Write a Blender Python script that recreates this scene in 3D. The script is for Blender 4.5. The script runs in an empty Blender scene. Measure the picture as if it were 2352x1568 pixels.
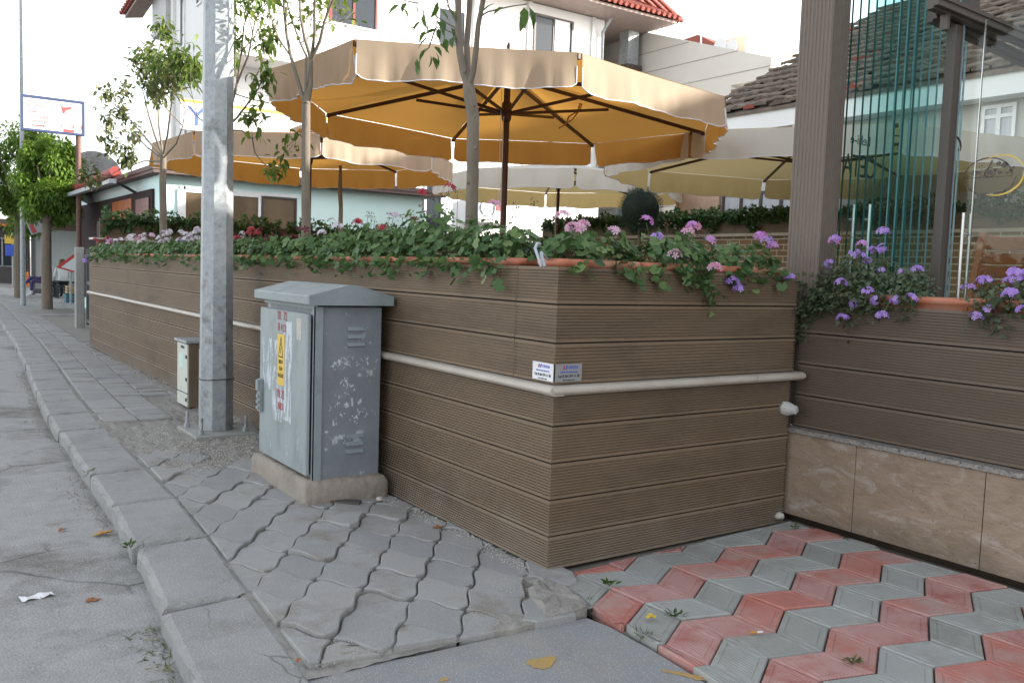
import bpy, math, random
import numpy as np
from mathutils import Vector, Matrix
R_ = math.radians
random.seed(7); np.random.seed(7)
sc = bpy.context.scene
COL = sc.collection

# ---------------------------------------------------------------- camera
PW, PH, FPX, CH = 2352.0, 1568.0, 2030.2, 1.3
def _rot(yaw, pitch, roll):
    cy, sy = math.cos(yaw), math.sin(yaw)
    f = np.array([sy*math.cos(pitch), cy*math.cos(pitch), -math.sin(pitch)])
    r = np.array([cy, -sy, 0.0]); u = np.cross(r, f)
    return r*math.cos(roll)+u*math.sin(roll), -r*math.sin(roll)+u*math.cos(roll), f
CR, CU, CF = _rot(R_(34.86), R_(4.52), R_(1.92))
CC = np.array([0, 0, CH])
cam_d = bpy.data.cameras.new('camera'); cam = bpy.data.objects.new('camera', cam_d); COL.objects.link(cam)
cam_d.sensor_width = 36; cam_d.lens = FPX/PW*36; cam_d.clip_start = 0.05; cam_d.clip_end = 2000
cam.matrix_world = Matrix(((CR[0], CU[0], -CF[0], 0), (CR[1], CU[1], -CF[1], 0), (CR[2], CU[2], -CF[2], CH), (0, 0, 0, 1)))
sc.camera = cam
def ray(x, y): return CR*(x-PW/2)/FPX - CU*(y-PH/2)/FPX + CF
def onz(x, y, z=0.0): d = ray(x, y); return CC+d*(z-CH)/d[2]
def onx(x, y, X): d = ray(x, y); return CC+d*X/d[0]
def ony(x, y, Y): d = ray(x, y); return CC+d*Y/d[1]

# ---------------------------------------------------------------- sky, sun, exposure
SUN_EL, SUN_AZ = 16.5, math.atan2(0.80, -0.60)      # azimuth measured from +Y towards +X
w = bpy.data.worlds.new("World"); sc.world = w; w.use_nodes = True
nt = w.node_tree; bg = nt.nodes['Background']
sky = nt.nodes.new('ShaderNodeTexSky'); sky.sky_type = 'NISHITA'; sky.sun_disc = False
sky.sun_elevation = R_(SUN_EL); sky.sun_rotation = SUN_AZ; sky.altitude = 100; sky.air_density = 1.0; sky.dust_density = 1.2; sky.ozone_density = 1.0
hsv = nt.nodes.new('ShaderNodeHueSaturation'); hsv.inputs['Saturation'].default_value = 0.26
nt.links.new(sky.outputs[0], hsv.inputs['Color']); nt.links.new(hsv.outputs[0], bg.inputs[0]); bg.inputs[1].default_value = 0.15
sl = bpy.data.lights.new('sun', 'SUN'); so = bpy.data.objects.new('sun', sl); COL.objects.link(so)
sl.energy = 3.4; sl.angle = R_(0.6); sl.color = (1.0, 0.93, 0.84)
sd = Vector((math.sin(SUN_AZ)*math.cos(R_(SUN_EL)), math.cos(SUN_AZ)*math.cos(R_(SUN_EL)), math.sin(R_(SUN_EL))))
so.rotation_euler = sd.to_track_quat('Z', 'Y').to_euler(); so.location = (20, -15, 20)
sc.view_settings.view_transform = 'Standard'; sc.view_settings.look = 'None'; sc.view_settings.gamma = 1
sc.view_settings.exposure = 1.9
sc.cycles.transparent_max_bounces = 48; sc.cycles.max_bounces = 10

# ---------------------------------------------------------------- materials
MATS = {}
def mat(name, c1, c2=None, scale=6, rough=0.7, bump=0.0, bscale=60, metal=0.0, spec=0.4, speck=None, speck_scale=120, speck_amt=0.06,
        stretch=(1, 1, 1), c3=None, c3scale=1.2, c3lo=0.5, c3hi=0.7, detail=5, wave=None, coat=0.0, dist=0.0, dirt=None):
    if name in MATS: return MATS[name]
    m = bpy.data.materials.new(name); m.use_nodes = True; MATS[name] = m
    n = m.node_tree.nodes; l = m.node_tree.links; p = n['Principled BSDF']
    p.inputs['Roughness'].default_value = rough; p.inputs['Metallic'].default_value = metal
    p.inputs['Specular IOR Level'].default_value = spec
    if coat: p.inputs['Coat Weight'].default_value = coat
    tc = n.new('ShaderNodeTexCoord'); mp = n.new('ShaderNodeMapping'); mp.inputs['Scale'].default_value = stretch
    l.new(tc.outputs['Object'], mp.inputs[0])
    c2 = c2 or tuple(x*0.85 for x in c1)
    nz = n.new('ShaderNodeTexNoise'); nz.inputs['Scale'].default_value = scale; nz.inputs['Detail'].default_value = detail; nz.inputs['Roughness'].default_value = 0.65
    nz.inputs['Distortion'].default_value = dist; l.new(mp.outputs[0], nz.inputs[0])
    mr = n.new('ShaderNodeMapRange'); mr.inputs[1].default_value = 0.3; mr.inputs[2].default_value = 0.7; l.new(nz.outputs[0], mr.inputs[0])
    mx = n.new('ShaderNodeMixRGB'); mx.inputs[1].default_value = (*c1, 1); mx.inputs[2].default_value = (*c2, 1); l.new(mr.outputs[0], mx.inputs[0])
    out = mx.outputs[0]
    if c3:
        n3 = n.new('ShaderNodeTexNoise'); n3.inputs['Scale'].default_value = c3scale; n3.inputs['Detail'].default_value = 8; n3.inputs['Distortion'].default_value = dist; n3.inputs['Roughness'].default_value = 0.7
        l.new(mp.outputs[0], n3.inputs[0]); m3 = n.new('ShaderNodeMapRange'); m3.inputs[1].default_value = c3lo; m3.inputs[2].default_value = c3hi; l.new(n3.outputs[0], m3.inputs[0])
        x3 = n.new('ShaderNodeMixRGB'); x3.inputs[2].default_value = (*c3, 1); l.new(m3.outputs[0], x3.inputs[0]); l.new(out, x3.inputs[1]); out = x3.outputs[0]
    if speck:
        v = n.new('ShaderNodeTexVoronoi'); v.inputs['Scale'].default_value = speck_scale; l.new(tc.outputs['Object'], v.inputs[0])
        ms = n.new('ShaderNodeMapRange'); ms.inputs[1].default_value = speck_amt*2.2; ms.inputs[2].default_value = speck_amt*1.6; l.new(v.outputs['Distance'], ms.inputs[0])
        xs = n.new('ShaderNodeMixRGB'); xs.inputs[2].default_value = (*speck, 1); l.new(ms.outputs[0], xs.inputs[0]); l.new(out, xs.inputs[1]); out = xs.outputs[0]
    if dirt:      # splash dirt clinging to the foot of a wall, ragged upper limit
        sz = n.new('ShaderNodeSeparateXYZ'); l.new(tc.outputs['Object'], sz.inputs[0]); nd = n.new('ShaderNodeTexNoise'); nd.inputs['Scale'].default_value = 5; nd.inputs['Detail'].default_value = 9; l.new(tc.outputs['Object'], nd.inputs[0])
        a_ = n.new('ShaderNodeMath'); a_.operation = 'MULTIPLY_ADD'; a_.inputs[1].default_value = -1/dirt[1]; l.new(sz.outputs[2], a_.inputs[0]); l.new(nd.outputs[0], a_.inputs[2]); md = n.new('ShaderNodeMapRange'); md.inputs[1].default_value = .1; md.inputs[2].default_value = .6; md.inputs[4].default_value = dirt[2]; l.new(a_.outputs[0], md.inputs[0])
        xd_ = n.new('ShaderNodeMixRGB'); xd_.inputs[2].default_value = (*dirt[0], 1); l.new(md.outputs[0], xd_.inputs[0]); l.new(out, xd_.inputs[1]); out = xd_.outputs[0]
    l.new(out, p.inputs['Base Color'])
    rr = n.new('ShaderNodeMapRange'); rr.inputs[3].default_value = max(0, rough-0.1); rr.inputs[4].default_value = min(1, rough+0.1); l.new(nz.outputs[0], rr.inputs[0]); l.new(rr.outputs[0], p.inputs['Roughness'])
    if bump:
        nb = n.new('ShaderNodeTexNoise'); nb.inputs['Scale'].default_value = bscale; nb.inputs['Detail'].default_value = 6; l.new(mp.outputs[0], nb.inputs[0])
        b = n.new('ShaderNodeBump'); b.inputs['Strength'].default_value = bump; b.inputs['Distance'].default_value = 0.01; l.new(nb.outputs[0], b.inputs['Height'])
        if wave:
            wv = n.new('ShaderNodeTexWave'); wv.bands_direction = wave[1]; wv.inputs['Scale'].default_value = wave[0]; wv.inputs['Distortion'].default_value = 0
            mw = n.new('ShaderNodeMapping'); mw.inputs['Rotation'].default_value = (0, 0, wave[2]); l.new(tc.outputs['Object'], mw.inputs[0]); l.new(mw.outputs[0], wv.inputs[0])
            b2 = n.new('ShaderNodeBump'); b2.inputs['Strength'].default_value = wave[3]; b2.inputs['Distance'].default_value = 0.002; l.new(wv.outputs['Fac'], b2.inputs['Height']); l.new(b.outputs[0], b2.inputs['Normal']); b = b2
        l.new(b.outputs[0], p.inputs['Normal'])
    return m
def leafmat(name, c1, c2, c3, trans=0.35, rough=0.5):
    if name in MATS: return MATS[name]
    m = bpy.data.materials.new(name); m.use_nodes = True; MATS[name] = m
    n = m.node_tree.nodes; l = m.node_tree.links; p = n['Principled BSDF']; p.inputs['Roughness'].default_value = rough; p.inputs['Specular IOR Level'].default_value = 0.35
    a = n.new('ShaderNodeAttribute'); a.attribute_name = 'tint'
    r = n.new('ShaderNodeValToRGB'); r.color_ramp.elements[0].color = (*c1, 1); r.color_ramp.elements[1].color = (*c3, 1); e = r.color_ramp.elements.new(0.5); e.color = (*c2, 1)
    l.new(a.outputs['Fac'], r.inputs[0]); l.new(r.outputs[0], p.inputs['Base Color'])
    t = n.new('ShaderNodeBsdfTranslucent'); l.new(r.outputs[0], t.inputs[0])
    mx = n.new('ShaderNodeMixShader'); mx.inputs[0].default_value = trans; l.new(p.outputs[0], mx.inputs[1]); l.new(t.outputs[0], mx.inputs[2]); l.new(mx.outputs[0], n['Material Output'].inputs[0])
    return m
def fabric(name, c, ct, trans, inner):
    m = bpy.data.materials.new(name); m.use_nodes = True; MATS[name] = m
    n = m.node_tree.nodes; l = m.node_tree.links; p = n['Principled BSDF']; p.inputs['Roughness'].default_value = 0.85; p.inputs['Specular IOR Level'].default_value = 0.15
    tc = n.new('ShaderNodeTexCoord'); nz = n.new('ShaderNodeTexNoise'); nz.inputs['Scale'].default_value = 2.5; nz.inputs['Detail'].default_value = 6; l.new(tc.outputs['Object'], nz.inputs[0])
    mx1 = n.new('ShaderNodeMixRGB'); mx1.inputs[1].default_value = (*c, 1); mx1.inputs[2].default_value = (*[x*0.86 for x in c], 1); l.new(nz.outputs[0], mx1.inputs[0])
    ge = n.new('ShaderNodeNewGeometry'); mi_ = n.new('ShaderNodeMixRGB'); mi_.inputs[1].default_value = (*inner, 1); l.new(ge.outputs['Backfacing'], mi_.inputs[0]); l.new(mx1.outputs[0], mi_.inputs[2]); l.new(mi_.outputs[0], p.inputs['Base Color'])
    t = n.new('ShaderNodeBsdfTranslucent'); t.inputs[0].default_value = (*ct, 1)
    wv = n.new('ShaderNodeTexNoise'); wv.inputs['Scale'].default_value = 400; l.new(tc.outputs['Object'], wv.inputs[0])
    b = n.new('ShaderNodeBump'); b.inputs['Strength'].default_value = 0.15; b.inputs['Distance'].default_value = 0.002; l.new(wv.outputs[0], b.inputs['Height'])
    nz2 = n.new('ShaderNodeTexNoise'); nz2.inputs['Scale'].default_value = 3.5; nz2.inputs['Detail'].default_value = 2; l.new(tc.outputs['Object'], nz2.inputs[0])
    b2 = n.new('ShaderNodeBump'); b2.inputs['Strength'].default_value = 0.3; b2.inputs['Distance'].default_value = 0.03; l.new(nz2.outputs[0], b2.inputs['Height']); l.new(b.outputs[0], b2.inputs['Normal'])
    l.new(b2.outputs[0], p.inputs['Normal'])
    mx = n.new('ShaderNodeMixShader'); mx.inputs[0].default_value = trans; l.new(p.outputs[0], mx.inputs[1]); l.new(t.outputs[0], mx.inputs[2]); l.new(mx.outputs[0], n['Material Output'].inputs[0])
    return m
def glass(name, tint, gl=0.9, rough=0.0):
    m = bpy.data.materials.new(name); m.use_nodes = True; MATS[name] = m
    n = m.node_tree.nodes; l = m.node_tree.links; n.remove(n['Principled BSDF'])
    tr = n.new('ShaderNodeBsdfTransparent'); tr.inputs[0].default_value = (*tint, 1)
    g = n.new('ShaderNodeBsdfGlossy'); g.inputs['Roughness'].default_value = rough; g.inputs[0].default_value = (gl, gl, gl, 1)
    lw = n.new('ShaderNodeLayerWeight'); lw.inputs[0].default_value = 0.5; pw_ = n.new('ShaderNodeMath'); pw_.operation = 'POWER'; pw_.inputs[1].default_value = 4.0; l.new(lw.outputs['Facing'], pw_.inputs[0]); fr = n.new('ShaderNodeMath'); fr.operation = 'MULTIPLY_ADD'; fr.inputs[1].default_value = 0.8; fr.inputs[2].default_value = 0.014; l.new(pw_.outputs[0], fr.inputs[0])
    mx = n.new('ShaderNodeMixShader'); l.new(fr.outputs[0], mx.inputs[0]); l.new(tr.outputs[0], mx.inputs[1]); l.new(g.outputs[0], mx.inputs[2]); l.new(mx.outputs[0], n['Material Output'].inputs[0])
    return m

M_road = mat('asphalt', (0.27, 0.267, 0.262), (0.345, 0.34, 0.332), scale=9, rough=0.9, bump=0.9, bscale=90, speck=(0.42, 0.41, 0.4), speck_scale=70, speck_amt=0.1, c3=(0.15, 0.142, 0.13), c3scale=1.3, c3lo=0.5, c3hi=0.66)
M_ground = mat('earth', (0.2, 0.19, 0.17), (0.26, 0.25, 0.23), rough=0.95)
M_mortar = mat('mortar', (0.30, 0.285, 0.26), (0.20, 0.19, 0.17), scale=14, rough=0.95, bump=1.0, bscale=45, speck=(0.36, 0.35, 0.32), speck_scale=170, speck_amt=0.13)
M_paver = mat('paver', (0.265, 0.263, 0.262), (0.325, 0.322, 0.315), scale=5, rough=0.88, bump=0.5, bscale=150, speck=(0.44, 0.44, 0.44), speck_scale=120, speck_amt=0.09, c3=(0.215, 0.195, 0.17), c3scale=3.5, c3lo=0.48, c3hi=0.66)
M_kerb = mat('kerbstone', (0.31, 0.308, 0.30), (0.25, 0.25, 0.248), scale=4, rough=0.88, bump=0.6, bscale=120, speck=(0.46, 0.46, 0.45), speck_scale=95, speck_amt=0.09, c3=(0.21, 0.2, 0.185), c3scale=3)
M_apron = mat('ramp_concrete', (0.27, 0.275, 0.285), (0.22, 0.225, 0.23), scale=3, rough=0.85, bump=0.5, bscale=110, speck=(0.48, 0.48, 0.48), speck_scale=110, speck_amt=0.1, c3=(0.3, 0.28, 0.25), c3scale=1.8)
M_red = mat('tile_red', (0.41, 0.145, 0.115), (0.46, 0.215, 0.185), scale=5, rough=0.9, spec=0.15, bump=0.35, bscale=140, c3=(0.40, 0.29, 0.265), c3scale=3.0, c3lo=0.44, c3hi=0.62, wave=(22, 'X', 0.1, 0.8))
M_grey = mat('tile_grey', (0.31, 0.32, 0.308), (0.36, 0.368, 0.352), scale=5, rough=0.9, spec=0.15, bump=0.35, bscale=140, c3=(0.26, 0.25, 0.228), c3scale=2.4, c3lo=0.5, c3hi=0.68, wave=(22, 'X', 0.1, 0.8))
M_wpc = mat('composite_board', (0.165, 0.116, 0.074), (0.20, 0.145, 0.097), scale=2, rough=0.7, bump=0.12, bscale=40, stretch=(0.8, 0.8, 3), c3=(0.115, 0.085, 0.062), c3scale=1.1, c3lo=0.5, c3hi=0.7, dirt=((0.24, 0.21, 0.175), 0.55, 0.55))
M_wpc2 = mat('composite_board_grey', (0.135, 0.10, 0.074), (0.16, 0.122, 0.093), scale=2, rough=0.7, bump=0.12, bscale=40, stretch=(0.8, 0.8, 3))
M_post = mat('grooved_post', (0.145, 0.112, 0.092), (0.18, 0.145, 0.12), scale=30, rough=0.65, bump=0.3, bscale=30, stretch=(6, 6, 0.25))
M_dark = mat('dark_backing', (0.03, 0.024, 0.02), rough=0.9)
M_ledge = mat('marble_ledge', (0.38, 0.335, 0.285), (0.46, 0.42, 0.365), scale=7, rough=0.5, bump=0.25, bscale=30, c3=(0.4, 0.34, 0.27), c3scale=2.6, c3lo=0.55, c3hi=0.72)
M_trav = mat('travertine', (0.34, 0.26, 0.195), (0.23, 0.165, 0.115), scale=4.5, rough=0.6, bump=0.5, bscale=30, stretch=(1, 1, 2.2), c3=(0.40, 0.345, 0.30), c3scale=4, c3lo=0.52, c3hi=0.66, detail=12, dist=1.1, dirt=((0.1, 0.085, 0.065), 0.4, 0.6), speck=(0.10, 0.075, 0.06), speck_scale=38, speck_amt=0.05)
M_gran = mat('granite_strip', (0.34, 0.315, 0.285), (0.17, 0.16, 0.15), scale=75, rough=0.5, bump=0.3, detail=2, c3=(0.05, 0.05, 0.055), c3scale=60, c3lo=0.56, c3hi=0.6)
M_terra = mat('terracotta', (0.40, 0.13, 0.07), (0.46, 0.18, 0.105), scale=8, rough=0.6, bump=0.15, c3=(0.45, 0.26, 0.18), c3scale=3)
M_soil = mat('potting_soil', (0.05, 0.035, 0.025), rough=1, bump=1)
M_galv = mat('galvanised', (0.26, 0.285, 0.30), (0.38, 0.405, 0.42), scale=22, rough=0.55, bump=0.12, bscale=30, metal=0.3, c3=(0.19, 0.19, 0.185), c3scale=7, c3lo=0.54, c3hi=0.66, detail=3)
M_cab = mat('painted_steel_blue_grey', (0.20, 0.235, 0.25), (0.25, 0.285, 0.295), scale=6, rough=0.5, bump=0.15, bscale=30, c3=(0.15, 0.165, 0.17), c3scale=3.5, c3lo=0.5, c3hi=0.7)
M_cabside = mat('worn_steel_grey', (0.155, 0.175, 0.195), (0.20, 0.222, 0.24), scale=7, rough=0.55, bump=0.2, bscale=35, c3=(0.42, 0.44, 0.47), c3scale=7.5, c3lo=0.585, c3hi=0.62)
M_cabdoor = mat('scratched_steel_door', (0.24, 0.28, 0.29), (0.29, 0.325, 0.33), scale=7, rough=0.5, bump=0.2, bscale=35, stretch=(1, 1.6, 0.7), c3=(0.2, 0.22, 0.22), c3scale=5)
M_peel = mat('peeling_white_poster', (0.62, 0.64, 0.68), (0.5, 0.53, 0.58), scale=30, rough=0.8, stretch=(1, 1, 0.3))
M_conc = mat('rough_concrete', (0.31, 0.27, 0.23), (0.24, 0.21, 0.18), scale=6, rough=0.95, bump=1.0, bscale=25, c3=(0.2, 0.175, 0.15), c3scale=4)
M_cpost = mat('grey_concrete_post', (0.33, 0.33, 0.31), (0.26, 0.26, 0.245), rough=0.9, bump=0.5, bscale=30)
M_brownm = mat('brown_metal', (0.06, 0.045, 0.038), (0.075, 0.058, 0.05), rough=0.45)
M_frame = mat('brown_aluminium', (0.075, 0.06, 0.052), (0.09, 0.073, 0.063), rough=0.5)
M_white = mat('white_render', (0.76, 0.76, 0.76), (0.70, 0.70, 0.69), scale=0.5, rough=0.9, stretch=(1, 1, .3), c3=(0.55, 0.54, 0.52), c3scale=1.2, c3lo=0.58, c3hi=0.75)
M_cyan = mat('mint_render', (0.66, 0.84, 0.82), (0.62, 0.81, 0.79), scale=0.8, rough=0.9)
M_beige = mat('beige_siding', (0.56, 0.54, 0.50), (0.6, 0.58, 0.54), scale=0.7, rough=0.85)
M_greyr = mat('grey_render', (0.5, 0.49, 0.455), (0.46, 0.45, 0.415), scale=1, rough=0.95)
M_peach = mat('peach_render', (0.62, 0.42, 0.3), rough=0.9)
M_win = mat('window_pane', (0.035, 0.042, 0.05), rough=0.12, spec=0.25)
M_pvc = mat('white_pvc', (0.78, 0.78, 0.78), rough=0.4)
M_curtain = mat('curtain', (0.6, 0.6, 0.62), (0.4, 0.41, 0.44), scale=14, stretch=(4, 4, 0.1), rough=0.9)
M_rtile = mat('red_roof_tile', (0.32, 0.085, 0.06), (0.22, 0.065, 0.05), scale=12, rough=0.85, bump=0.4, bscale=20)
M_otile = mat('old_roof_tile', (0.17, 0.135, 0.11), (0.11, 0.09, 0.075), scale=9, rough=0.95, bump=0.5, bscale=25, c3=(0.26, 0.2, 0.16), c3scale=4)
M_brick = None
M_bark = mat('tree_bark', (0.13, 0.105, 0.08), (0.19, 0.16, 0.125), scale=14, rough=0.9, bump=0.7, bscale=40, stretch=(1, 1, 0.35), c3=(0.09, 0.1, 0.06), c3scale=5)
M_umbw = mat('dark_stained_wood', (0.045, 0.018, 0.010), (0.065, 0.028, 0.016), scale=30, stretch=(1, 1, 0.2), rough=0.5)
M_teak = mat('oiled_teak', (0.30, 0.12, 0.045), (0.22, 0.085, 0.032), scale=26, stretch=(0.35, 3, 3), rough=0.45, bump=0.1)
M_chrome = mat('brushed_steel', (0.6, 0.6, 0.6), rough=0.3, metal=0.9)
M_yellow = mat('sign_yellow', (0.68, 0.46, 0.05), (0.6, 0.42, 0.08), scale=25, rough=0.5)
M_black = mat('black_ink', (0.02, 0.02, 0.02), rough=0.6)
M_redp = mat('red_paint', (0.45, 0.05, 0.06), (0.38, 0.08, 0.09), rough=0.7)
M_bluep = mat('blue_paint', (0.06, 0.12, 0.55), rough=0.6)
M_paper = mat('white_paper', (0.72, 0.72, 0.74), rough=0.8)
M_plate = mat('brushed_plate', (0.42, 0.43, 0.45), rough=0.4, metal=0.5)
M_ochre = mat('ochre_paint', (0.42, 0.27, 0.08), (0.36, 0.25, 0.11), scale=30, rough=0.85, bump=0.5)
M_stone = mat('pebble', (0.5, 0.47, 0.43), (0.36, 0.34, 0.31), scale=20, rough=0.8)
M_ral = mat('dull_red_metal', (0.25, 0.03, 0.025), rough=0.6)
M_black2 = mat('black_metal', (0.03, 0.032, 0.035), rough=0.4)
F_tan = fabric('tan_canvas', (0.40, 0.325, 0.24), (0.82, 0.42, 0.09), 0.22, (0.44, 0.215, 0.06))
F_cream = fabric('cream_canvas', (0.60, 0.575, 0.53), (0.85, 0.66, 0.32), 0.26, (0.46, 0.38, 0.21))
M_pipe = mat('white_piping', (0.7, 0.7, 0.76), rough=0.6)
G_panel = glass('greenish_glass', (0.83, 0.935, 0.925))
G_clear = glass('clear_glass', (0.94, 0.975, 0.95))
M_gedge = mat('glass_edge_green', (0.01, 0.055, 0.05), rough=0.55, spec=0.1)
M_gedge2 = mat('glass_edge_pale', (0.38, 0.46, 0.55), rough=0.2, spec=0.6)
L_ger = leafmat('geranium_leaf', (0.04, 0.09, 0.03), (0.085, 0.165, 0.055), (0.17, 0.25, 0.09), 0.3)
L_verb = leafmat('verbena_leaf', (0.045, 0.07, 0.035), (0.08, 0.11, 0.055), (0.13, 0.15, 0.09), 0.25)
L_ivy = leafmat('ivy_leaf', (0.03, 0.07, 0.025), (0.06, 0.125, 0.045), (0.14, 0.22, 0.07), 0.28)
L_tree = leafmat('street_tree_leaf', (0.04, 0.09, 0.02), (0.09, 0.16, 0.03), (0.22, 0.27, 0.05), 0.45)
L_olive = leafmat('mottled_leaf', (0.06, 0.09, 0.03), (0.14, 0.17, 0.06), (0.30, 0.27, 0.14), 0.4)
L_acac = leafmat('feathery_leaf', (0.07, 0.135, 0.025), (0.14, 0.24, 0.035), (0.25, 0.37, 0.06), 0.45)
L_topi = leafmat('conifer_needle', (0.02, 0.04, 0.024), (0.035, 0.065, 0.038), (0.06, 0.10, 0.055), 0.1)
L_stem = leafmat('green_stem', (0.07, 0.12, 0.04), (0.10, 0.16, 0.05), (0.14, 0.2, 0.07), 0.1)
def petal(name, a, b, c): return leafmat(name, a, b, c, 0.3)
P_red = petal('petal_red', (0.35, 0.01, 0.03), (0.5, 0.02, 0.06), (0.3, 0.1, 0.08))
P_dark = petal('petal_dark_red', (0.03, 0.004, 0.01), (0.08, 0.008, 0.02), (0.16, 0.01, 0.04))
P_white = petal('petal_white', (0.6, 0.58, 0.64), (0.75, 0.73, 0.76), (0.55, 0.4, 0.55))
P_pink = petal('petal_pink', (0.62, 0.35, 0.48), (0.75, 0.55, 0.66), (0.55, 0.12, 0.28))
P_lil = petal('petal_lilac', (0.36, 0.2, 0.62), (0.45, 0.28, 0.72), (0.55, 0.38, 0.75))
P_mag = petal('petal_mauve', (0.48, 0.16, 0.5), (0.58, 0.26, 0.6), (0.62, 0.4, 0.66))
P_bud = petal('petal_bud', (0.12, 0.13, 0.06), (0.22, 0.12, 0.09), (0.3, 0.1, 0.1))

def peel(m, regions, col, stretch, thr=0.5, scale=30):
    """remains of torn posters: ragged pale patches inside boxes of the panel's own coordinates"""
    n = m.node_tree.nodes; l = m.node_tree.links; p = n['Principled BSDF']; src = p.inputs['Base Color'].links[0].from_socket
    tc = n.new('ShaderNodeTexCoord'); sx = n.new('ShaderNodeSeparateXYZ'); l.new(tc.outputs['Object'], sx.inputs[0])
    mp = n.new('ShaderNodeMapping'); mp.inputs['Scale'].default_value = stretch; l.new(tc.outputs['Object'], mp.inputs[0])
    nz = n.new('ShaderNodeTexNoise'); nz.inputs['Scale'].default_value = scale; nz.inputs['Detail'].default_value = 7; nz.inputs['Roughness'].default_value = 0.7; l.new(mp.outputs[0], nz.inputs[0])
    tot = None
    def mth(op, a, c):
        q = n.new('ShaderNodeMath'); q.operation = op
        for i_, x in enumerate((a, c)):
            if isinstance(x, (int, float)): q.inputs[i_].default_value = x
            else: l.new(x, q.inputs[i_])
        return q.outputs[0]
    for (ax, u0, u1, z0, z1, amt) in regions:
        u = sx.outputs[ax]; z = sx.outputs[2]
        du = mth('MINIMUM', mth('SUBTRACT', u, u0), mth('SUBTRACT', u1, u)); dz = mth('MINIMUM', mth('SUBTRACT', z, z0), mth('SUBTRACT', z1, z))
        d = mth('MINIMUM', du, dz); d = mth('MULTIPLY', d, 14.0); d = mth('MINIMUM', d, amt)
        tot = d if tot is None else mth('MAXIMUM', tot, d)
    f = mth('ADD', tot, nz.outputs[0]); mr = n.new('ShaderNodeMapRange'); mr.inputs[1].default_value = thr; mr.inputs[2].default_value = thr+.03; l.new(f, mr.inputs[0])
    mx = n.new('ShaderNodeMixRGB'); mx.inputs[2].default_value = (*col, 1); l.new(mr.outputs[0], mx.inputs[0]); l.new(src, mx.inputs[1]); l.new(mx.outputs[0], p.inputs['Base Color'])
peel(M_cabdoor, [(1, .49, .775, .55, .86, .085), (1, .27, .40, .40, .98, .125), (1, .40, .58, .38, .62, .085), (1, .1, .7, .2, .34, -.02)], (0.50, 0.53, 0.58), (1, 1, .22), .60, 34)
peel(M_cabside, [(0, .10, .33, .42, .82, .03), (0, .05, .38, .86, .96, -.06), (0, .03, .2, .30, .42, -.04)], (0.52, 0.54, 0.58), (1, 1, .75), .60, 30)
def cracks(m, scale, width, col, mask_scale=1.3):
    n = m.node_tree.nodes; l = m.node_tree.links; p = n['Principled BSDF']; src = p.inputs['Base Color'].links[0].from_socket
    tc = n.new('ShaderNodeTexCoord'); nz = n.new('ShaderNodeTexNoise'); nz.inputs['Scale'].default_value = 3; nz.inputs['Detail'].default_value = 6; l.new(tc.outputs['Object'], nz.inputs[0])
    mv = n.new('ShaderNodeMixRGB'); mv.inputs[0].default_value = .12; l.new(tc.outputs['Object'], mv.inputs[1]); l.new(nz.outputs['Color'], mv.inputs[2])
    v = n.new('ShaderNodeTexVoronoi'); v.feature = 'DISTANCE_TO_EDGE'; v.inputs['Scale'].default_value = scale; l.new(mv.outputs[0], v.inputs[0])
    a = n.new('ShaderNodeMapRange'); a.inputs[1].default_value = 0; a.inputs[2].default_value = width; a.inputs[3].default_value = 1; a.inputs[4].default_value = 0; l.new(v.outputs['Distance'], a.inputs[0])
    k = n.new('ShaderNodeTexNoise'); k.inputs['Scale'].default_value = mask_scale; l.new(tc.outputs['Object'], k.inputs[0]); km = n.new('ShaderNodeMapRange'); km.inputs[1].default_value = .5; km.inputs[2].default_value = .62; l.new(k.outputs[0], km.inputs[0])
    mu = n.new('ShaderNodeMath'); mu.operation = 'MULTIPLY'; l.new(a.outputs[0], mu.inputs[0]); l.new(km.outputs[0], mu.inputs[1])
    mx = n.new('ShaderNodeMixRGB'); mx.inputs[2].default_value = (*col, 1); l.new(mu.outputs[0], mx.inputs[0]); l.new(src, mx.inputs[1]); l.new(mx.outputs[0], p.inputs['Base Color'])
cracks(M_road, 1.7, .022, (0.09, 0.085, 0.078)); cracks(M_kerb, 2.3, .012, (0.14, 0.13, 0.12)); cracks(M_apron, 1.1, .006, (0.13, 0.13, 0.13)); cracks(M_conc, 5, .02, (0.12, 0.1, 0.09))
def brick_mat():
    m = bpy.data.materials.new('ochre_brick'); m.use_nodes = True
    n = m.node_tree.nodes; l = m.node_tree.links; p = n['Principled BSDF']; p.inputs['Roughness'].default_value = 0.9
    tc = n.new('ShaderNodeTexCoord'); sx = n.new('ShaderNodeSeparateXYZ'); cx = n.new('ShaderNodeCombineXYZ'); l.new(tc.outputs['Object'], sx.inputs[0]); l.new(sx.outputs[1], cx.inputs[0]); l.new(sx.outputs[2], cx.inputs[1])
    b = n.new('ShaderNodeTexBrick'); l.new(cx.outputs[0], b.inputs[0]); b.inputs['Scale'].default_value = 1.0
    b.inputs['Brick Width'].default_value = 0.255; b.inputs['Row Height'].default_value = 0.09; b.inputs['Mortar Size'].default_value = 0.010
    b.inputs['Color1'].default_value = (0.26, 0.16, 0.08, 1); b.inputs['Color2'].default_value = (0.15, 0.105, 0.065, 1); b.inputs['Mortar'].default_value = (0.42, 0.39, 0.33, 1)
    l.new(b.outputs[0], p.inputs['Base Color']); bp = n.new('ShaderNodeBump'); bp.inputs['Distance'].default_value = 0.006; bp.invert = True; l.new(b.outputs['Fac'], bp.inputs['Height']); l.new(bp.outputs[0], p.inputs['Normal'])
    return m
M_brick = brick_mat()

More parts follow.
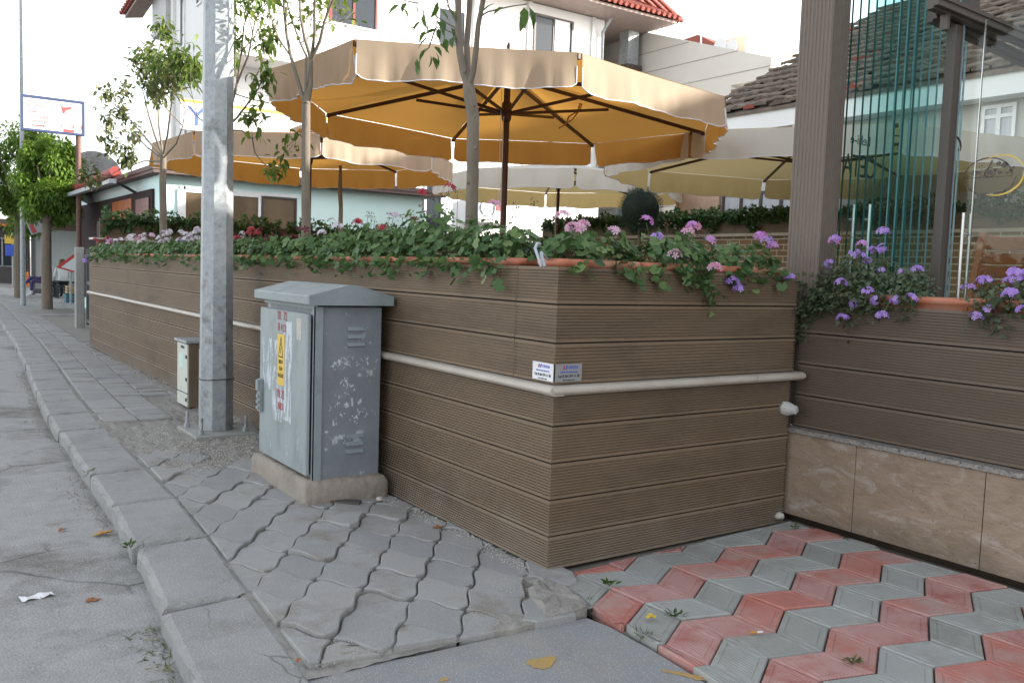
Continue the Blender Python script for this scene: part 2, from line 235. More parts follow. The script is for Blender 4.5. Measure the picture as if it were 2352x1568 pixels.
# ---------------------------------------------------------------- helpers
def V(*a): return Vector(a)
def tag(o, label=None, cat=None, group=None, kind=None):
    if label: o['label'] = label
    if cat: o['category'] = cat
    if group: o['group'] = group
    if kind: o['kind'] = kind
    return o
def thing(name, label, cat, loc=(0, 0, 0), group=None):
    o = bpy.data.objects.new(name, None); COL.objects.link(o); o.location = loc; o.empty_display_size = 0.1
    return tag(o, label, cat, group)
def root_loc(p):
    l = Vector((0, 0, 0))
    while p is not None: l = l+Vector(p.location); p = p.parent
    return l
class MB:
    def __init__(s): s.v = []; s.f = []; s.m = []; s.sm = []
    def add(s, vs, fs, mi=0, smooth=False):
        b = len(s.v); s.v += [tuple(map(float, q)) for q in vs]
        for f in fs: s.f.append([b+i for i in f]); s.m.append(mi); s.sm.append(smooth)
        return s
    def box(s, lo, hi, mi=0, rz=0.0, c=None, ry=0.0, rx=0.0):
        x0, y0, z0 = lo; x1, y1, z1 = hi
        vs = [V(x, y, z) for z in (z0, z1) for (x, y) in ((x0, y0), (x1, y0), (x1, y1), (x0, y1))]
        if rz or ry or rx:
            c = V(*c) if c is not None else V((x0+x1)/2, (y0+y1)/2, (z0+z1)/2)
            M = Matrix.Rotation(rz, 3, 'Z') @ Matrix.Rotation(ry, 3, 'Y') @ Matrix.Rotation(rx, 3, 'X')
            vs = [M @ (q-c)+c for q in vs]
        return s.add(vs, [(3, 2, 1, 0), (4, 5, 6, 7), (0, 1, 5, 4), (1, 2, 6, 5), (2, 3, 7, 6), (3, 0, 4, 7)], mi)
    def bbox(s, lo, hi, b=0.006, mi=0):           # box with chamfered edges
        x0, y0, z0 = lo; x1, y1, z1 = hi
        import itertools
        bm = None
        P = []
        for (x, y, z) in itertools.product((0, 1), repeat=3):
            X = (x0, x1)[x]; Y = (y0, y1)[y]; Z = (z0, z1)[z]; dx, dy, dz = (b, -b)[x], (b, -b)[y], (b, -b)[z]
            P.append((V(X, Y+dy, Z+dz), V(X+dx, Y, Z+dz), V(X+dx, Y+dy, Z)))
        idx = lambda x, y, z, k: ((x*2+y)*2+z)*3+k
        vs = [q for t in P for q in t]; fs = []
        for k in range(3):
            a, c = [i for i in range(3) if i != k]
            for sgn in (0, 1):
                loop = []
                for (u, w_) in ((0, 0), (1, 0), (1, 1), (0, 1)):
                    t = [0, 0, 0]; t[k] = sgn; t[a] = u; t[c] = w_; loop.append(idx(*t, k))
                fs.append(loop)
        for k in range(3):                          # edges along axis k
            a, c = [i for i in range(3) if i != k]
            for u in (0, 1):
                for w_ in (0, 1):
                    t0 = [0, 0, 0]; t1 = [0, 0, 0]; t1[k] = 1
                    for t in (t0, t1): t[a] = u; t[c] = w_
                    fs.append([idx(*t0, a), idx(*t1, a), idx(*t1, c), idx(*t0, c)])
        for (x, y, z) in itertools.product((0, 1), repeat=3): fs.append([idx(x, y, z, 0), idx(x, y, z, 1), idx(x, y, z, 2)])
        return s.add(vs, fs, mi)
    def prism(s, poly, z0, z1, mi=0):
        n = len(poly); vs = [(p[0], p[1], z0) for p in poly]+[(p[0], p[1], z1) for p in poly]
        return s.add(vs, [list(range(n))[::-1], list(range(n, 2*n))]+[(i, (i+1) % n, n+(i+1) % n, n+i) for i in range(n)], mi)
    def extrude(s, prof, a, b, mi=0, smooth=False, caps=True):   # prof: list of 3D points at a; moved by (b-a)
        d = V(*b)-V(*a); n = len(prof); p = [V(*q) for q in prof]
        s.add(p+[q+d for q in p], [(i, (i+1) % n, n+(i+1) % n, n+i) for i in range(n)], mi, smooth)
        if caps: s.add(p+[q+d for q in p], [list(range(n))[::-1], list(range(n, 2*n))], mi)
        return s
    def tube(s, pts, rad, n=8, mi=0, smooth=True, cap=True):
        pts = [V(*p) for p in pts]; rad = rad if hasattr(rad, '__len__') else [rad]*len(pts); vs = []; fs = []
        d0 = (pts[1]-pts[0]).normalized(); up = V(0, 0, 1) if abs(d0.z) < 0.9 else V(1, 0, 0)
        x = d0.cross(up).normalized()
        for i, p in enumerate(pts):
            d = (pts[min(i+1, len(pts)-1)]-pts[max(i-1, 0)]).normalized(); x = (x-d*x.dot(d)).normalized(); y = d.cross(x)
            for k in range(n):
                a = 2*math.pi*(k+0.5)/n; vs.append(p+(x*math.cos(a)+y*math.sin(a))*rad[i])
        for i in range(len(pts)-1):
            for k in range(n): fs.append((i*n+k, i*n+(k+1) % n, (i+1)*n+(k+1) % n, (i+1)*n+k))
        s.add(vs, fs, mi, smooth)
        if cap: s.add(vs[:n], [list(range(n))[::-1]], mi); s.add(vs[-n:], [list(range(n))], mi)
        return s
    def lathe(s, prof, c, n=24, mi=0, smooth=True, axis='Z'):
        vs = []; fs = []
        for (r, h) in prof:
            for k in range(n):
                a = 2*math.pi*k/n; q = (r*math.cos(a), r*math.sin(a), h)
                if axis == 'X': q = (h, q[0], q[1])
                if axis == 'Y': q = (q[0], h, q[1])
                vs.append(V(*c)+V(*q))
        for i in range(len(prof)-1):
            for k in range(n): fs.append((i*n+k, i*n+(k+1) % n, (i+1)*n+(k+1) % n, (i+1)*n+k))
        return s.add(vs, fs, mi, smooth)
    def build(s, name, mats, parent=None, loc=None):
        mats = mats if isinstance(mats, (list, tuple)) else [mats]
        me = bpy.data.meshes.new(name); off = root_loc(parent) if parent else (V(*loc) if loc is not None else V(0, 0, 0))
        me.from_pydata([V(*q)-off for q in s.v], [], s.f)
        for m in mats: me.materials.append(m)
        me.polygons.foreach_set('material_index', s.m); me.polygons.foreach_set('use_smooth', s.sm); me.update()
        o = bpy.data.objects.new(name, me); COL.objects.link(o)
        if parent: o.parent = parent
        elif loc is not None: o.location = loc
        return o
def bevel(o, w=0.004, seg=2):
    m = o.modifiers.new('bevel', 'BEVEL'); m.width = w; m.segments = seg; m.limit_method = 'ANGLE'; m.angle_limit = R_(35); return o
def text(name, s, size, origin, xdir, ydir, m, parent=None, depth=0.001, squash=1.0, mirror=False):
    cu = bpy.data.curves.new('t', 'FONT'); cu.body = s; cu.size = size; cu.extrude = depth; cu.align_x = 'CENTER'; cu.align_y = 'CENTER'
    t = bpy.data.objects.new('t', cu); COL.objects.link(t); bpy.context.view_layer.update()
    me = bpy.data.meshes.new_from_object(t.evaluated_get(bpy.context.evaluated_depsgraph_get())); bpy.data.objects.remove(t); bpy.data.curves.remove(cu)
    X = V(*xdir).normalized(); Y = V(*ydir).normalized(); Z = X.cross(Y); off = root_loc(parent) if parent else V(0, 0, 0)
    k = -1 if mirror else 1
    for v_ in me.vertices: q = v_.co.copy(); v_.co = V(*origin)+X*q.x*squash*k+Y*q.y+Z*q.z-off
    me.materials.clear(); me.materials.append(m); me.name = name
    o = bpy.data.objects.new(name, me); COL.objects.link(o)
    if parent: o.parent = parent
    return o
def copy_tree(o, parent=None):
    c = o.copy(); COL.objects.link(c); c.parent = parent
    for ch in list(o.children): copy_tree(ch, c)
    return c
# leaves: numpy instancing of a template into one mesh with a per-leaf tint
def rot_rand(n, tilt=1.0, rng=None):
    rng = rng or np.random
    yaw = rng.uniform(0, 2*np.pi, n); t = rng.normal(0, tilt, n); r = rng.normal(0, tilt, n)
    cy, sy = np.cos(yaw), np.sin(yaw); ct, st = np.cos(t), np.sin(t); cr, sr = np.cos(r), np.sin(r)
    Z = np.zeros(n); O = np.ones(n)
    Rz = np.stack([np.stack([cy, -sy, Z], 1), np.stack([sy, cy, Z], 1), np.stack([Z, Z, O], 1)], 1)
    Rx = np.stack([np.stack([O, Z, Z], 1), np.stack([Z, ct, -st], 1), np.stack([Z, st, ct], 1)], 1)
    Ry = np.stack([np.stack([cr, Z, sr], 1), np.stack([Z, O, Z], 1), np.stack([-sr, Z, cr], 1)], 1)
    return Rz @ Rx @ Ry
def frames(d, up=(0, 0, 1), roll=None):      # columns x,y,z with y along d
    d = d/np.linalg.norm(d, axis=1, keepdims=True); u = np.tile(np.array(up, float), (len(d), 1))+np.random.normal(0, .25, d.shape)
    x = np.cross(d, u); x /= np.linalg.norm(x, axis=1, keepdims=True)+1e-9; z = np.cross(x, d)
    return np.stack([x, d, z], 2)
def instance(name, tmpl, pos, rots, size, m, parent=None, tint=None, loc=None, smooth=True):
    tv, tf = tmpl; tv = np.array(tv, float); n = len(pos); k = len(tv)
    pos = np.array(pos, float); size = np.broadcast_to(np.array(size, float), (n,))
    vs = np.einsum('nij,kj->nki', rots, tv)*size[:, None, None]+pos[:, None, :]
    off = np.array(root_loc(parent)) if parent else (np.array(loc, float) if loc is not None else np.zeros(3))
    vs = (vs-off).reshape(-1, 3)
    sizes = np.array([len(f) for f in tf]); flat = np.concatenate([np.array(f) for f in tf])
    lv = (flat[None, :]+(np.arange(n)*k)[:, None]).reshape(-1)
    ls = np.tile(sizes, n); start = np.concatenate([[0], np.cumsum(ls)[:-1]])
    me = bpy.data.meshes.new(name); me.vertices.add(len(vs)); me.vertices.foreach_set('co', vs.reshape(-1))
    me.loops.add(len(lv)); me.loops.foreach_set('vertex_index', lv.astype(np.int32))
    me.polygons.add(len(ls)); me.polygons.foreach_set('loop_start', start.astype(np.int32)); me.polygons.foreach_set('loop_total', ls.astype(np.int32))
    me.polygons.foreach_set('use_smooth', np.full(len(ls), smooth))
    me.update(); me.validate()
    tint = np.random.rand(n) if tint is None else np.array(tint)
    a = me.attributes.new('tint', 'FLOAT', 'POINT'); a.data.foreach_set('value', np.repeat(tint, k).astype(np.float32))
    me.materials.append(m); o = bpy.data.objects.new(name, me); COL.objects.link(o)
    if parent: o.parent = parent
    elif loc is not None: o.location = loc
    return o
def t_geranium():
    v = [(0, 0, 0)]; N = 18
    for i in range(N):
        a = math.pi*2*(i+0.5)/N; r = 0.5*(1.0 if i % 3 else 0.84)
        if i in (0, N-1): r *= 0.45
        v.append((r*math.sin(a), -r*math.cos(a), 0.35*r*r+0.03*math.sin(3*a)))
    return v, [(0, i, i+1) for i in range(1, N)]+[(0, N, 1)]
def t_ovate(w_=0.24, fold=0.07, curl=-0.1):
    return [(0, 0, 0), (0, .35, -.0), (0, .7, curl*.4), (0, 1, curl), (-w_, .3, fold), (-w_*.8, .65, fold+curl*.3), (w_, .3, fold), (w_*.8, .65, fold+curl*.3)], [(0, 1, 4), (1, 2, 5, 4), (2, 3, 5), (0, 6, 1), (1, 6, 7, 2), (2, 7, 3)]
def t_ivy():
    p = [(0, 0), (.28, -.12), (.5, .18), (.27, .42), (.2, .8), (0, 1), (-.2, .8), (-.27, .42), (-.5, .18), (-.28, -.12)]
    return [(0, .35, .06)]+[(x, y, 0) for x, y in p], [(0, i, i+1) for i in range(1, 10)]+[(0, 10, 1)]
def t_flower(n=5, r=0.5, w_=0.3):
    v = [(0, 0, 0)]; f = []
    for i in range(n):
        a = 2*math.pi*i/n; c, s_ = math.cos(a), math.sin(a)
        b = len(v)
        for (u, t, z) in ((.45, .22, .06), (.85, .28, .1), (1, 0, .04), (.85, -.28, .1), (.45, -.22, .06)): v.append((r*(u*c-t*s_*w_*3), r*(u*s_+t*c*w_*3), z*r))
        f.append((0, b+4, b+3, b+2, b+1, b))
    return v, f
def t_bud():
    return [(0, 0, -.5), (.28, 0, 0), (-.14, .25, 0), (-.14, -.25, 0), (0, 0, .6)], [(0, 2, 1), (0, 3, 2), (0, 1, 3), (4, 1, 2), (4, 2, 3), (4, 3, 1)]
def t_needle(): return [(-.06, 0, 0), (.06, 0, 0), (0, 1, 0)], [(0, 1, 2)]
T_GER, T_OV, T_IVY, T_FL, T_BUD, T_NEE = t_geranium(), t_ovate(), t_ivy(), t_flower(), t_bud(), t_needle()
T_LONG = t_ovate(0.2, 0.05, -0.22)
def stems_mb(paths, r, n=4):
    b = MB()
    for p in paths: b.tube(p, r, n=n, cap=False)
    return b

def window(parent, axis, c, w_, h_, facing, nm='window', mullions=1, pane=M_win, frame=M_pvc, fw=.05, sill=False, transom=0.0):
    """window standing 25 mm proud; axis = direction of its width; c = centre on the wall plane; facing = outward normal"""
    D = V(*axis); n_ = V(*facing); Z = V(0, 0, 1); c = V(*c); b = MB()
    def bar(u0, u1, z0, z1, d0, d1, bb=None):
        bb = bb or b; P = [c+D*u+Z*z+n_*d for d in (d0, d1) for (u, z) in ((u0, z0), (u1, z0), (u1, z1), (u0, z1))]
        bb.add(P, [(3, 2, 1, 0), (4, 5, 6, 7), (0, 1, 5, 4), (1, 2, 6, 5), (2, 3, 7, 6), (3, 0, 4, 7)])
    bar(-w_/2, w_/2, h_/2-fw, h_/2, .0, .04); bar(-w_/2, w_/2, -h_/2, -h_/2+fw, 0, .04); bar(-w_/2, -w_/2+fw, -h_/2+fw, h_/2-fw, 0, .04); bar(w_/2-fw, w_/2, -h_/2+fw, h_/2-fw, 0, .04)
    for k in range(mullions): u = -w_/2+w_*(k+1)/(mullions+1); bar(u-fw*.6, u+fw*.6, -h_/2+fw, h_/2-fw, 0, .036)
    if transom: bar(-w_/2+fw, w_/2-fw, h_/2-transom-fw/2, h_/2-transom+fw/2, 0, .033)
    f = b.build(nm, frame, parent); b2 = MB(); bar(-w_/2+fw, w_/2-fw, -h_/2+fw, h_/2-fw, .004, .012, b2); b2.build('pane', pane, f)
    if sill: b3 = MB(); bar(-w_/2-.06, w_/2+.06, -h_/2-.06, -h_/2-.005, 0, .10, b3); b3.build('sill', M_pvc, f)
    return f

# ---------------------------------------------------------------- ground, road, kerb, pavement
b = MB(); b.add([(-400, -400, -.16), (600, -400, -.16), (600, 800, -.16), (-400, 800, -.16)], [(0, 1, 2, 3)])
tag(b.build('ground', M_ground), 'pale bare ground around the buildings', kind='structure')
KERB = [(0.60, 0.6), (0.66, 1.6), (0.715, 2.35), (0.775, 3.2), (0.85, 4.1), (0.905, 4.95), (0.935, 6.0), (0.965, 7.3), (1.02, 8.6), (1.12, 10.2), (1.25, 12.2), (1.42, 15), (1.55, 18), (1.7, 22), (2.0, 30), (2.3, 45)]
def kerb_x(y):
    for (x0, y0), (x1, y1) in zip(KERB, KERB[1:]):
        if y <= y1: return x0+(x1-x0)*(y-y0)/(y1-y0)
    return KERB[-1][0]
rd = [(-9, -30), (0.6, -30)]+[(x+.02, y) for x, y in KERB]+[(2.3, 90), (-9, 90)]
N = 46
b = MB(); vs = []
ys = list(np.linspace(-6, 14, 90))+list(np.linspace(14.5, 90, 60))
for y in ys:
    kx = kerb_x(y)+.03
    for j, t in enumerate(np.linspace(0, 1, 30)):
        x = kx-(kx+9)*(t**2.2); zz = -0.078+0.010*math.sin(x*2.1+y*.7)*math.sin(y*1.3)+random.gauss(0, .0018)-0.012*math.exp(-(kx-x)*5)
        vs.append((x, y, zz))
b.add(vs, [(i*30+j, i*30+j+1, (i+1)*30+j+1, (i+1)*30+j) for i in range(len(ys)-1) for j in range(29)], smooth=True)
tag(b.build('road', M_road), 'worn grey asphalt street running along the kerb', kind='structure')
# kerb stones
b = MB(); y = 0.85; L = 0.79
def kerb_stone(b, y0, y1, zoff):
    x0, x1 = kerb_x(y0), kerb_x(y1); wd = .335+random.gauss(0, .004); s0 = random.gauss(0, .005)
    g = .010
    bot = []
    sk = random.gauss(0, .005); c = [V(x0+s0, y0+g-sk, 0), V(x0+s0+wd, y0+g+.02, 0), V(x1+s0+wd, y1-g+.02, 0), V(x1+s0, y1-g-sk, 0)]
    def ring(ins, z): m = sum(c, V(0, 0, 0))/4; return [V(q.x+(m.x-q.x)/abs(m.x-q.x)*ins, q.y+(m.y-q.y)/abs(m.y-q.y)*ins, z+zoff) for q in c]
    n = 10
    def dense(r): return [r[i].lerp(r[(i+1) % 4], k/n) for i in range(4) for k in range(n)]
    r0, r1, r2, r3 = dense(ring(0, -.2)), dense(ring(0, -.022)), dense(ring(.007, -.008)), dense(ring(.024, .0))
    r1 = [q+V(random.gauss(0, .004), random.gauss(0, .004), random.gauss(0, .003)) for q in r1]; r2 = [q+V(random.gauss(0, .005), random.gauss(0, .005), random.gauss(-.001, .002)) for q in r2]
    vs = r0+r1+r2+r3; m = 4*n; fs = []
    for k in range(3): fs += [(k*m+i, k*m+(i+1) % m, (k+1)*m+(i+1) % m, (k+1)*m+i) for i in range(m)]
    fs.append([3*m+i for i in range(m)]); b.add(vs, fs, 0)
ks = [0.0, .8, 1.62, 2.32, 2.74+.62, 4.17, 4.95, 5.72, 6.5, 7.28, 8.05, 8.83, 9.6, 10.4, 11.2, 12, 12.8, 13.6, 14.4]+[14.4+.8*i for i in range(1, 30)]
for y0, y1 in zip(ks, ks[1:]):
    if (y0, y1) == (2.32, 3.36): kerb_stone(b, 2.32, 2.56, -.012); kerb_stone(b, 2.575, 3.36, .004)
    else: kerb_stone(b, y0, y1, random.gauss(0, .004))
tag(b.build('kerb', M_kerb), 'row of wide worn concrete kerb blocks beside the street', kind='structure')
# bed of the pavement: rough mortar and rubble
b = MB(); vs = []; ys = list(np.arange(2.575, 15, .07))+list(np.arange(15, 60, .5)); NX = 34
for y in ys:
    x0 = kerb_x(y)+.3; x1 = 2.42 if y < 14.3 else 3.6
    for j in range(NX):
        x = x0+(x1-x0)*j/(NX-1)
        z = -.012+random.gauss(0, .002)
        if 5.5 < y < 8.0: z = -.004+.008*math.sin(x*9+y*5)*math.sin(y*7-x*3)+random.gauss(0, .004)
        z += .03*math.exp(-((x-2.25)/.10)**2)*(1 if 6.8 < y < 12 else .35)*(.6+.4*math.sin(y*11))
        vs.append((x, y, z))
for i in range(len(ys)-1):
    for j in range(NX-1):
        xm, ym = vs[i*NX+j][0], ys[i]; d_ = ym < 5.35 and 2.68 < ym and kerb_x(ym)+.39 < xm < 2.15; b.add([vs[i*NX+j], vs[i*NX+j+1], vs[(i+1)*NX+j+1], vs[(i+1)*NX+j]], [(0, 1, 2, 3)], 1 if d_ else 0, True)
M_joint = mat('dark_joint_sand', (0.15, 0.14, 0.125), (0.20, 0.19, 0.17), scale=20, rough=1, bump=1, bscale=60)
tag(b.build('pavement', [M_mortar, M_joint]), 'rough mortar bed of the pavement showing between the blocks and by the lamp pole', kind='structure')

def clip(poly, n, d):      # keep n.p <= d
    out = []
    for i in range(len(poly)):
        a, c = poly[i], poly[(i+1) % len(poly)]; da = n[0]*a[0]+n[1]*a[1]-d; dc = n[0]*c[0]+n[1]*c[1]-d
        if da <= 0: out.append(a)
        if (da <= 0) != (dc <= 0): t = da/(da-dc); out.append((a[0]+(c[0]-a[0])*t, a[1]+(c[1]-a[1])*t))
    return out
def clean(poly):
    o = []
    for p in poly:
        if not o or math.hypot(p[0]-o[-1][0], p[1]-o[-1][1]) > .004: o.append(p)
    if len(o) > 2 and math.hypot(o[0][0]-o[-1][0], o[0][1]-o[-1][1]) < .004: o.pop()
    return o
def area(p): return sum(p[i][0]*p[(i+1) % len(p)][1]-p[(i+1) % len(p)][0]*p[i][1] for i in range(len(p)))/2
def inset(poly, d):
    n = len(poly); o = []
    for i in range(n):
        a, p, c = poly[i-1], poly[i], poly[(i+1) % n]
        e1 = V(p[0]-a[0], p[1]-a[1], 0).normalized(); e2 = V(c[0]-p[0], c[1]-p[1], 0).normalized()
        n1 = V(-e1.y, e1.x, 0); n2 = V(-e2.y, e2.x, 0); nn = n1+n2
        k = d/max(.35, (1+n1.dot(n2))) if nn.length > 1e-4 else 0
        o.append((p[0]+nn.x*k, p[1]+nn.y*k))
    return o
def paver(b, poly, gap, z0, zt, tilt=(0, 0), mi=0, frame=False, skirt=.05):
    poly = clean(poly)
    if len(poly) < 3: return
    if area(poly) < 0: poly = poly[::-1]
    if area(poly) < .0012: return
    cx = sum(p[0] for p in poly)/len(poly); cy = sum(p[1] for p in poly)/len(poly)
    Z = lambda p, z: z+tilt[0]*(p[0]-cx)+tilt[1]*(p[1]-cy)
    rings = [(gap, z0), (gap, zt-.005), (gap+.004, zt)]
    if frame: rings += [(gap+.021, zt), (gap+.0225, zt-.0022), (gap+.0265, zt-.0022), (gap+.028, zt-.0004)]
    n = len(poly); vs = []
    for d, z in rings:
        q = inset(poly, d); vs += [(p[0], p[1], Z(p, z)) for p in q]
    fs = []
    for k in range(len(rings)-1): fs += [(k*n+i, k*n+(i+1) % n, (k+1)*n+(i+1) % n, (k+1)*n+i) for i in range(n)]
    k = len(rings)-1; fs.append([k*n+i for i in range(n)]); b.add(vs, fs, mi)
# grey pavers with flowing edges
b = MB(); v1 = V(.121, -.199, 0); v2 = V(-.148, -.193, 0); O = V(1.534, 3.376, 0)
def edge(a, c, bulge, n=10):
    a, c = V(a[0], a[1], 0), V(c[0], c[1], 0); d = c-a; nn = V(d.y, -d.x, 0)
    return [tuple((a+d*t+nn*(bulge*math.sin(2*math.pi*t)*(1-.15*math.cos(4*math.pi*t))))[:2]) for t in [i/n for i in range(n)]]
prs = random.Random(3)
for i in range(-12, 14):
    for j in range(-34, 12):
        c = O+v1*i+v2*j
        if not (2.0 < c.y < 6.9 and .9 < c.x < 2.6): continue
        if c.y > (6.3 if c.x < 1.62 else 5.55): continue
        P = [c-v1/2-v2/2, c+v1/2-v2/2, c+v1/2+v2/2, c-v1/2+v2/2]
        poly = edge(P[0], P[1], -.055)+edge(P[1], P[2], .03)+[q for q in edge(P[3], P[2], -.055)[::-1][:0]]
        e3 = edge(P[3], P[2], -.055)+[tuple(P[2][:2])]; e4 = edge(P[0], P[3], .03)+[tuple(P[3][:2])]
        q1, q2, q3, q4 = edge(P[0], P[1], -.055), edge(P[1], P[2], .03), e3[::-1][:-1], e4[::-1][:-1]
        poly = q1[1:]+q2[:-1]+q3[1:]+q4[:-1]
        # clip against the kerb line and the front cut
        yk = c.y; k0, k1 = V(kerb_x(yk-.3)+.338, yk-.3, 0), V(kerb_x(yk+.3)+.338, yk+.3, 0); d = (k1-k0).normalized(); n_ = (-d.y, d.x)
        poly = clip(poly, n_, n_[0]*k0.x+n_[1]*k0.y)
        if poly: poly = clip(poly, (-.12, -.993), -.12*1.43-.993*2.60)
        if poly: poly = clip(poly, (1, 0), 2.30 if c.y > 3.0 else 2.4)
        if poly and c.x > 1.9: poly = clip(poly, (.62, -.78), .62*2.16-.78*2.78) if False else poly
        if not poly or (c.x > 2.1 and c.y < 2.85): continue
        paver(b, poly, .0022+prs.random()*.003, -.05, .007+prs.gauss(0, .0055), (prs.gauss(0, .022), prs.gauss(0, .022)), mi=prs.choice((0, 0, 1, 1, 2)))
M_paver2 = mat('paver_dark', (0.24, 0.238, 0.238), (0.29, 0.287, 0.283), scale=5, rough=0.88, bump=0.5, bscale=150, speck=(0.42, 0.42, 0.42), speck_scale=120, speck_amt=0.1)
M_paver3 = mat('paver_pale', (0.29, 0.285, 0.28), (0.34, 0.335, 0.325), scale=6, rough=0.9, bump=0.5, bscale=150, c3=(0.25, 0.235, 0.21), c3scale=3)
tag(b.build('pavement_blocks', [M_paver, M_paver2, M_paver3]), 'grey speckled interlocking pavement blocks with flowing edges', kind='structure')
# farther: rectangular slanting blocks up to the gate
b = MB()
for r in range(60):
    yy = 7.55+r*.235
    for k in range(4):
        x0 = kerb_x(yy)+.35+k*.26; x1 = x0+.255
        if x0 > 2.3: continue
        if yy < 8.8 and x0 > 1.75: continue
        if yy < 7.8 and x0 > 1.6: continue
        if yy > 8.8 and x1 > 2.28 and yy < 14: x1 = 2.28
        if x1-x0 < .05: continue
        sl = .10
        poly = [(x0, yy-sl*(x0-1.2)), (x1, yy-sl*(x1-1.2)), (x1, yy+.225-sl*(x1-1.2)), (x0, yy+.225-sl*(x0-1.2))]
        paver(b, poly, .005, -.05, .006+prs.gauss(0, .003), (prs.gauss(0, .02), prs.gauss(0, .02)), mi=prs.choice((0, 1, 2, 2)))
for yy in np.arange(21.6, 50, .45):
    for k in range(5):
        x0 = kerb_x(yy)+.4+k*.45; paver(b, [(x0, yy), (x0+.44, yy), (x0+.44, yy+.44), (x0, yy+.44)], .006, -.05, .006+prs.gauss(0, .003), (prs.gauss(0, .01), prs.gauss(0, .01)))
tag(b.build('pavement_slabs', [M_paver, M_paver2, M_paver3]), 'dusty grey rectangular pavement slabs toward the gate and street trees', kind='structure')
# ramp of concrete at the lower edge
b = MB()
edge_pts = [(0.9, 2.60), (1.15, 2.62), (1.43, 2.575), (1.8, 2.56), (2.10, 2.545), (2.165, 2.535), (2.185, 2.42), (2.18, 2.2), (2.15, 1.86), (2.13, 1.5), (2.1, 0.5), (2.0, -3), (.5, -3), (.55, .6), (.95, .6), (1.0, 1.6), (1.03, 2.3)]
n = len(edge_pts); b.add([(x, y, -.078) for x, y in edge_pts]+[(x, y, -.024) for x, y in edge_pts]+[(x, y, -.018) for x, y in inset(edge_pts[::-1], .008)[::-1]],
      [(n+i, i, (i+1) % n, n+(i+1) % n) for i in range(n)]+[(2*n+i, n+i, n+(i+1) % n, 2*n+(i+1) % n) for i in range(n)]+[[2*n+i for i in range(n)][::-1]])
tag(b.build('concrete_ramp', M_apron), 'smooth blue-grey concrete ramp between grey and red paving', kind='structure')
# mortar pad pieces beside the ramp
b = MB(); rr = random.Random(5)
for (pts, z) in (([(1.98, 2.57), (2.17, 2.56), (2.215, 2.62), (2.245, 2.78), (2.22, 2.93), (2.13, 2.86), (2.04, 2.72)], .022), ([(1.15, 2.63), (1.42, 2.60), (1.62, 2.60), (1.5, 2.70), (1.3, 2.76), (1.18, 2.74)], .0), ([(1.72, 2.57), (2.02, 2.54), (2.04, 2.62), (1.85, 2.68)], .008)):
    q = []
    for i in range(len(pts)):
        a, c = pts[i], pts[(i+1) % len(pts)]
        for t in (0, .33, .66): q.append((a[0]+(c[0]-a[0])*t+rr.gauss(0, .008), a[1]+(c[1]-a[1])*t+rr.gauss(0, .008)))
    c = (sum(p[0] for p in q)/len(q), sum(p[1] for p in q)/len(q)); m = len(q); vs = [(p[0], p[1], -.05) for p in q]+[(p[0], p[1], z-.008+rr.gauss(0, .002)) for p in q]
    vs += [(c[0]+(p[0]-c[0])*.8, c[1]+(p[1]-c[1])*.8, z+rr.gauss(0, .003)) for p in q]+[(c[0]+(p[0]-c[0])*.4, c[1]+(p[1]-c[1])*.4, z+rr.gauss(0, .003)) for p in q]+[(c[0], c[1], z)]
    fs = [(k*m+i, k*m+(i+1) % m, (k+1)*m+(i+1) % m, (k+1)*m+i) for k in range(3) for i in range(m)]+[(3*m+i, 3*m+(i+1) % m, 4*m) for i in range(m)]
    b.add(vs, fs)
tag(b.build('pavement_patch', M_mortar), 'crumbling mortar patches along the edge of the concrete ramp', kind='structure')
# courtyard paving: zigzag rows of red and grey rhombs, rising gently towards the stone wall
def gz(x): return max(0.0, .028*(x-2.3)/1.6)
b = MB(); bb = MB(); uu = V(.205, .122, 0); ww = V(.208, -.068, 0); ee = V(.008, -.2, 0); O = V(2.849, 2.150, 0)
sub = MB(); sub.add([(2.15, -3, -.03), (4.2, -3, .0), (4.2, 3.3, .0), (2.25, 3.0, -.02), (2.2, 2.4, -.03)], [(0, 1, 2, 3, 4)])
tag(sub.build('courtyard_bed', mat('courtyard_joint_soil', (0.15, 0.14, 0.12), (0.22, 0.205, 0.18), scale=12, rough=1)), 'grey joint bed beneath the red and grey paving', kind='structure')
BX = [(2.14, -3), (2.153, 1.862), (2.186, 2.132), (2.195, 2.369), (2.212, 2.539), (2.291, 2.867), (2.35, 2.99), (3.95, 3.1)]
for i in range(-6, 8):
    for j in range(-8, 18):
        base = O+(uu+ww)*i+ee*j
        for kind in (0, 1):
            if kind == 0: P = [base-uu, base, base+ee, base-uu+ee]
            else: P = [base, base+ww, base+ww+ee, base+ee]
            poly = [(p.x, p.y) for p in P]
            poly = clip(poly, (0, 1), 2.93)
            if poly: poly = clip(poly, (1, 0), 3.885)
            for (a, c) in zip(BX, BX[1:]):
                if not poly: break
                d = V(c[0]-a[0], c[1]-a[1], 0); nn = (-d.y, d.x)
                cxm = sum(p[1] for p in poly)/len(poly)
                if min(a[1], c[1])-.25 <= cxm <= max(a[1], c[1])+.25 and c[0] < 3: poly = clip(poly, nn, nn[0]*a[0]+nn[1]*a[1])
            if not poly: continue
            cc = sum(p[0] for p in poly)/len(poly)
            col = 0 if j % 2 == 0 else 1
            paver(b, poly, .0025+prs.random()*.0015, -.05, gz(cc)+prs.gauss(0, .0018), (.0175+prs.gauss(0, .007), prs.gauss(0, .007)), mi=(1-col)+2*(prs.random() < .35), frame=True)
M_red2 = mat('tile_red_faded', (0.41, 0.22, 0.2), (0.45, 0.28, 0.26), scale=6, rough=0.92, spec=0.15, bump=0.35, bscale=140, c3=(0.33, 0.1, 0.08), c3scale=4, c3lo=0.5, c3hi=0.7, wave=(22, 'X', 0.1, 0.8))
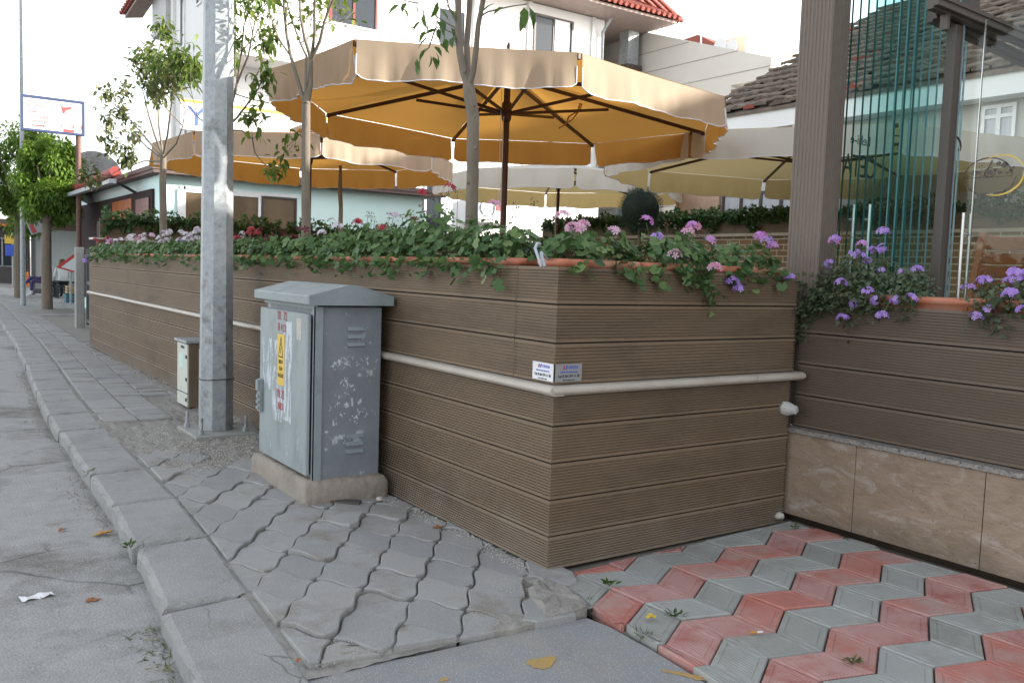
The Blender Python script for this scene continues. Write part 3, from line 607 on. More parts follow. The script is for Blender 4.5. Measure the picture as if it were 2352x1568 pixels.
M_grey2 = mat('tile_grey_stained', (0.28, 0.285, 0.27), (0.325, 0.33, 0.31), scale=4, rough=0.92, spec=0.15, bump=0.35, bscale=140, c3=(0.22, 0.21, 0.19), c3scale=3, c3lo=0.5, c3hi=0.7, wave=(22, 'X', 0.1, 0.8))
o = b.build('courtyard_paving', [M_red, M_grey, M_red2, M_grey2]); tag(o, 'zigzag rows of red and grey rhombic paving tiles in the courtyard', kind='structure')

# ---------------------------------------------------------------- the clad planter wall
def board_profile(h, ng=10, thick=.028, gd=.009):
    """cross-section (out, z) of one grooved deck board of height h, outer face at out=0"""
    p = [(-thick, 0), (-.002, 0), (0, .002)]; m = .012; pitch = (h-2*m)/ng
    for i in range(ng):
        z = m+i*pitch; p += [(0, z+pitch*.18), (-gd, z+pitch*.24), (-gd, z+pitch*.78), (0, z+pitch*.84)]
    return p+[(0, h-.002), (-.002, h), (-thick, h)]
def boards(b, P0, P1, out, zs, joints=(), ng=10, gap=.0068, jit=.0015, mi=0, mitre=False):
    """boards stacked at zs between ground points P0..P1, facing direction out"""
    P0 = V(P0[0], P0[1], 0); P1 = V(P1[0], P1[1], 0); D = P1-P0; L_ = D.length; D.normalize(); out = V(out[0], out[1], 0)
    for z0, z1 in zip(zs, zs[1:]):
        cuts = [0]+sorted(j(z0) if callable(j) else j for j in joints)+[L_]; cuts = [c for c in cuts if c is not None]
        for a, c in zip(cuts, cuts[1:]):
            jt = random.gauss(0, jit)*(0 if mitre and a == 0 else 1); pr = board_profile(z1-z0-gap, ng)
            st = [P0+D*(a+(.002 if a > 0 else (-o_ if mitre else 0)))+out*(o_+jt)+V(0, 0, z0+gap/2+z) for o_, z in pr]
            en = [P0+D*(c-(.002 if c < L_ else 0))+out*(o_+jt)+V(0, 0, z0+gap/2+z) for o_, z in pr]; n = len(st)
            b.add(st+en, [(i, (i+1) % n, n+(i+1) % n, n+i) for i in range(n)], mi); b.add(st+en, [tuple(range(n))[::-1], tuple(range(n, 2*n))], mi)
WX, WY, WL = 2.308, 2.988, 14.22
lowz = [.0, .152, .314, .476, .638, .79]; upz = [.818, .998, 1.165, 1.33]
pw = thing('planter_wall', 'long brown grooved-board planter wall with a pale stone ledge, turning the corner of the pavement', 'planter wall', (WX, WY, 0))
b = MB(); boards(b, (WX, WY), (WX, WL), (-1, 0), lowz, mitre=True, joints=[lambda z: 5.4 if z < .2 else None, lambda z: 8.05 if z > .5 else None] if False else [8.3])
boards(b, (WX, WY), (3.90, WY), (0, -1), lowz, mitre=True)
b.build('lower_cladding', M_wpc, pw)
b = MB(); boards(b, (WX+.004, WY+.005), (WX+.004, WL), (-1, 0), upz, joints=[.305, 8.6], mitre=True); boards(b, (WX+.004, WY+.005), (3.92, WY+.005), (0, -1), upz, mitre=True)
b.build('upper_cladding', M_wpc, pw)
b = MB(); b.box((WX+.024, WY+.028, -.05), (WX+.30, WL-.01, 1.25)); b.box((WX+.30, WY+.028, -.05), (3.95, WY+.30, 1.25)); b.build('core', M_dark, pw)
# stone ledge: rounded nose slabs, mitred at the corner
b = MB(); nose = [(.03, .776), (-.026, .776), (-.038, .782), (-.045, .790), (-.046, .797), (-.043, .806), (-.036, .813), (-.024, .817), (.03, .817)]
def ledge(P0, P1, out, cuts):
    P0 = V(*P0, 0); P1 = V(*P1, 0); D = (P1-P0); L_ = D.length; D.normalize(); o_ = V(*out, 0)
    for a, c in zip(cuts, cuts[1:]):
        jz = random.gauss(0, .0012); pr = [P0+D*a-o_*x+V(0, 0, z+jz) for x, z in [(-q[0]*-1, q[1]) for q in nose]]
        b.extrude(pr, pr[0], pr[0]+D*(c-a-.003))
ledge((WX, WY-.036), (WX, WL), (-1, 0), [0, 1.55, 2.7, 3.9, 5.1, 6.3, 7.5, 8.7, 9.9, 11.2]); ledge((WX-.03, WY), (3.97, WY), (0, -1), [0, 1.30, 1.69])
b.build('stone_ledge', M_ledge, pw)
# two contractor plates folded round the corner
def plate(P, D, n_, w_, h_, nm, dark):
    b = MB(); P = V(*P); D = V(*D); n_ = V(*n_); Z = V(0, 0, 1)
    b.add([P, P+D*w_, P+D*w_+Z*h_, P+Z*h_, P+n_*.002, P+D*w_+n_*.002, P+D*w_+Z*h_+n_*.002, P+Z*h_+n_*.002], [(0, 1, 5, 4), (1, 2, 6, 5), (2, 3, 7, 6), (3, 0, 4, 7), (4, 5, 6, 7)])
    o = b.build(nm, M_plate if dark else M_paper, pw); return o
p1 = plate((WX-.0005, WY+.155, .832), (0, -1, 0), (-1, 0, 0), .15, .078, 'name_plate', False); p1['label'] = 'white contractor plate on the street face'
p2 = plate((WX+.005, WY-.0005, .832), (1, 0, 0), (0, -1, 0), .145, .078, 'name_plate', True); p2['label'] = 'silver contractor plate on the courtyard face'
for (c, D, nn) in (((WX-.0035, WY+.08, .832), (0, -1, 0), (-1, 0, 0)), ((WX+.0775, WY-.0035, .832), (1, 0, 0), (0, -1, 0))):
    c = V(*c); D = V(*D); par = p1 if nn[0] else p2
    text('lettering', 'ODESA', .017, c+D*.024+V(0, 0, .062), D, (0, 0, 1), M_bluep, pw, .0006)
    text('lettering', 'Tel: 0 264 291 11 20', .0165, c+V(0, 0, .024), D, (0, 0, 1), M_black, pw, .0006, .86)
    text('lettering', 'www.odesa.com', .009, c+V(0, 0, .008), D, (0, 0, 1), M_black, pw, .0006, 1.1)
    text('lettering', 'AHSAP DEKORASYON', .008, c+V(0, 0, .042), D, (0, 0, 1), M_bluep, pw, .0006, 1.2)
    b = MB()
    for dx, mi in ((-.03, 0), (-.016, 1)):
        q = [c+D*(dx-.004)+V(0, 0, .055), c+D*(dx+.004)+V(0, 0, .055), c+D*(dx+.010)+V(0, 0, .070), c+D*(dx+.002)+V(0, 0, .070)]
        nv = V(*nn); b.add(q+[x+nv*.0008 for x in q], [(4, 5, 6, 7), (0, 1, 5, 4), (1, 2, 6, 5), (2, 3, 7, 6), (3, 0, 4, 7)], mi)
    b.build('emblem', [M_redp, M_bluep], pw)
# drain stub sticking out near the inner corner
M_pvcg = mat('dusty_plastic', (0.46, 0.47, 0.45), (0.38, 0.38, 0.36), scale=30, rough=0.6)
dr = thing('drain_pipe', 'short pale plastic drain stub poking out at the inner corner under the ledge', 'pipe', (3.87, WY-.02, .625))
b = MB(); c0 = (3.865, WY-.015, .625); b.lathe([(.0, -.055), (.019, -.055), (.024, -.050), (.024, -.03), (.029, -.03), (.029, -.014), (.034, -.014), (.034, 0), (.037, .0), (.037, .03)], c0, axis='Y', n=20); b.build('pipe_body', M_pvcg, dr)

# ---------------------------------------------------------------- stone wall with second planter on the right
RX = 3.955
rw = thing('clad_stone_wall', 'travertine-faced plinth with granite strip and brown board planter above, right of the corner', 'planter wall', (RX, 0, 0))
b = MB(); js = [3.06, 2.60, 1.955, 1.335, .7, .05, -.6, -1.3, -2, -3]
for a, c in zip(js, js[1:]): b.bbox((RX-.016+random.uniform(-.002, .002), c+.0018, .045), (RX+.002, a-.0018, .488), .002)
b.build('stone_facing', M_trav, rw)
b = MB(); b.box((RX+.003, -3, .05), (RX+.26, 3.3, .487)); b.build('base_wall', mat('pale_grout', (0.4, 0.37, 0.32)), rw); b = MB(); b.box((RX+.04, -3, -.1), (RX+.25, 3.3, .049)); b.build('footing', M_soil, rw)
b = MB(); b.bbox((RX-.034, -3, .490), (RX+.10, 3.06, .514), .003); b.build('granite_strip', M_gran, rw)
b = MB(); boards(b, (RX+.045, 3.03), (RX+.045, -3), (-1, 0), [.516, .688, .856, 1.024, 1.192], ng=10); b.build('upper_cladding', M_wpc2, rw)
b = MB(); b.box((RX+.075, -3, .5), (RX+.34, 2.94, 1.10)); b.build('core', M_dark, rw)
# ---------------------------------------------------------------- grooved corner post
def grooved_post(nm, x0, x1, y0, y1, z0, z1, label):
    t = thing(nm, label, 'post', ((x0+x1)/2, (y0+y1)/2, z0)); b = MB(); pts = []
    def side(a, c, n_, nv):
        a = V(*a, 0); c = V(*c, 0); d = (c-a)/n_; nv = V(*nv, 0)
        for i in range(n_):
            q = a+d*i; pts.extend([q+d*.1, q+d*.62, q+d*.72-nv*.003, q+d*.98-nv*.003])
    side((x0, y0), (x1, y0), 9, (0, -1)); side((x1, y0), (x1, y1), 9, (1, 0)); side((x1, y1), (x0, y1), 9, (0, 1)); side((x0, y1), (x0, y0), 9, (-1, 0))
    pr = [(p.x, p.y, z0) for p in pts]; b.extrude(pr, pr[0], (pr[0][0], pr[0][1], z1)); b.build('shaft', M_post, t); return t
grooved_post('corner_post', 4.030, 4.175, 2.955, 3.165, .515, 4.2, 'tall brown grooved corner post between the planter box and the folded glass')
b = MB(); b.box((3.93, 2.87, .55), (3.985, 3.08, 1.30)); cp = thing('filler_strip', 'narrow brown strip closing the joint behind the drain stub', 'trim', (3.95, 2.9, .52)); b.v = []; b.f = []; b.m = []; b.sm = []
b.box((3.965, 3.07, .516), (4.028, 3.16, 1.30)); b.build('strip', M_wpc2, cp)

# ---------------------------------------------------------------- glass veranda
gp = thing('folded_glass_panels', 'stack of greenish frameless glass panels folded up beside the corner post', 'glass panels', (4.3, 2.7, 1.2))
PN = 9
for i in range(PN):
    y = 2.94-i*.047; x0, x1 = 4.17, 4.60+.003*i
    b = MB(); b.add([(x0+.002, y, .70), (x1-.002, y, .70), (x1-.002, y, 3.2), (x0+.002, y, 3.2)], [(0, 1, 2, 3)]); p = b.build('glass_panel', G_panel, gp)
    b = MB(); b.box((x0-.0015, y-.0045, .70), (x0+.0015, y+.0045, 3.2)); b.build('glass_edge', M_gedge, p)
    b = MB(); b.box((x1-.0015, y-.0045, .70), (x1+.0015, y+.0045, 3.2)); b.build('glass_edge', M_gedge2, p)
for (x, y) in ((4.24, 2.905), (4.27, 2.83)):
    b = MB(); b.tube([(x, y, 1.25), (x, y, 1.72)], .009, n=10); b.tube([(x, y, 1.33), (x, y+.03, 1.33)], .006); b.tube([(x, y, 1.64), (x, y+.03, 1.64)], .006); b.build('door_handle', M_chrome, gp)
# frame post and beams
post = onz(2135, 690, 1.2)
px, py = 4.36, 2.49
fr = thing('veranda_frame', 'brown aluminium veranda frame with a slim post and sloping roof beams at the top right', 'frame', (px, py, .6))
b = MB(); b.bbox((px-.008, py-.02, .6), (px+.040, py+.03, 2.60), .003); b.build('post', M_frame, fr)
b = MB(); b.box((px+.0405, py-.018, .6), (px+.058, py+.026, 2.60)); b.build('rubber_seal', M_brownm, fr)
def beam(nm, pa, pb, Y, h, d, m=M_frame):
    a = ony(*pa, Y); c = ony(*pb, Y); b = MB(); dz = h
    dirv = V(*(c-a)); c2 = V(*a)+dirv*2.2; a2 = V(*a)-dirv*.02
    prof = [a2, a2+V(0, d, 0), a2+V(0, d, dz), a2+V(0, 0, dz)]
    prof = [a2, a2+V(0, d*.4, 0), a2+V(0, d*.4, -.012), a2+V(0, d, -.012), a2+V(0, d, dz), a2+V(0, .0, dz), a2+V(0, 0, dz*.66), a2+V(0, .006, dz*.64), a2+V(0, .006, dz*.36), a2+V(0, 0, dz*.34)]
    b.extrude(prof, a2, c2); return b.build(nm, m, fr)
beam('roof_beam', (2160, 12), (2352, 92), 2.42, .055, .06)
beam('lower_beam', (2156, 44), (2352, 138), 2.50, .040, .05)
a = ony(2176, 40, 2.45); b = MB(); b.box((a[0]-.012, 2.44, a[2]-.06), (a[0]+.008, 2.48, a[2]+.05)); b.build('bracket', M_frame, fr)
a = ony(2253, 0, 2.42); b = MB(); b.box((a[0]-.03, 2.44, a[2]-.05), (a[0]+.03, 2.50, a[2]+.6)); b.build('roof_rib', M_brownm, fr)
# glass door leaves with pull handles and printed emblem, in the plane parallel to the street
gd = thing('glass_door', 'frameless glass door with steel pull handles and a printed cup emblem, in front of the teak chair', 'glass door', (4.45, 2.2, .65))
DX = 4.45
def yat(px_, py_): return float(onx(px_, py_, DX)[1])
ya, yb = yat(2185, 500), yat(2232, 500)
b = MB(); b.box((DX-.004, yb+.002, .66), (DX+.004, ya, 2.62)); g1 = b.build('glass_panel', G_clear, gd); b = MB(); b.box((DX-.005, ya+.0005, .66), (DX+.005, ya+.006, 2.62)); b.build('glass_edge', M_gedge2, g1)
b = MB(); b.box((DX-.004, yb-1.6, .66), (DX+.004, yb-.002, 2.62)); g2 = b.build('glass_panel', G_clear, gd); b = MB(); b.box((DX-.005, yb-.0015, .66), (DX+.005, yb+.0015, 2.62)); b.build('glass_edge', M_chrome, g2)
for dx in (-.035, .035):
    b = MB(); q0 = onx(2222, 490, DX); q1 = onx(2213, 690, DX); b.tube([(DX+dx, float(q0[1]), float(q0[2])), (DX+dx, float(q0[1]), float(q1[2]))], .0085, n=10); b.build('pull_handle', M_chrome, gd)
b = MB()
for py_ in (538, 660): q = onx(2220, py_, DX); b.tube([(DX-.035, float(q0[1]), q[2]), (DX+.035, float(q0[1]), q[2])], .006)
b.build('handle_bolts', M_chrome, gd)
EP = lambda u, v_, off=0.0: V(DX-.0045-off, e_y-u*eu, e_z+v_*ev)      # emblem units = picture-sized units on the door plane
e0 = onx(2283, 403, DX); e_y, e_z = float(e0[1]), float(e0[2]); eu = (yat(2213, 403)-yat(2352, 403))/139; ev = (float(onx(2283, 352, DX)[2])-float(onx(2283, 456, DX)[2]))/104
def arc(b, cx, cz, r, a0, a1, w_, mi=0, n=30, off=0, flat=1.0):
    vs = []
    for i in range(n+1):
        a = a0+(a1-a0)*i/n; ww_ = w_*(.4+.6*math.sin(math.pi*i/n))
        for rr_ in (r-ww_/2, r+ww_/2): vs.append(EP(cx+rr_*math.cos(a), cz+rr_*flat*math.sin(a), off))
    b.add(vs, [(i*2, i*2+1, i*2+3, i*2+2) for i in range(n)], mi)
def dot(b, cx, cz, r, mi=0, n=14, flat=1.0): b.add([EP(cx+r*math.cos(2*math.pi*i/n), cz+r*flat*math.sin(2*math.pi*i/n)) for i in range(n)], [tuple(range(n))], mi)
b = MB(); FL = .80
arc(b, -14, -4, 56, R_(0), R_(180), 4, flat=FL); arc(b, -8, 2, 60, R_(185), R_(352), 5, flat=FL); arc(b, 14, 0, 56, R_(15), R_(130), 4, 1, off=.001, flat=FL); arc(b, 8, 2, 60, R_(250), R_(365), 5, 1, off=.001, flat=FL)
b.add([EP(-70, -3), EP(44, -3), EP(44, -4.4), EP(-70, -4.4)], [(0, 1, 2, 3)])
arc(b, -42, 12, 14, R_(190), R_(350), 3.2, flat=.6); dot(b, -42, 10, 10, flat=.32); arc(b, -42, 4, 16, R_(200), R_(340), 2, flat=.4); dot(b, -9, 7, 7); arc(b, -9, 7, 12, 0, 6.2832, 2.6, flat=.9)
arc(b, -28, 24, 7, 0, 6.2832, 1.4); dot(b, -28, 24, 2); arc(b, -42, 22, 3, 0, 6.28, 1.2)
for (dx, dz, rr_) in ((10, 26, 6), (24, 22, 8), (3, 12, 3.5), (14, 6, 5), (38, 8, 4.5), (30, 4, 4), (44, 14, 3)): dot(b, dx, dz, rr_, flat=.8)
b.add([EP(-24, -2), EP(-21, -2), EP(-6, 28), EP(-2, 36), EP(-8, 34), EP(-10, 28)], [(0, 1, 2, 3, 4, 5)]); b.build('printed_emblem', [M_brownm, M_yellow], gd)
b = MB(); arc(b, -118, 70, 36, R_(-12), R_(70), 5, flat=1.0); arc(b, -118, 67, 30, R_(-10), R_(5), 3); b.build('printed_arc', M_brownm, gd)
text('printed_lettering', 'CETA', .17, (4.345, 2.960, 1.93), (1, 0, 0), (0, 0, 1), M_brownm, gp, .001, .72, mirror=True)
text('printed_lettering', 'Lehi-e', .075, (4.34, 2.960, 2.075), (1, 0, 0), (0, 0, 1), M_brownm, gp, .001, 1.0, mirror=True)

# unseen cafe block on the right, added to keep sun off the veranda beams
cf = thing('cafe_shade_block', 'unseen brown panelled cafe block added on the right to shade the veranda', 'building', (5, -3, 0))
b = MB(); b.box((5.0, -9, 0), (11, .35, 4.6)); b.build('wall', M_wpc2, cf); b = MB(); b.box((4.7, -9.2, 4.601), (11.2, .55, 4.75)); b.build('roof', M_brownm, cf)
for yy in (-1.2, -3.8, -6.4): window(cf, (0, -1, 0), (5.0, yy, 2.0), 1.8, 1.8, (-1, 0, 0), frame=M_brownm)

# ---------------------------------------------------------------- teak chair behind the glass
ch = thing('wooden_chair', 'oiled teak slat-back garden chair standing behind the glass door', 'chair', (5.15, 2.8, .6))
cx0, cx1, cy = 5.12, 5.68, 2.72
def curved_slat(b, z, h, x0=cx0, x1=cx1, sag=.04, drop=0.0):
    n = 10; vs = []
    for i in range(n+1):
        t = i/n; x = x0+(x1-x0)*t; y = cy-sag*math.sin(math.pi*t)*-1+(z-1.1)*.12*-1; zc = z+drop*math.sin(math.pi*t)
        for (dy, dz) in ((0, -h/2), (.02, -h/2), (.02, h/2), (0, h/2)): vs.append((x, y+dy, zc+dz))
    b.add(vs, [(i*4+k, i*4+(k+1) % 4, (i+1)*4+(k+1) % 4, (i+1)*4+k) for i in range(n) for k in range(4)]+[(3, 2, 1, 0), (n*4, n*4+1, n*4+2, n*4+3)])
zt = 1.61
for k, (z, h) in enumerate(((zt-.035, .085), (zt-.125, .07), (zt-.205, .07), (zt-.285, .07), (zt-.365, .07))):
    b = MB(); curved_slat(b, z, h, drop=-.012); bevel(b.build('slat', M_teak, ch), .005)
for x in (cx0-.005, cx1+.005):
    b = MB(); b.extrude([(x-.02, cy-.085, zt), (x+.02, cy-.085, zt), (x+.02, cy-.05, zt), (x-.02, cy-.05, zt)], (0, 0, zt), (0, .09, .98)); b.box((x-.02, cy+.02, .6), (x+.02, cy+.06, 1.03)); b.build('back_post', M_teak, ch)
    b = MB(); b.box((x-.02, cy+.46, .6), (x+.02, cy+.50, 1.2)); b.build('leg', M_teak, ch); b = MB(); b.bbox((x-.03, cy-.02, 1.2), (x+.03, cy+.52, 1.225), .004); b.build('armrest', M_teak, ch)
b = MB()
for k in range(6): b.bbox((cx0, cy+.06+k*.072, 1.02), (cx1, cy+.12+k*.072, 1.04), .003)
b.build('seat', M_teak, ch)
# terrace floor
b = MB(); b.box((2.62, 3.30, .3), (11.38, 15.4, .6)); b.box((4.31, -3, .3), (11.38, 3.30, .6)); tag(b.build('terrace', mat('terrace_tile', (0.42, 0.38, 0.33), (0.36, 0.33, 0.29), scale=2, rough=0.7)), 'raised tiled terrace behind the planter walls', kind='structure')

# ---------------------------------------------------------------- buildings
# old house with the worn tiled roof, behind the terrace
GX = 12.5; RXX, RZ = 18.0, 7.35; EZ = 4.2
oh = thing('old_house', 'long grey-rendered old house with a worn broken tiled roof, behind the terrace on the right', 'house', (GX, 0, 0))
b = MB(); b.box((GX, -14, 0), (23, 11.35, 4.15)); b.add([(GX, 11.35, 4.15), (23.5, 11.35, 4.15), (RXX, 11.35, RZ-.1), (GX, 11.2, 4.15), (23.5, 11.2, 4.15), (RXX, 11.2, RZ-.1)], [(0, 1, 2), (5, 4, 3), (0, 2, 5, 3), (2, 1, 4, 5)])
b.build('wall', M_greyr, oh)
b = MB(); b.box((GX-.35, -14.2, 3.86), (GX-.32, 11.7, 4.18)); b.box((GX-.32, -14.2, 3.86), (GX-.001, 11.7, 3.90)); b.build('fascia', M_white, oh)
b = MB(); ang = math.atan2(RZ-EZ, RXX-(GX-.4)); sl = math.hypot(RZ-EZ, RXX-(GX-.4)); dx, dz = math.cos(ang), math.sin(ang)
b.add([(GX-.4, -14.3, EZ), (RXX, -14.3, RZ), (RXX, 11.75, RZ), (GX-.4, 11.75, EZ), (GX-.4, -14.3, EZ-.06), (RXX, -14.3, RZ-.06), (RXX, 11.75, RZ-.06), (GX-.4, 11.75, EZ-.06)], [(0, 1, 2, 3), (7, 6, 5, 4), (0, 3, 7, 4), (2, 6, 7, 3), (0, 4, 5, 1)])
b.add([(RXX, -14.3, RZ), (24, -14.3, EZ), (24, 11.75, EZ), (RXX, 11.75, RZ)], [(0, 1, 2, 3)])
rt = random.Random(9); nrow = 17; rowl = sl/nrow
for r in range(nrow):
    y = 11.8
    # the front lip of each course
    s0 = r*rowl; zl = EZ+dz*s0+.05; xl = GX-.4+dx*s0
    pts = [(xl-dz*.03+rt.gauss(0, .012), yy, zl+.045+rt.gauss(0, .014)) for yy in np.arange(-8, 11.9, .33)]
    b.tube(pts, .032, n=5, mi=0)
    while y > -8:
        tw = .24; y -= tw+.01
        if rt.random() < .07: continue
        k = rt.gauss(0, .05); a0 = s0-.03+rt.gauss(0, .02); a1 = s0+rowl*.96; lift = .07+rt.gauss(0, .012); skew = rt.gauss(0, .05)+(.05 if rt.random() < .2 else 0)
        P = lambda s, yy, h: V(GX-.4+dx*s-dz*h, yy, EZ+dz*s+dx*h)
        b.add([P(a0, y+skew, lift), P(a0, y+tw*.5+skew, lift+.045), P(a0, y+tw+skew, lift), P(a1, y+tw, .03), P(a1, y+tw*.5, .065), P(a1, y, .03), P(a0, y+skew, lift-.03), P(a0, y+tw+skew, lift-.03)],
              [(0, 1, 4, 5), (1, 2, 3, 4), (0, 6, 7, 2, 1)], 0 if rt.random() < .94 else 1)
b.build('roof', [M_otile, M_rtile], oh)
window(oh, (0, -1, 0), (GX, 6.39, 3.55), .47, .52, (-1, 0, 0), transom=.16, pane=M_curtain, sill=True); window(oh, (0, -1, 0), (GX, 6.42, 2.65), .50, .60, (-1, 0, 0), transom=.18, sill=True)
window(oh, (0, -1, 0), (GX, 3.4, 3.5), .8, .9, (-1, 0, 0), sill=True); window(oh, (0, -1, 0), (GX, 0.5, 3.3), .9, 1.0, (-1, 0, 0), sill=True)
window(oh, (0, -1, 0), (GX, 10.2, 2.35), 2.2, 1.0, (-1, 0, 0), mullions=4, pane=M_curtain, frame=M_brownm)
b = MB(); b.box((GX-.06, 11.36, 0), (GX+.3, 12.45, 3.1)); b.build('peach_pier', M_peach, oh)
# siding house
hs = thing('siding_house', 'pale beige panelled house wall with a sloping roofline, behind the big tan parasol', 'house', (20, 18, 0))
b = MB(); zb = lambda y: 7.45+(y-16.6)*.315
out = [(20, 16.6, 6.9), (20, 18, 6.9), (20, 18, 0), (20, 31, 0), (20, 31, zb(27)), (20, 26, zb(26.4)), (20, 16.6, zb(16.6))]
m = len(out); b.add(out+[(30, y, z) for x, y, z in out], [tuple(range(m))[::-1], tuple(range(m, 2*m))]+[(i, (i+1) % m, m+(i+1) % m, m+i) for i in range(m)]); b.build('wall', M_beige, hs)
b = MB()
for k in range(14):
    z = 9.4-.62*k+.3
    y0 = max(16.62 if z > 6.9 else 18.02, 16.6+(z-7.45)/.315)
    if z > .5 and y0 < 30: b.box((19.988, y0, z-.012), (20.004, 31, z+.012))
b.build('panel_joint', mat('joint_grey', (0.36, 0.34, 0.31)), hs)
fl = thing('flue_duct', 'tall square galvanised flue duct strapped to the beige house wall', 'flue', (19.6, 19.6, 0))
a0 = onx(1448, 60, 19.6); yc = float(a0[1])
b = MB(); b.box((19.35, yc-.22, 3), (19.80, yc+.22, 9.4)); b.build('duct', M_galv, fl); b = MB(); b.bbox((19.25, yc-.32, 7.9), (19.9, yc+.32, 8.05), .02); b.build('collar', M_brownm, fl); b = MB(); b.box((19.2, yc-.3, 9.4), (19.95, yc+.3, 9.48)); b.build('cap', M_galv, fl)
# distant pieces on the skyline
dh = thing('distant_house', 'small cream house with a red roof and white dishes peeping over the beige wall', 'house', (40, 30, 0))
q0 = onx(1575, 105, 42); q1 = onx(1700, 120, 42)
b = MB(); b.box((42, q1[1]-.4, 0), (50, q0[1], q0[2]-.3)); b.build('wall', mat('cream_render', (0.78, 0.66, 0.5)), dh)
b = MB(); y0, y1, z = q1[1]-.8, q0[1]+2, q0[2]-.3; b.add([(41.5, y0, z-1.5), (41.5, y1-3.5, z+.6), (41.5, y1, z+.4), (50, y1, z+.6), (50, y0, z-1.5), (41.5, y0, z-1.7), (41.5, y1, z+.1)], [(0, 1, 2, 6, 5), (0, 4, 3, 2, 1)]); b.build('roof', M_rtile, dh)
for k, (xx, yy) in enumerate(((1655, 108), (1680, 112))):
    q = onx(xx, yy, 41); d_ = thing('satellite_dish', ('left' if k == 0 else 'right')+' one of two small white dishes on the distant cream house', 'satellite dish', tuple(q), 'dishes on the distant house')
    b = MB(); b.lathe([(0, .1), (.3, .06), (.5, -.05), (.52, -.05), (.3, .09), (0, .13)], tuple(q), axis='X', n=16); b.build('dish', M_pvc, d_); b = MB(); b.tube([tuple(q), (q[0], q[1], q[2]-1.2)], .05); b.build('mast', M_pvc, d_)
for xx, yt, yb, lab in ((1610, 60, 92, 'thin television aerial above the beige wall'), (1797, 122, 155, 'thin television aerial beside the brown corner post')):
    q = onx(xx, yt, 30); r_ = onx(xx, yb+25, 30); an = thing('aerial', lab, 'aerial', tuple(r_)); b = MB(); b.tube([tuple(r_), tuple(q)], .035, n=5); b.build('mast', M_pvc, an); b = MB(); b.tube([(q[0], q[1]+.5, q[2]-.12), (q[0], q[1]-.5, q[2]+.12)], .03, n=4); b.build('crossbar', M_pvc, an)
# white three-storey house
WXX, WYY = 6.15, 21.5
wh = thing('white_house', 'white rendered three-storey house with a red tiled eave, above the parasols', 'house', (WXX, WYY, 0))
b = MB(); b.box((WXX, WYY, 0), (18.05, 25.4, 9.1)); b.build('wall', M_white, wh)
b = MB(); b.box((18.051, WYY+1.6, 0), (19.3, 25.4, 9.05)); b.build('side_wing', M_beige, wh)
b = MB(); b.box((WXX-.05, WYY-1.15, 9.12), (20.0, 26, 9.2)); b.build('soffit', mat('soffit_boards', (0.35, 0.27, 0.24)), wh)
b = MB(); x0, x1, y0, y1 = WXX-.15, 20.15, WYY-1.25, 26.2
b.add([(x0, y0, 9.21), (x1, y0, 9.21), (x1, y1, 9.21), (x0, y1, 9.21), (11, 23.4, 11.2), (15, 23.4, 11.2)], [(0, 1, 5, 4), (1, 2, 5), (2, 3, 4, 5), (3, 0, 4)])
for k in range(int((x1-x0)/.22)):
    x = x0+.1+k*.22; b.tube([(x, y0-.08, 9.24), (x, y0+.9, 9.24+.9*.60)], .07, n=6)
for k in range(int((y1-y0)/.22)):
    y = y0+.1+k*.22; b.tube([(x1+.08, y, 9.24), (x1-1.5, y, 9.24+1.5*.47)], .07, n=6)
b.build('roof', M_rtile, wh)
# side eave, falling away from the front corner
b = MB(); e0, e1 = (20.3, 9.30), (28.4, 8.40)
for (z0, z1, xa_, xb_, mi) in ((-.10, -.02, WXX-.55, WXX-.06, 0), (-.018, .09, WXX-.62, WXX-.06, 1)):
    b.add([(x, y, z+dz) for (y, z) in (e0, e1) for (x, dz) in ((xa_, z0), (xb_, z0+.1), (xb_, z1+.1), (xa_, z1))], [(3, 2, 1, 0), (4, 5, 6, 7), (0, 1, 5, 4), (1, 2, 6, 5), (2, 3, 7, 6), (3, 0, 4, 7)], mi)
for k in range(38): y = 20.35+k*.22; z = 9.30-(y-20.3)*.111; b.tube([(WXX-.68, y, z+.06), (WXX-.05, y, z+.19)], .06, n=6, mi=1)
b.build('side_eave', [mat('soffit_boards', (0.35, 0.27, 0.24)), M_rtile], wh)
wn = window(wh, (1, 0, 0), (16.1, WYY, 8.25), 1.45, 1.15, (0, -1, 0), mullions=1, frame=M_brownm, fw=.06); wn['label'] = 'brown framed window with one white leaf'
b = MB(); b.box((16.12, WYY-.055, 7.74), (16.66, WYY-.038, 8.76)); b.build('window_leaf', mat('window_leaf_white', (0.7, 0.72, 0.75)), wh)
window(wh, (1, 0, 0), (9.7, WYY, 7.9), 1.3, 1.3, (0, -1, 0), mullions=1, frame=M_ral); window(wh, (1, 0, 0), (12.6, WYY, 7.4), .9, 2.0, (0, -1, 0), mullions=0)
b = MB(); b.box((6.3, WYY-1.3, 5.95), (11.6, WYY-.001, 6.15)); b.box((6.3, WYY-1.3, 6.151), (6.4, WYY-.001, 7.0)); b.box((6.401, WYY-1.3, 6.151), (11.6, WYY-1.2, 7.0)); b.box((6.25, WYY-1.35, 7.001), (11.65, WYY-1.15, 7.05)); b.build('balcony', M_white, wh)
for x in (13.35, 15.2, 17.6): b = MB(); b.box((x-.06, WYY-.06, 0), (x+.06, WYY-.001, 9.1)); b.build('pilaster', M_white, wh)
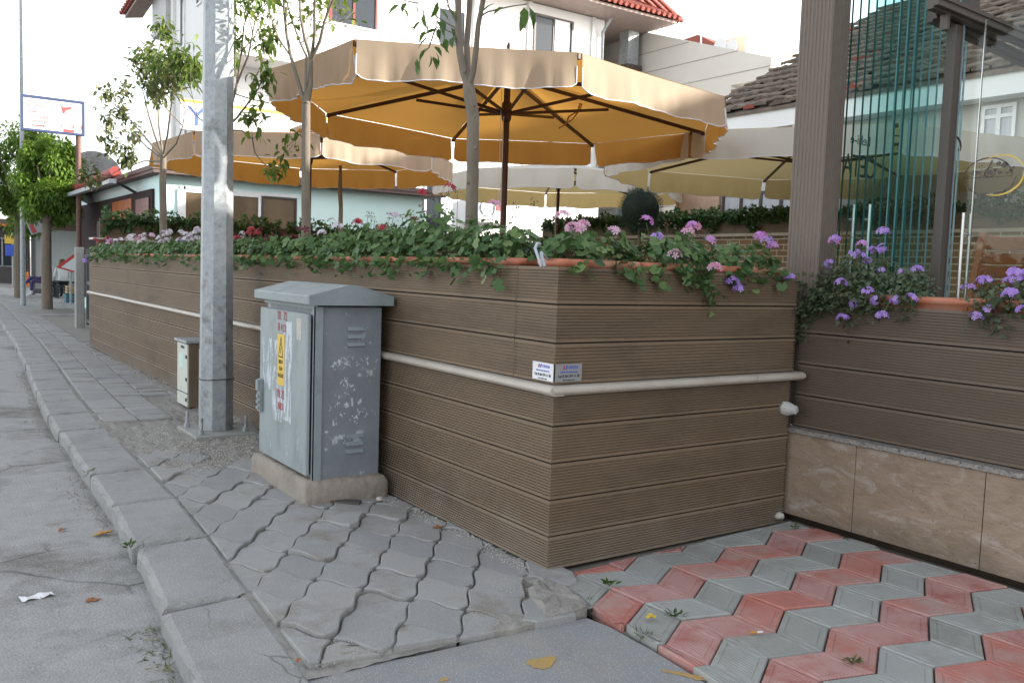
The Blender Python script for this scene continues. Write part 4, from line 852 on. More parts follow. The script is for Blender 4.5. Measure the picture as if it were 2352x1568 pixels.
# street face details
for y in (21.9, 24.9): b = MB(); b.box((WXX-.08, y-.07, 3.2), (WXX-.001, y+.07, 9.1)); b.build('pilaster', M_white, wh)
for y, z, h in ((24.1, 7.7, 1.9), (22.6, 8.3, 1.6)): window(wh, (0, 1, 0), (WXX, y, z), .42, h, (-1, 0, 0), mullions=0, fw=.04)
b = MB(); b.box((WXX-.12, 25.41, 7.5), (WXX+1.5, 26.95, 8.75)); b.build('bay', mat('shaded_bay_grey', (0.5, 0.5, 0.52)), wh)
window(wh, (0, 1, 0), (WXX, 23.5, 4.6), .7, 1.2, (-1, 0, 0), mullions=0)
for x in (6.35, 17.9): b = MB(); b.tube([(x, WYY-.12, .3), (x, WYY-.12, 8.7), (x, WYY-.5, 9.05)], .05, n=8); b.build('downpipe', M_galv, wh)
b = MB(); b.tube([(6.4+i*.72, WYY-.02, 5.35-.18*math.sin(math.pi*((i % 4)/4))) for i in range(17)], .012, n=4, cap=False); b.build('cable', M_black2, wh)
# blue lettered sign on the lower storey
sg = thing('shop_sign', 'white shop sign with blue lettering and an orange stripe on the white house', 'sign', (6, WYY-.3, 4.4))
b = MB(); b.bbox((5.35, WYY-.32, 4.28), (9.4, WYY-.20, 4.98), .01); b.build('board', M_paper, sg); b = MB(); b.box((5.35, WYY-.328, 4.90), (9.4, WYY-.3205, 4.97)); b.build('stripe', M_yellow, sg)
text('lettering', 'YA', .62, (5.95, WYY-.324, 4.58), (1, 0, 0), (0, 0, 1), M_bluep, sg, .004, 1.15)
# stretch of low white wall with air conditioner
lw = thing('white_annex', 'low white annex wall carrying the air conditioner, seen under the cream parasol', 'house', (11, 19, 0))
b = MB(); b.box((10.2, 19.0, 0), (13.6, 21.4, 4.0)); b.box((13.6, 19.6, 0), (16.5, 21.4, 3.6)); b.build('wall', M_white, lw); window(lw, (1, 0, 0), (10.75, 19.0, 2.75), .5, 1.2, (0, -1, 0), mullions=0)
ac = thing('air_conditioner', 'white air conditioner with a red label on the annex wall', 'air conditioner', (11.8, 18.7, 2.4))
q = ony(1128, 478, 18.6); X_, Z_ = float(q[0]), float(q[2])
b = MB(); b.bbox((X_-.38, 18.6, Z_-.28), (X_+.38, 18.95, Z_+.28), .02); b.build('casing', M_pvc, ac); b = MB(); b.lathe([(.22, 0), (.22, -.02), (.20, -.02), (.20, 0)], (X_-.1, 18.59, Z_), axis='Y'); 
for k in range(7): b.box((X_-.29, 18.575, Z_-.19+k*.062), (X_+.09, 18.585, Z_-.175+k*.062))
b.build('grille', M_galv, ac); b = MB(); b.box((X_+.16, 18.585, Z_-.05), (X_+.30, 18.599, Z_+.27)); b.build('sticker', M_redp, ac); b = MB(); b.box((X_-.6, 18.5, Z_-.36), (X_+.6, 18.99, Z_-.31)); b.build('shelf', M_pvc, ac)
# mint green kiosk with dark shop front
KX, KY = 3.93, 17.0
ks_ = thing('mint_shop', 'single-storey mint green shop with a dark street front and sloping eave', 'shop', (KX, KY, 0))
b = MB(); b.box((KX, KY, 0), (9.40, 25.5, 2.84)); b.build('wall', M_cyan, ks_)
b = MB(); b.box((KX-.18, KY-.35, 2.842), (9.75, 27, 2.90)); b.box((KX-.20, KY-.37, 2.901), (9.77, 27, 2.98)); b.build('roof', mat('brown_roof_sheet', (0.10, 0.06, 0.055), (0.14, 0.09, 0.08)), ks_)
b = MB(); b.box((KX-.05, KY+.35, .3), (KX-.001, 25.4, 2.60)); b.build('dark_front', mat('dark_shopfront', (0.05, 0.036, 0.038), rough=0.9, spec=0.1), ks_)
b = MB(); b.box((KX-.075, 19.0, 1.9), (KX-.052, 20.9, 2.5)); b.build('poster', mat('orange_poster', (0.42, 0.16, 0.03), (0.3, 0.05, 0.04), scale=3, rough=0.3), ks_)
b = MB(); b.box((KX-.075, 17.5, 1.7), (KX-.052, 18.6, 2.45)); b.build('poster', mat('dark_red_poster', (0.14, 0.015, 0.02), rough=0.3), ks_)
M_warm = mat('dim_shop_interior', (0.09, 0.06, 0.035), (0.15, 0.10, 0.05), scale=2.5, rough=0.35)
window(ks_, (1, 0, 0), (5.02, KY, 2.13), 1.55, .95, (0, -1, 0), mullions=1, pane=M_warm, fw=.05); window(ks_, (1, 0, 0), (5.62+.55, KY, 2.13), .70, .92, (0, -1, 0), mullions=0, pane=M_warm, frame=M_brownm, fw=.03)
b = MB(); b.box((KX+.42, KY-.03, 2.60), (KX+2.65, KY-.001, 2.66)); b.box((KX+.36, KY-.03, 1.0), (KX+.46, KY-.001, 2.66)); b.build('lintel', M_pvc, ks_)
# awnings on the street front
for k, (ya, yb, lab) in enumerate(((18.2, 24.2, 'rolled dull red awning cassette on the eave of the mint shop'), )):
    a = thing('awning', lab, 'awning', (3.42, ya, 2.8)); b = MB(); b.tube([(3.42, ya, 2.93), (3.42, yb, 2.86)], .10, n=12); b.build('roll', M_ral, a)
    b = MB(); b.box((3.20, ya-.6, 2.66), (3.32, yb, 2.74)); b.build('front_bar', M_galv, a)
    for yy in (ya+.6, yb-.3): b = MB(); b.tube([(3.42, yy, 2.85), (KX-.02, yy, 2.6)], .03, n=5); b.build('arm', M_black2, a)
for (y, z, x0, lab) in ((25.0, float(ony(140, 480, 25)[2]), float(ony(120, 480, 25)[0]), 'nearer red and white striped fascia board under the awning'), (27.5, float(ony(83, 517, 27.5)[2]), float(ony(64, 517, 27.5)[0]), 'farther red and white striped fascia board beside the tree trunk')):
    a = thing('fascia_board', lab, 'shop board', (x0+.6, y, z), 'striped boards over the pavement'); b = MB(); b.box((x0, y, z-.2), (x0+.48, y+.05, z+.2), ry=R_(-22)); b.build('board', M_galv, a)
    b = MB()
    for i in range(2): b.box((x0+.04+i*.3, y-.006, z-.17), (x0+.15+i*.3, y-.001, z+.17), ry=R_(-22), c=(x0+.24, y, z))
    b.build('red_band', M_redp, a)
sdish = thing('satellite_dish', 'large grey satellite dish standing on the roof beside the red awning roll', 'satellite dish', (3.9, 23.4, 3.0))
b = MB(); b.lathe([(0, .16), (.35, .10), (.62, -.06), (.64, -.06), (.36, .12), (0, .19)], (3.95, 23.6, 3.22), axis='Y', n=28); b.build('reflector', M_galv, sdish); b = MB(); b.tube([(3.95, 23.8, 2.98), (3.95, 23.7, 3.2)], .04); b.tube([(3.95, 23.6, 3.0), (3.95, 23.1, 3.2)], .02); b.build('mount', M_black2, sdish)

# ---------------------------------------------------------------- terrace planters and brick wall
EX = 11.4
bw = thing('brick_wall', 'ochre brick terrace wall with a pale coping, behind the geraniums', 'wall', (EX, 8, .6))
b = MB(); b.box((EX, -1, .6), (EX+.25, 15.4, 1.995)); b.build('brickwork', M_brick, bw); b = MB(); b.bbox((EX-.05, -1, 1.996), (EX+.27, 15.4, 2.045), .006); b.build('coping', M_ledge, bw)
ep = thing('board_planter', 'brown board planter running along the top of the brick wall', 'planter', (EX, 8, 1.95)); b = MB(); boards(b, (EX+.02, 15.4), (EX+.02, -1), (-1, 0), [2.046, 2.19, 2.33], ng=5); b.build('cladding', M_wpc, ep); b = MB(); b.box((EX+.05, -1, 2.046), (EX+.25, 15.4, 2.28)); b.build('core', M_dark, ep)
NY = 14.25
npl = thing('board_planter', 'brown board planter crossing the far end of the terrace, in front of the mint shop', 'planter', (4, NY, .6)); b = MB(); boards(b, (2.42, NY), (11.3, NY), (0, -1), [.6, .77, .94, 1.11, 1.28, 1.40, 1.56], ng=8); boards(b, (2.46, NY+.02), (11.3, NY+.02), (0, -1), [1.60, 1.74, 1.88], ng=6)
b.build('cladding', M_wpc, npl); b = MB(); b.bbox((2.36, NY-.045, 1.562), (11.3, NY+.3, 1.595), .005); b.build('stone_ledge', M_ledge, npl); b = MB(); b.box((2.47, NY+.05, .6), (11.28, NY+.3, 1.84)); b.build('core', M_dark, npl)

# ---------------------------------------------------------------- lamp pole, cabinet and other street things
lp = thing('lamp_pole', 'tall octagonal galvanised lamp pole on a bolted base plate beside the meter box', 'lamp pole', (1.995, 6.82, .02))
def octo(z, d, r, cx=1.995, cy=6.82, ph=.30): return [(cx+r*math.cos(2*math.pi*k/8+ph), cy+r*math.sin(2*math.pi*k/8+ph), z) for k in range(8)]
def rings(b, rs, mi=0):
    vs = [p for r in rs for p in r]; b.add(vs, [(i*8+k, i*8+(k+1) % 8, (i+1)*8+(k+1) % 8, (i+1)*8+k) for i in range(len(rs)-1) for k in range(8)]+[tuple(range(8))[::-1], tuple((len(rs)-1)*8+k for k in range(8))], mi)
b = MB(); rings(b, [octo(.02, 0, .128), octo(.62, 0, .1275), octo(.63, 0, .1275)]); b.build('sleeve', M_galv, lp)
b = MB(); rings(b, [octo(.631, 0, .1235), octo(9.5, 0, .075)]); b.build('shaft', M_galv, lp)
b = MB(); b.bbox((1.77, 6.53, -.01), (2.22, 7.06, .018), .004); b.build('base_plate', M_cpost, lp)
for (x, y) in ((1.82, 6.98), (1.83, 6.62), (2.16, 6.62), (2.16, 6.98)):
    b = MB(); b.tube([(x, y, .019), (x+.004, y, .14)], .011, n=8); b.tube([(x, y, .019), (x, y, .05)], .021, n=6, smooth=False); b.build('anchor_bolt', M_galv, lp)
b = MB(); b.tube([(1.995+.131*math.cos(a), 6.82+.131*math.sin(a), .41+.004*math.sin(3*a)) for a in np.linspace(0, 2*math.pi, 33)], .0035, n=5); b.build('binding_wire', M_black2, lp)
b = MB(); b.tube([(1.995, 6.82, 9.4), (1.3, 6.6, 9.9), (0.2, 6.4, 10.0)], .035); b.box((-.5, 6.3, 9.95), (.2, 6.5, 10.06)); b.build('lamp_arm', M_galv, lp)

# electrical cabinet
CX0, CX1, CY0, CY1 = 1.835, 2.245, 4.495, 5.30
cb = thing('electrical_cabinet', 'worn blue-grey steel electrical cabinet with a yellow warning sign, leaning before the planter wall', 'electrical cabinet', (CX0, CY0, .0))
b = MB(); rr = random.Random(2); xs = [(CX0-.05, CY0-.045), (CX1+.02, CY0-.06), (CX1+.03, CY1+.03), (CX0-.045, CY1+.07)]
def lumpy(b, corners, z0, z1, n=22, jit=.0032, tap=.012, mi=0):
    def per(c, ins):
        m = V(sum(p[0] for p in c)/4, sum(p[1] for p in c)/4, 0); c = [V(*p, 0)+(m-V(*p, 0)).normalized()*ins for p in c]
        return [c[i].lerp(c[(i+1) % 4], k/n) for i in range(4) for k in range(n)]
    R = []; levels = [(0, z0), (.002, z0+(z1-z0)*.4), (tap*.6, z0+(z1-z0)*.8), (tap+.012, z1)]
    for ins, z in levels: R.append([q+V(rr.gauss(0, jit), rr.gauss(0, jit), z+rr.gauss(0, jit*.6)) for q in per(corners, ins)])
    R.append([q+V(0, 0, z1+.002+rr.gauss(0, .002)) for q in per(corners, .12)])
    m = 4*n; vs = [q for r in R for q in r]; b.add(vs, [(k*m+i, k*m+(i+1) % m, (k+1)*m+(i+1) % m, (k+1)*m+i) for k in range(4) for i in range(m)]+[tuple(4*m+i for i in range(m))], mi, True)
lumpy(b, xs, -.03, .125); b.build('concrete_plinth', M_conc, cb)
b = MB(); b.bbox((CX0+.022, CY0+.02, .10), (CX1, CY1, 1.075), .005); b.build('body', M_cabside, cb)
b = MB(); b.box((CX0+.006, CY0, .125), (CX0+.0215, CY0+.035, 1.06)); b.box((CX0+.006, CY0, 1.061), (CX0+.0215, CY1, 1.09)); b.box((CX0+.004, CY0, .10), (CX0+.0215, CY1, .1245)); b.box((CX0+.006, CY0+.0005, .125), (CX0+.05, CY0+.0195, 1.075)); b.build('door_frame', M_cab, cb)
b = MB(); b.bbox((CX0-.022, CY0+.045, .145), (CX0+.003, CY1-.005, 1.035), .006); dd = b.build('door', M_cabdoor, cb)
# gabled lid
zf, zr, rx = 1.085, 1.195, (CX0+CX1)/2
prof = [(CX0-.045, zf), (CX0-.045, zf+.052), (rx-.03, zr), (rx+.03, zr), (CX1+.045, zf+.052), (CX1+.045, zf)]
b = MB(); b.extrude([(x, CY0-.035, z) for x, z in prof], (0, CY0-.035, 0), (0, CY1+.04, 0)); bevel(b.build('roof', M_cab, cb), .006)
def louvre(z, y0=None):
    b = MB()
    for k in range(3):
        zz = z-k*.043; x0, x1 = CX0+.20, CX0+.305; yf = CY0+.019
        b.add([(x0, yf, zz+.020), (x1, yf, zz+.020), (x1, yf-.014, zz), (x0, yf-.014, zz), (x0, yf, zz-.002), (x1, yf, zz-.002)], [(0, 3, 2, 1), (3, 4, 5, 2), (0, 4, 3), (1, 2, 5)])
    b.build('vent', M_cab, cb)
louvre(.945); louvre(.345)
# handle lock bar
b = MB(); hy = CY1-.04; b.bbox((CX0-.045, hy-.035, .40), (CX0-.0225, hy+.01, .60), .003)
for k in range(3): b.bbox((CX0-.056, hy-.03, .415+k*.035), (CX0-.0455, hy+.005, .435+k*.035), .002)
b.bbox((CX0-.058, hy-.032, .53), (CX0-.0455, hy+.006, .595), .002); b.build('handle', M_cab, cb)
b = MB(); b.tube([(CX0-.03, hy+.012, .51), (CX0-.03, hy+.045, .505), (CX0-.03, hy+.045, .47), (CX0-.03, hy+.012, .468)], .007, n=6); b.build('padlock_eye', M_cab, cb)
# markings on the door
xd = CX0-.0235
def poly_plate(pts, m, nm, t=.0012, x=xd, parent=dd):
    b = MB(); n = len(pts); b.add([(x+t, y, z) for y, z in pts]+[(x, y, z) for y, z in pts], [tuple(range(n)), tuple(range(2*n-1, n-1, -1))]+[(i, n+i, n+(i+1) % n, (i+1) % n) for i in range(n)]); return b.build(nm, m, parent)
poly_plate([(4.62, .885), (4.69, .885), (4.695, 1.0), (4.665, 1.008), (4.62, 1.0)], mat('old_sticker', (0.5, 0.48, 0.42), (0.36, 0.35, 0.32), scale=60), 'old_sticker')
ws = poly_plate([(4.875, .60), (4.985, .60), (4.985, .895), (4.875, .895)], M_yellow, 'warning_sign', .002, xd-.001); xw = xd-.0016
def ln(b, p, q, w_=.0035, x=xw):
    p = V(x, *p); q = V(x, *q); d = (q-p).normalized(); n_ = V(0, -d.z, d.y)*w_; b.add([p-n_, q-n_, q+n_, p+n_, p-n_+V(.0007, 0, 0), q-n_+V(.0007, 0, 0), q+n_+V(.0007, 0, 0), p+n_+V(.0007, 0, 0)], [(0, 1, 2, 3), (0, 4, 5, 1), (2, 6, 7, 3)])
b = MB(); A, B_, C_ = (4.93, .88), (4.965, .765), (4.895, .765); ln(b, A, B_); ln(b, B_, C_); ln(b, C_, A); ln(b, (4.936, .84), (4.925, .815), .003); ln(b, (4.925, .815), (4.938, .808), .0025); ln(b, (4.938, .808), (4.928, .782), .003); b.build('lightning_mark', M_black, ws)
for s_, z in (('DIKKAT', .735), ('ÖLÜM', .695), ('TEHLİKESİ', .655)): text('lettering', s_, .031, (xw, 4.93, z), (0, -1, 0), (0, 0, 1), M_black, ws, .0005, .62)
for s_, y, z, sz in (('TR', 4.97, 1.0, .058), ('72', 4.87, 1.0, .058), ('B', 4.97, .935, .052), ('4', 4.925, .933, .052), ('D', 4.88, .93, .052), ('TR', 4.965, .545, .055), ('72', 4.895, .545, .055), ('B4D', 4.93, .475, .048)):
    text('stencil_lettering', s_, sz*1.25, (xd-.0012, y, z), (0, -1, 0), (0, 0, 1), M_redp, dd, .0005, .72)

# small meter box against the wall
mb = thing('meter_box', 'small upright meter box with pale door and brown boarded side by the wall', 'meter box', (2.08, 7.95, 0))
b = MB(); b.box((2.095, 7.96, .0), (2.285, 8.31, .575)); b.build('casing', M_brownm, mb); b = MB(); b.bbox((2.06, 7.93, .576), (2.29, 8.34, .60), .003); b.build('top', M_galv, mb)
M_cream = mat('cream_plastic', (0.55, 0.56, 0.50), (0.48, 0.49, 0.44), rough=0.5)
b = MB(); b.bbox((2.078, 7.965, .13), (2.094, 8.30, .565), .003); d1 = b.build('door', M_cream, mb); b = MB(); b.bbox((2.078, 7.965, .012), (2.094, 8.30, .12), .003); b.build('lower_flap', M_cream, mb)
b = MB(); b.box((2.0765, 8.06, .52), (2.0778, 8.18, .545)); b.build('latch', M_black2, d1)
b = MB(); b.box((2.0768, 8.10, .35), (2.0778, 8.22, .47)); b.build('label_sticker', mat('green_white_label', (0.62, 0.7, 0.66), (0.25, 0.6, 0.45), scale=5), d1)
for z in (.44, .24, .06): b = MB(); b.box((2.070, 7.975, z), (2.0778, 8.0, z+.03)); b.build('hinge', M_black2, mb)
b = MB()
for k in range(13): b.box((2.096+k*.0145, 7.952, .01), (2.107+k*.0145, 7.9595, .57))
b.build('boarded_side', M_wpc, mb)

# concrete post and dark gate at the end of the wall
cp = thing('concrete_post', 'square grey concrete post standing beside the dark gate', 'post', (2.77, 18.1, 0)); b = MB(); b.bbox((2.70, 18.02, -.05), (2.85, 18.18, 1.48), .012); b.build('shaft', M_cpost, cp)
g_ = thing('metal_gate', 'dark metal gate between the concrete post and the planter wall', 'gate', (2.86, 17, 0)); b = MB(); b.box((2.88, 14.6, .12), (2.92, 17.9, 1.35)); b.build('panel', M_black2, g_); b = MB()
for z in (.1, .62, .80, 1.33): b.box((2.86, 14.55, z), (2.94, 17.95, z+.06))
for y in (14.6, 16.2, 17.86): b.box((2.855, y, .05), (2.945, y+.06, 1.45))
b.build('gate_frame', mat('grey_gate_frame', (0.12, 0.125, 0.13), rough=0.5), g_)

# billboard on its post
BY = 22.0; P = lambda x, y: ony(x, y, BY)
a = P(50, 217); c = P(192, 237); a2 = P(50, 300)
bx0, bx1, bz0, bz1 = float(a[0]), float(c[0]), 4.01, 4.73
bbd = thing('billboard', 'white roadside billboard with red lettering and the number 211 54 19 on a brown post', 'billboard', (bx1-.1, BY, 0))
b = MB(); b.bbox((bx0, BY, bz0), (bx1, BY+.09, bz1), .01); b.build('panel', M_paper, bbd)
M_navy = mat('navy_frame', (0.03, 0.05, 0.12), rough=0.5)
b = MB(); 
for (u0, u1, v0, v1) in ((bx0-.02, bx1+.02, bz1-.035, bz1+.02), (bx0-.02, bx1+.02, bz0-.02, bz0+.03), (bx0-.02, bx0+.025, bz0+.031, bz1-.036), (bx1-.025, bx1+.02, bz0+.031, bz1-.036)): b.box((u0, BY-.02, v0), (u1, BY+.1, v1))
b.build('frame', M_navy, bbd)
b = MB(); b.tube([(bx1-.1, BY+.06, 0), (bx1-.1, BY+.06, bz0-.021)], .055, n=10); b.build('post', mat('rusty_brown_post', (0.14, 0.07, 0.05), (0.1, 0.06, 0.045)), bbd)
M_redl = mat('sign_red', (0.55, 0.06, 0.05), rough=0.6)
W_ = bx1-bx0
for s_, x, z, sz in (('211 54 19', .77, 4.16, .15), ('atom', .29, 4.55, .14), ('kumpir', .33, 4.31, .10), ('döner', .17, 4.41, .09), ('hamburger', .28, 4.21, .10)):
    text('lettering', s_, sz, (bx0+W_*x, BY-.004, z), (1, 0, 0), (0, 0, 1), M_redl, bbd, .002, .85)
b = MB(); n = 28; ox, oz = bx0+W_*.29, 4.55
for i in range(n):
    t0, t1 = 2*math.pi*i/n, 2*math.pi*(i+1)/n; b.add([(ox+.23*math.cos(t), yy, oz+.105*math.sin(t)) if k == 0 else (ox+.215*math.cos(t), yy, oz+.09*math.sin(t)) for yy in (BY-.004,) for t in (t0, t1) for k in (0, 1)], [(0, 2, 3, 1)])
b.build('oval_ring', M_redl, bbd)
b = MB(); b.box((bx0+W_*.66, BY-.004, 4.045), (bx0+W_*.84, BY-.001, 4.10)); b.box((bx0+W_*.15, BY-.004, 4.10), (bx0+W_*.33, BY-.001, 4.13)); b.add([(bx0+W_*.33, BY-.004, 4.08), (bx0+W_*.38, BY-.004, 4.115), (bx0+W_*.33, BY-.004, 4.15)], [(0, 1, 2)])
b.add([(bx0+W_*.62, BY-.004, 4.63), (bx0+W_*.66, BY-.004, 4.57), (bx0+W_*.80, BY-.004, 4.60), (bx0+W_*.80, BY-.004, 4.55), (bx0+W_*.70, BY-.004, 4.50), (bx0+W_*.68, BY-.004, 4.42), (bx0+W_*.65, BY-.004, 4.44)], [(0, 6, 5, 4, 3, 2, 1)]); b.build('red_mark', M_redl, bbd)

# far slim lamp pole
fl_ = thing('street_lamp', 'very tall slim lamp pole behind the billboard at the left edge', 'street lamp', (2.67, 26, 0)); b = MB(); b.tube([(2.66, 26, 0), (2.67, 26, 7.75)], [.07, .035], n=8); b.build('pole', M_galv, fl_); b = MB(); b.tube([(2.67, 26, 7.7), (2.3, 25.9, 7.95), (1.2, 25.6, 8.3)], .025, n=6); b.box((.6, 25.5, 8.28), (1.25, 25.7, 8.36)); b.build('arm', M_galv, fl_)

# bus shelter kiosk with seated people
SY = 33.0
bs = thing('bus_shelter', 'pale panelled shelter with a glass side at the far end of the pavement', 'shelter', (4.4, SY, 0))
b = MB(); b.box((3.75, SY, .22), (5.05, SY+.06, 2.15)); b.build('back_panel', mat('shelter_panel', (0.5, 0.53, 0.53), (0.56, 0.58, 0.58), scale=2, stretch=(6, 1, .2)), bs); b = MB()
for x in (3.62, 5.06, 6.3): b.box((x, SY-.05, 0), (x+.10, SY+.08, 2.35))
b.box((3.6, SY-1.4, 2.351), (6.4, SY+.1, 2.45)); b.box((3.72, SY-.02, .05), (5.06, SY+.08, .21)); b.build('frame', mat('grey_shelter_frame', (0.16, 0.165, 0.17)), bs)
b = MB(); b.box((5.17, SY, .2), (6.29, SY+.02, 2.2)); b.build('glass_side', G_clear, bs); b = MB(); b.bbox((3.8, SY-.45, .42), (6.2, SY-.08, .47), .01); b.box((4, SY-.3, 0), (4.08, SY-.2, .419)); b.box((5.9, SY-.3, 0), (5.98, SY-.2, .419)); b.build('bench', M_black2, bs)

def skin_person(name, label, base, joints, radii, edges, hair, clothes, loc_rot=0):
    """joints: dict of points; one continuous skinned body, hair and clothing as children"""
    t = thing(name, label, 'person', base)
    def skin(nm, keys, edg, m, rs, sub=2):
        me = bpy.data.meshes.new(nm); idx = {k: i for i, k in enumerate(keys)}
        me.from_pydata([joints[k] for k in keys], [(idx[a], idx[b_]) for a, b_ in edg], []); o = bpy.data.objects.new(nm, me); COL.objects.link(o); o.parent = t
        mod = o.modifiers.new('skin', 'SKIN'); sv = me.skin_vertices[0].data if me.skin_vertices else None
        if sv is None: return o
        for k, i in idx.items(): r = rs[k]; sv[i].radius = (r, r) if not isinstance(r, tuple) else r
        sv[0].use_root = True; s2 = o.modifiers.new('sub', 'SUBSURF'); s2.levels = s2.render_levels = sub
        # bake to a real mesh
        me.materials.append(m); return o
    return t, skin
M_skin = mat('skin', (0.45, 0.28, 0.2), rough=0.6)
def tapered(b, p, q, r0, r1, n=10, mi=0): b.tube([p, (V(*p)*.5+V(*q)*.5), q], [r0, (r0+r1)/2*1.03, r1], n=n, mi=mi)
def seated(name, label, base, hair_m, top_m, leg_m, shoe_m, ang, crossed):
    t = thing(name, label, 'person', base); t.rotation_euler = (0, 0, ang)
    import bmesh
    # body skeleton, local: +x is forward
    J = {'pelvis': (0, 0, .52), 'belly': (.0, 0, .66), 'chest': (.04, 0, .86), 'neck': (.07, 0, 1.0), 'head': (.10, 0, 1.10), 'crown': (.10, 0, 1.19),
         'sl': (.05, .17, .93), 'el': (.10, .22, .68), 'wl': (.30, .12, .60), 'hl': (.38, .10, .60), 'sr': (.05, -.17, .93), 'er': (.10, -.22, .68), 'wr': (.30, -.12, .60), 'hr': (.38, -.10, .60),
         'hpl': (.04, .09, .50), 'kl': (.46, .10, .52), 'al': (.48, .10, .10), 'tl': (.62, .10, .04), 'hpr': (.04, -.09, .50)}
    if crossed: J.update({'kr': (.48, -.02, .62), 'ar': (.70, .10, .34), 'tr': (.86, .10, .38)})
    else: J.update({'kr': (.46, -.10, .52), 'ar': (.48, -.10, .10), 'tr': (.62, -.10, .04)})
    Rr = {'pelvis': .14, 'belly': .12, 'chest': .135, 'neck': .05, 'head': .085, 'crown': .07, 'sl': .055, 'el': .042, 'wl': .028, 'hl': .03, 'sr': .055, 'er': .042, 'wr': .028, 'hr': .03, 'hpl': .095, 'kl': .062, 'al': .042, 'tl': .035, 'hpr': .095, 'kr': .062, 'ar': .042, 'tr': .035}
    E_ = [('pelvis', 'belly'), ('belly', 'chest'), ('chest', 'neck'), ('neck', 'head'), ('head', 'crown'), ('chest', 'sl'), ('sl', 'el'), ('el', 'wl'), ('wl', 'hl'), ('chest', 'sr'), ('sr', 'er'), ('er', 'wr'), ('wr', 'hr'), ('pelvis', 'hpl'), ('hpl', 'kl'), ('kl', 'al'), ('al', 'tl'), ('pelvis', 'hpr'), ('hpr', 'kr'), ('kr', 'ar'), ('ar', 'tr')]
    ks2 = list(J); me = bpy.data.meshes.new('body'); me.from_pydata([J[k] for k in ks2], [(ks2.index(a), ks2.index(c)) for a, c in E_], [])
    o = bpy.data.objects.new('body', me); COL.objects.link(o); bm = bmesh.new(); bm.from_mesh(me); lay = bm.verts.layers.skin.verify(); bm.verts.ensure_lookup_table()
    for i, k in enumerate(ks2): bm.verts[i][lay].radius = (Rr[k], Rr[k])
    bm.verts[0][lay].use_root = True; bm.to_mesh(me); bm.free()
    m1 = o.modifiers.new('skin', 'SKIN'); m2 = o.modifiers.new('sub', 'SUBSURF'); m2.levels = 2; m2.render_levels = 2
    bpy.context.view_layer.update(); me2 = bpy.data.meshes.new_from_object(o.evaluated_get(bpy.context.evaluated_depsgraph_get())); bpy.data.objects.remove(o)
    for m_ in (M_skin, top_m, leg_m, shoe_m): me2.materials.append(m_)
    for p in me2.polygons:
        c = p.center; p.use_smooth = True
        leg = c.x > .18 and c.z < .60+.15*(crossed) and not (abs(c.y) < .25 and c.z > .56 and not crossed) or c.z < .5
        if c.z > .98 or (c.x > .33 and c.z > .55 and abs(c.y) > .05 and c.z < .66 and not leg): k = 0
        elif min((V(*J['tl'])-c).length, (V(*J['al'])-c).length, (V(*J['tr'])-c).length, (V(*J['ar'])-c).length) < .11: k = 3
        elif leg or c.z < .56: k = 2
        else: k = 1
        p.material_index = k
    me2.name = 'body'; ob = bpy.data.objects.new('body', me2); COL.objects.link(ob); ob.parent = t
    b = MB(); b.lathe([(0, 1.225), (.06, 1.215), (.095, 1.17), (.105, 1.10), (.10, 1.02), (.09, .93), (.07, .86), (0, .84)], (.065, 0, 0), n=14); hb = MB(); hb.v = [(x if x < .12 else .12, y, z) for x, y, z in b.v]; hb.f, hb.m, hb.sm = b.f, b.m, b.sm
    me = bpy.data.meshes.new('hair'); me.from_pydata(hb.v, [], hb.f); me.materials.append(hair_m); h = bpy.data.objects.new('hair', me); COL.objects.link(h); h.parent = t
    return t
M_hair = mat('black_hair', (0.02, 0.014, 0.012), rough=0.5); M_hairb = mat('brown_hair', (0.10, 0.045, 0.03), rough=0.5)
M_top = mat('black_cloth', (0.02, 0.025, 0.03)); M_purp = mat('purple_cloth', (0.07, 0.05, 0.15)); M_tee = mat('white_tee', (0.6, 0.62, 0.62)); M_shoe = mat('white_shoe', (0.7, 0.7, 0.74))
q = ony(112, 690, 31.2); seated('person', 'dark-haired seated person with crossed legs, purple trousers and white shoes, left of the tree trunk', (float(q[0]), 31.2, 0), M_hair, M_top, M_purp, M_shoe, math.pi*.95, True)
q = ony(141, 690, 30.6); seated('person', 'brown-haired seated person in a white T-shirt turned away, right of the tree trunk', (float(q[0])+.05, 30.6, 0), M_hairb, M_tee, M_top, M_top, math.pi*.55, False)
def stool(x, y): 
    b = MB(); b.bbox((x-.2, y-.2, .34), (x+.2, y+.2, .40), .01)
    for dx in (-.16, .16):
        for dy in (-.16, .16): b.box((x+dx-.02, y+dy-.02, 0), (x+dx+.02, y+dy+.02, .34))
    return b
q = ony(112, 690, 31.2); t = thing('stool', 'low dark stool under the person with crossed legs', 'stool', (float(q[0]), 31.2, 0)); stool(float(q[0]), 31.2).build('seat', M_black2, t)
q = ony(141, 690, 30.6); t = thing('stool', 'low dark stool under the person in the white T-shirt', 'stool', (float(q[0])+.05, 30.6, 0)); stool(float(q[0])+.05, 30.6).build('seat', M_black2, t)
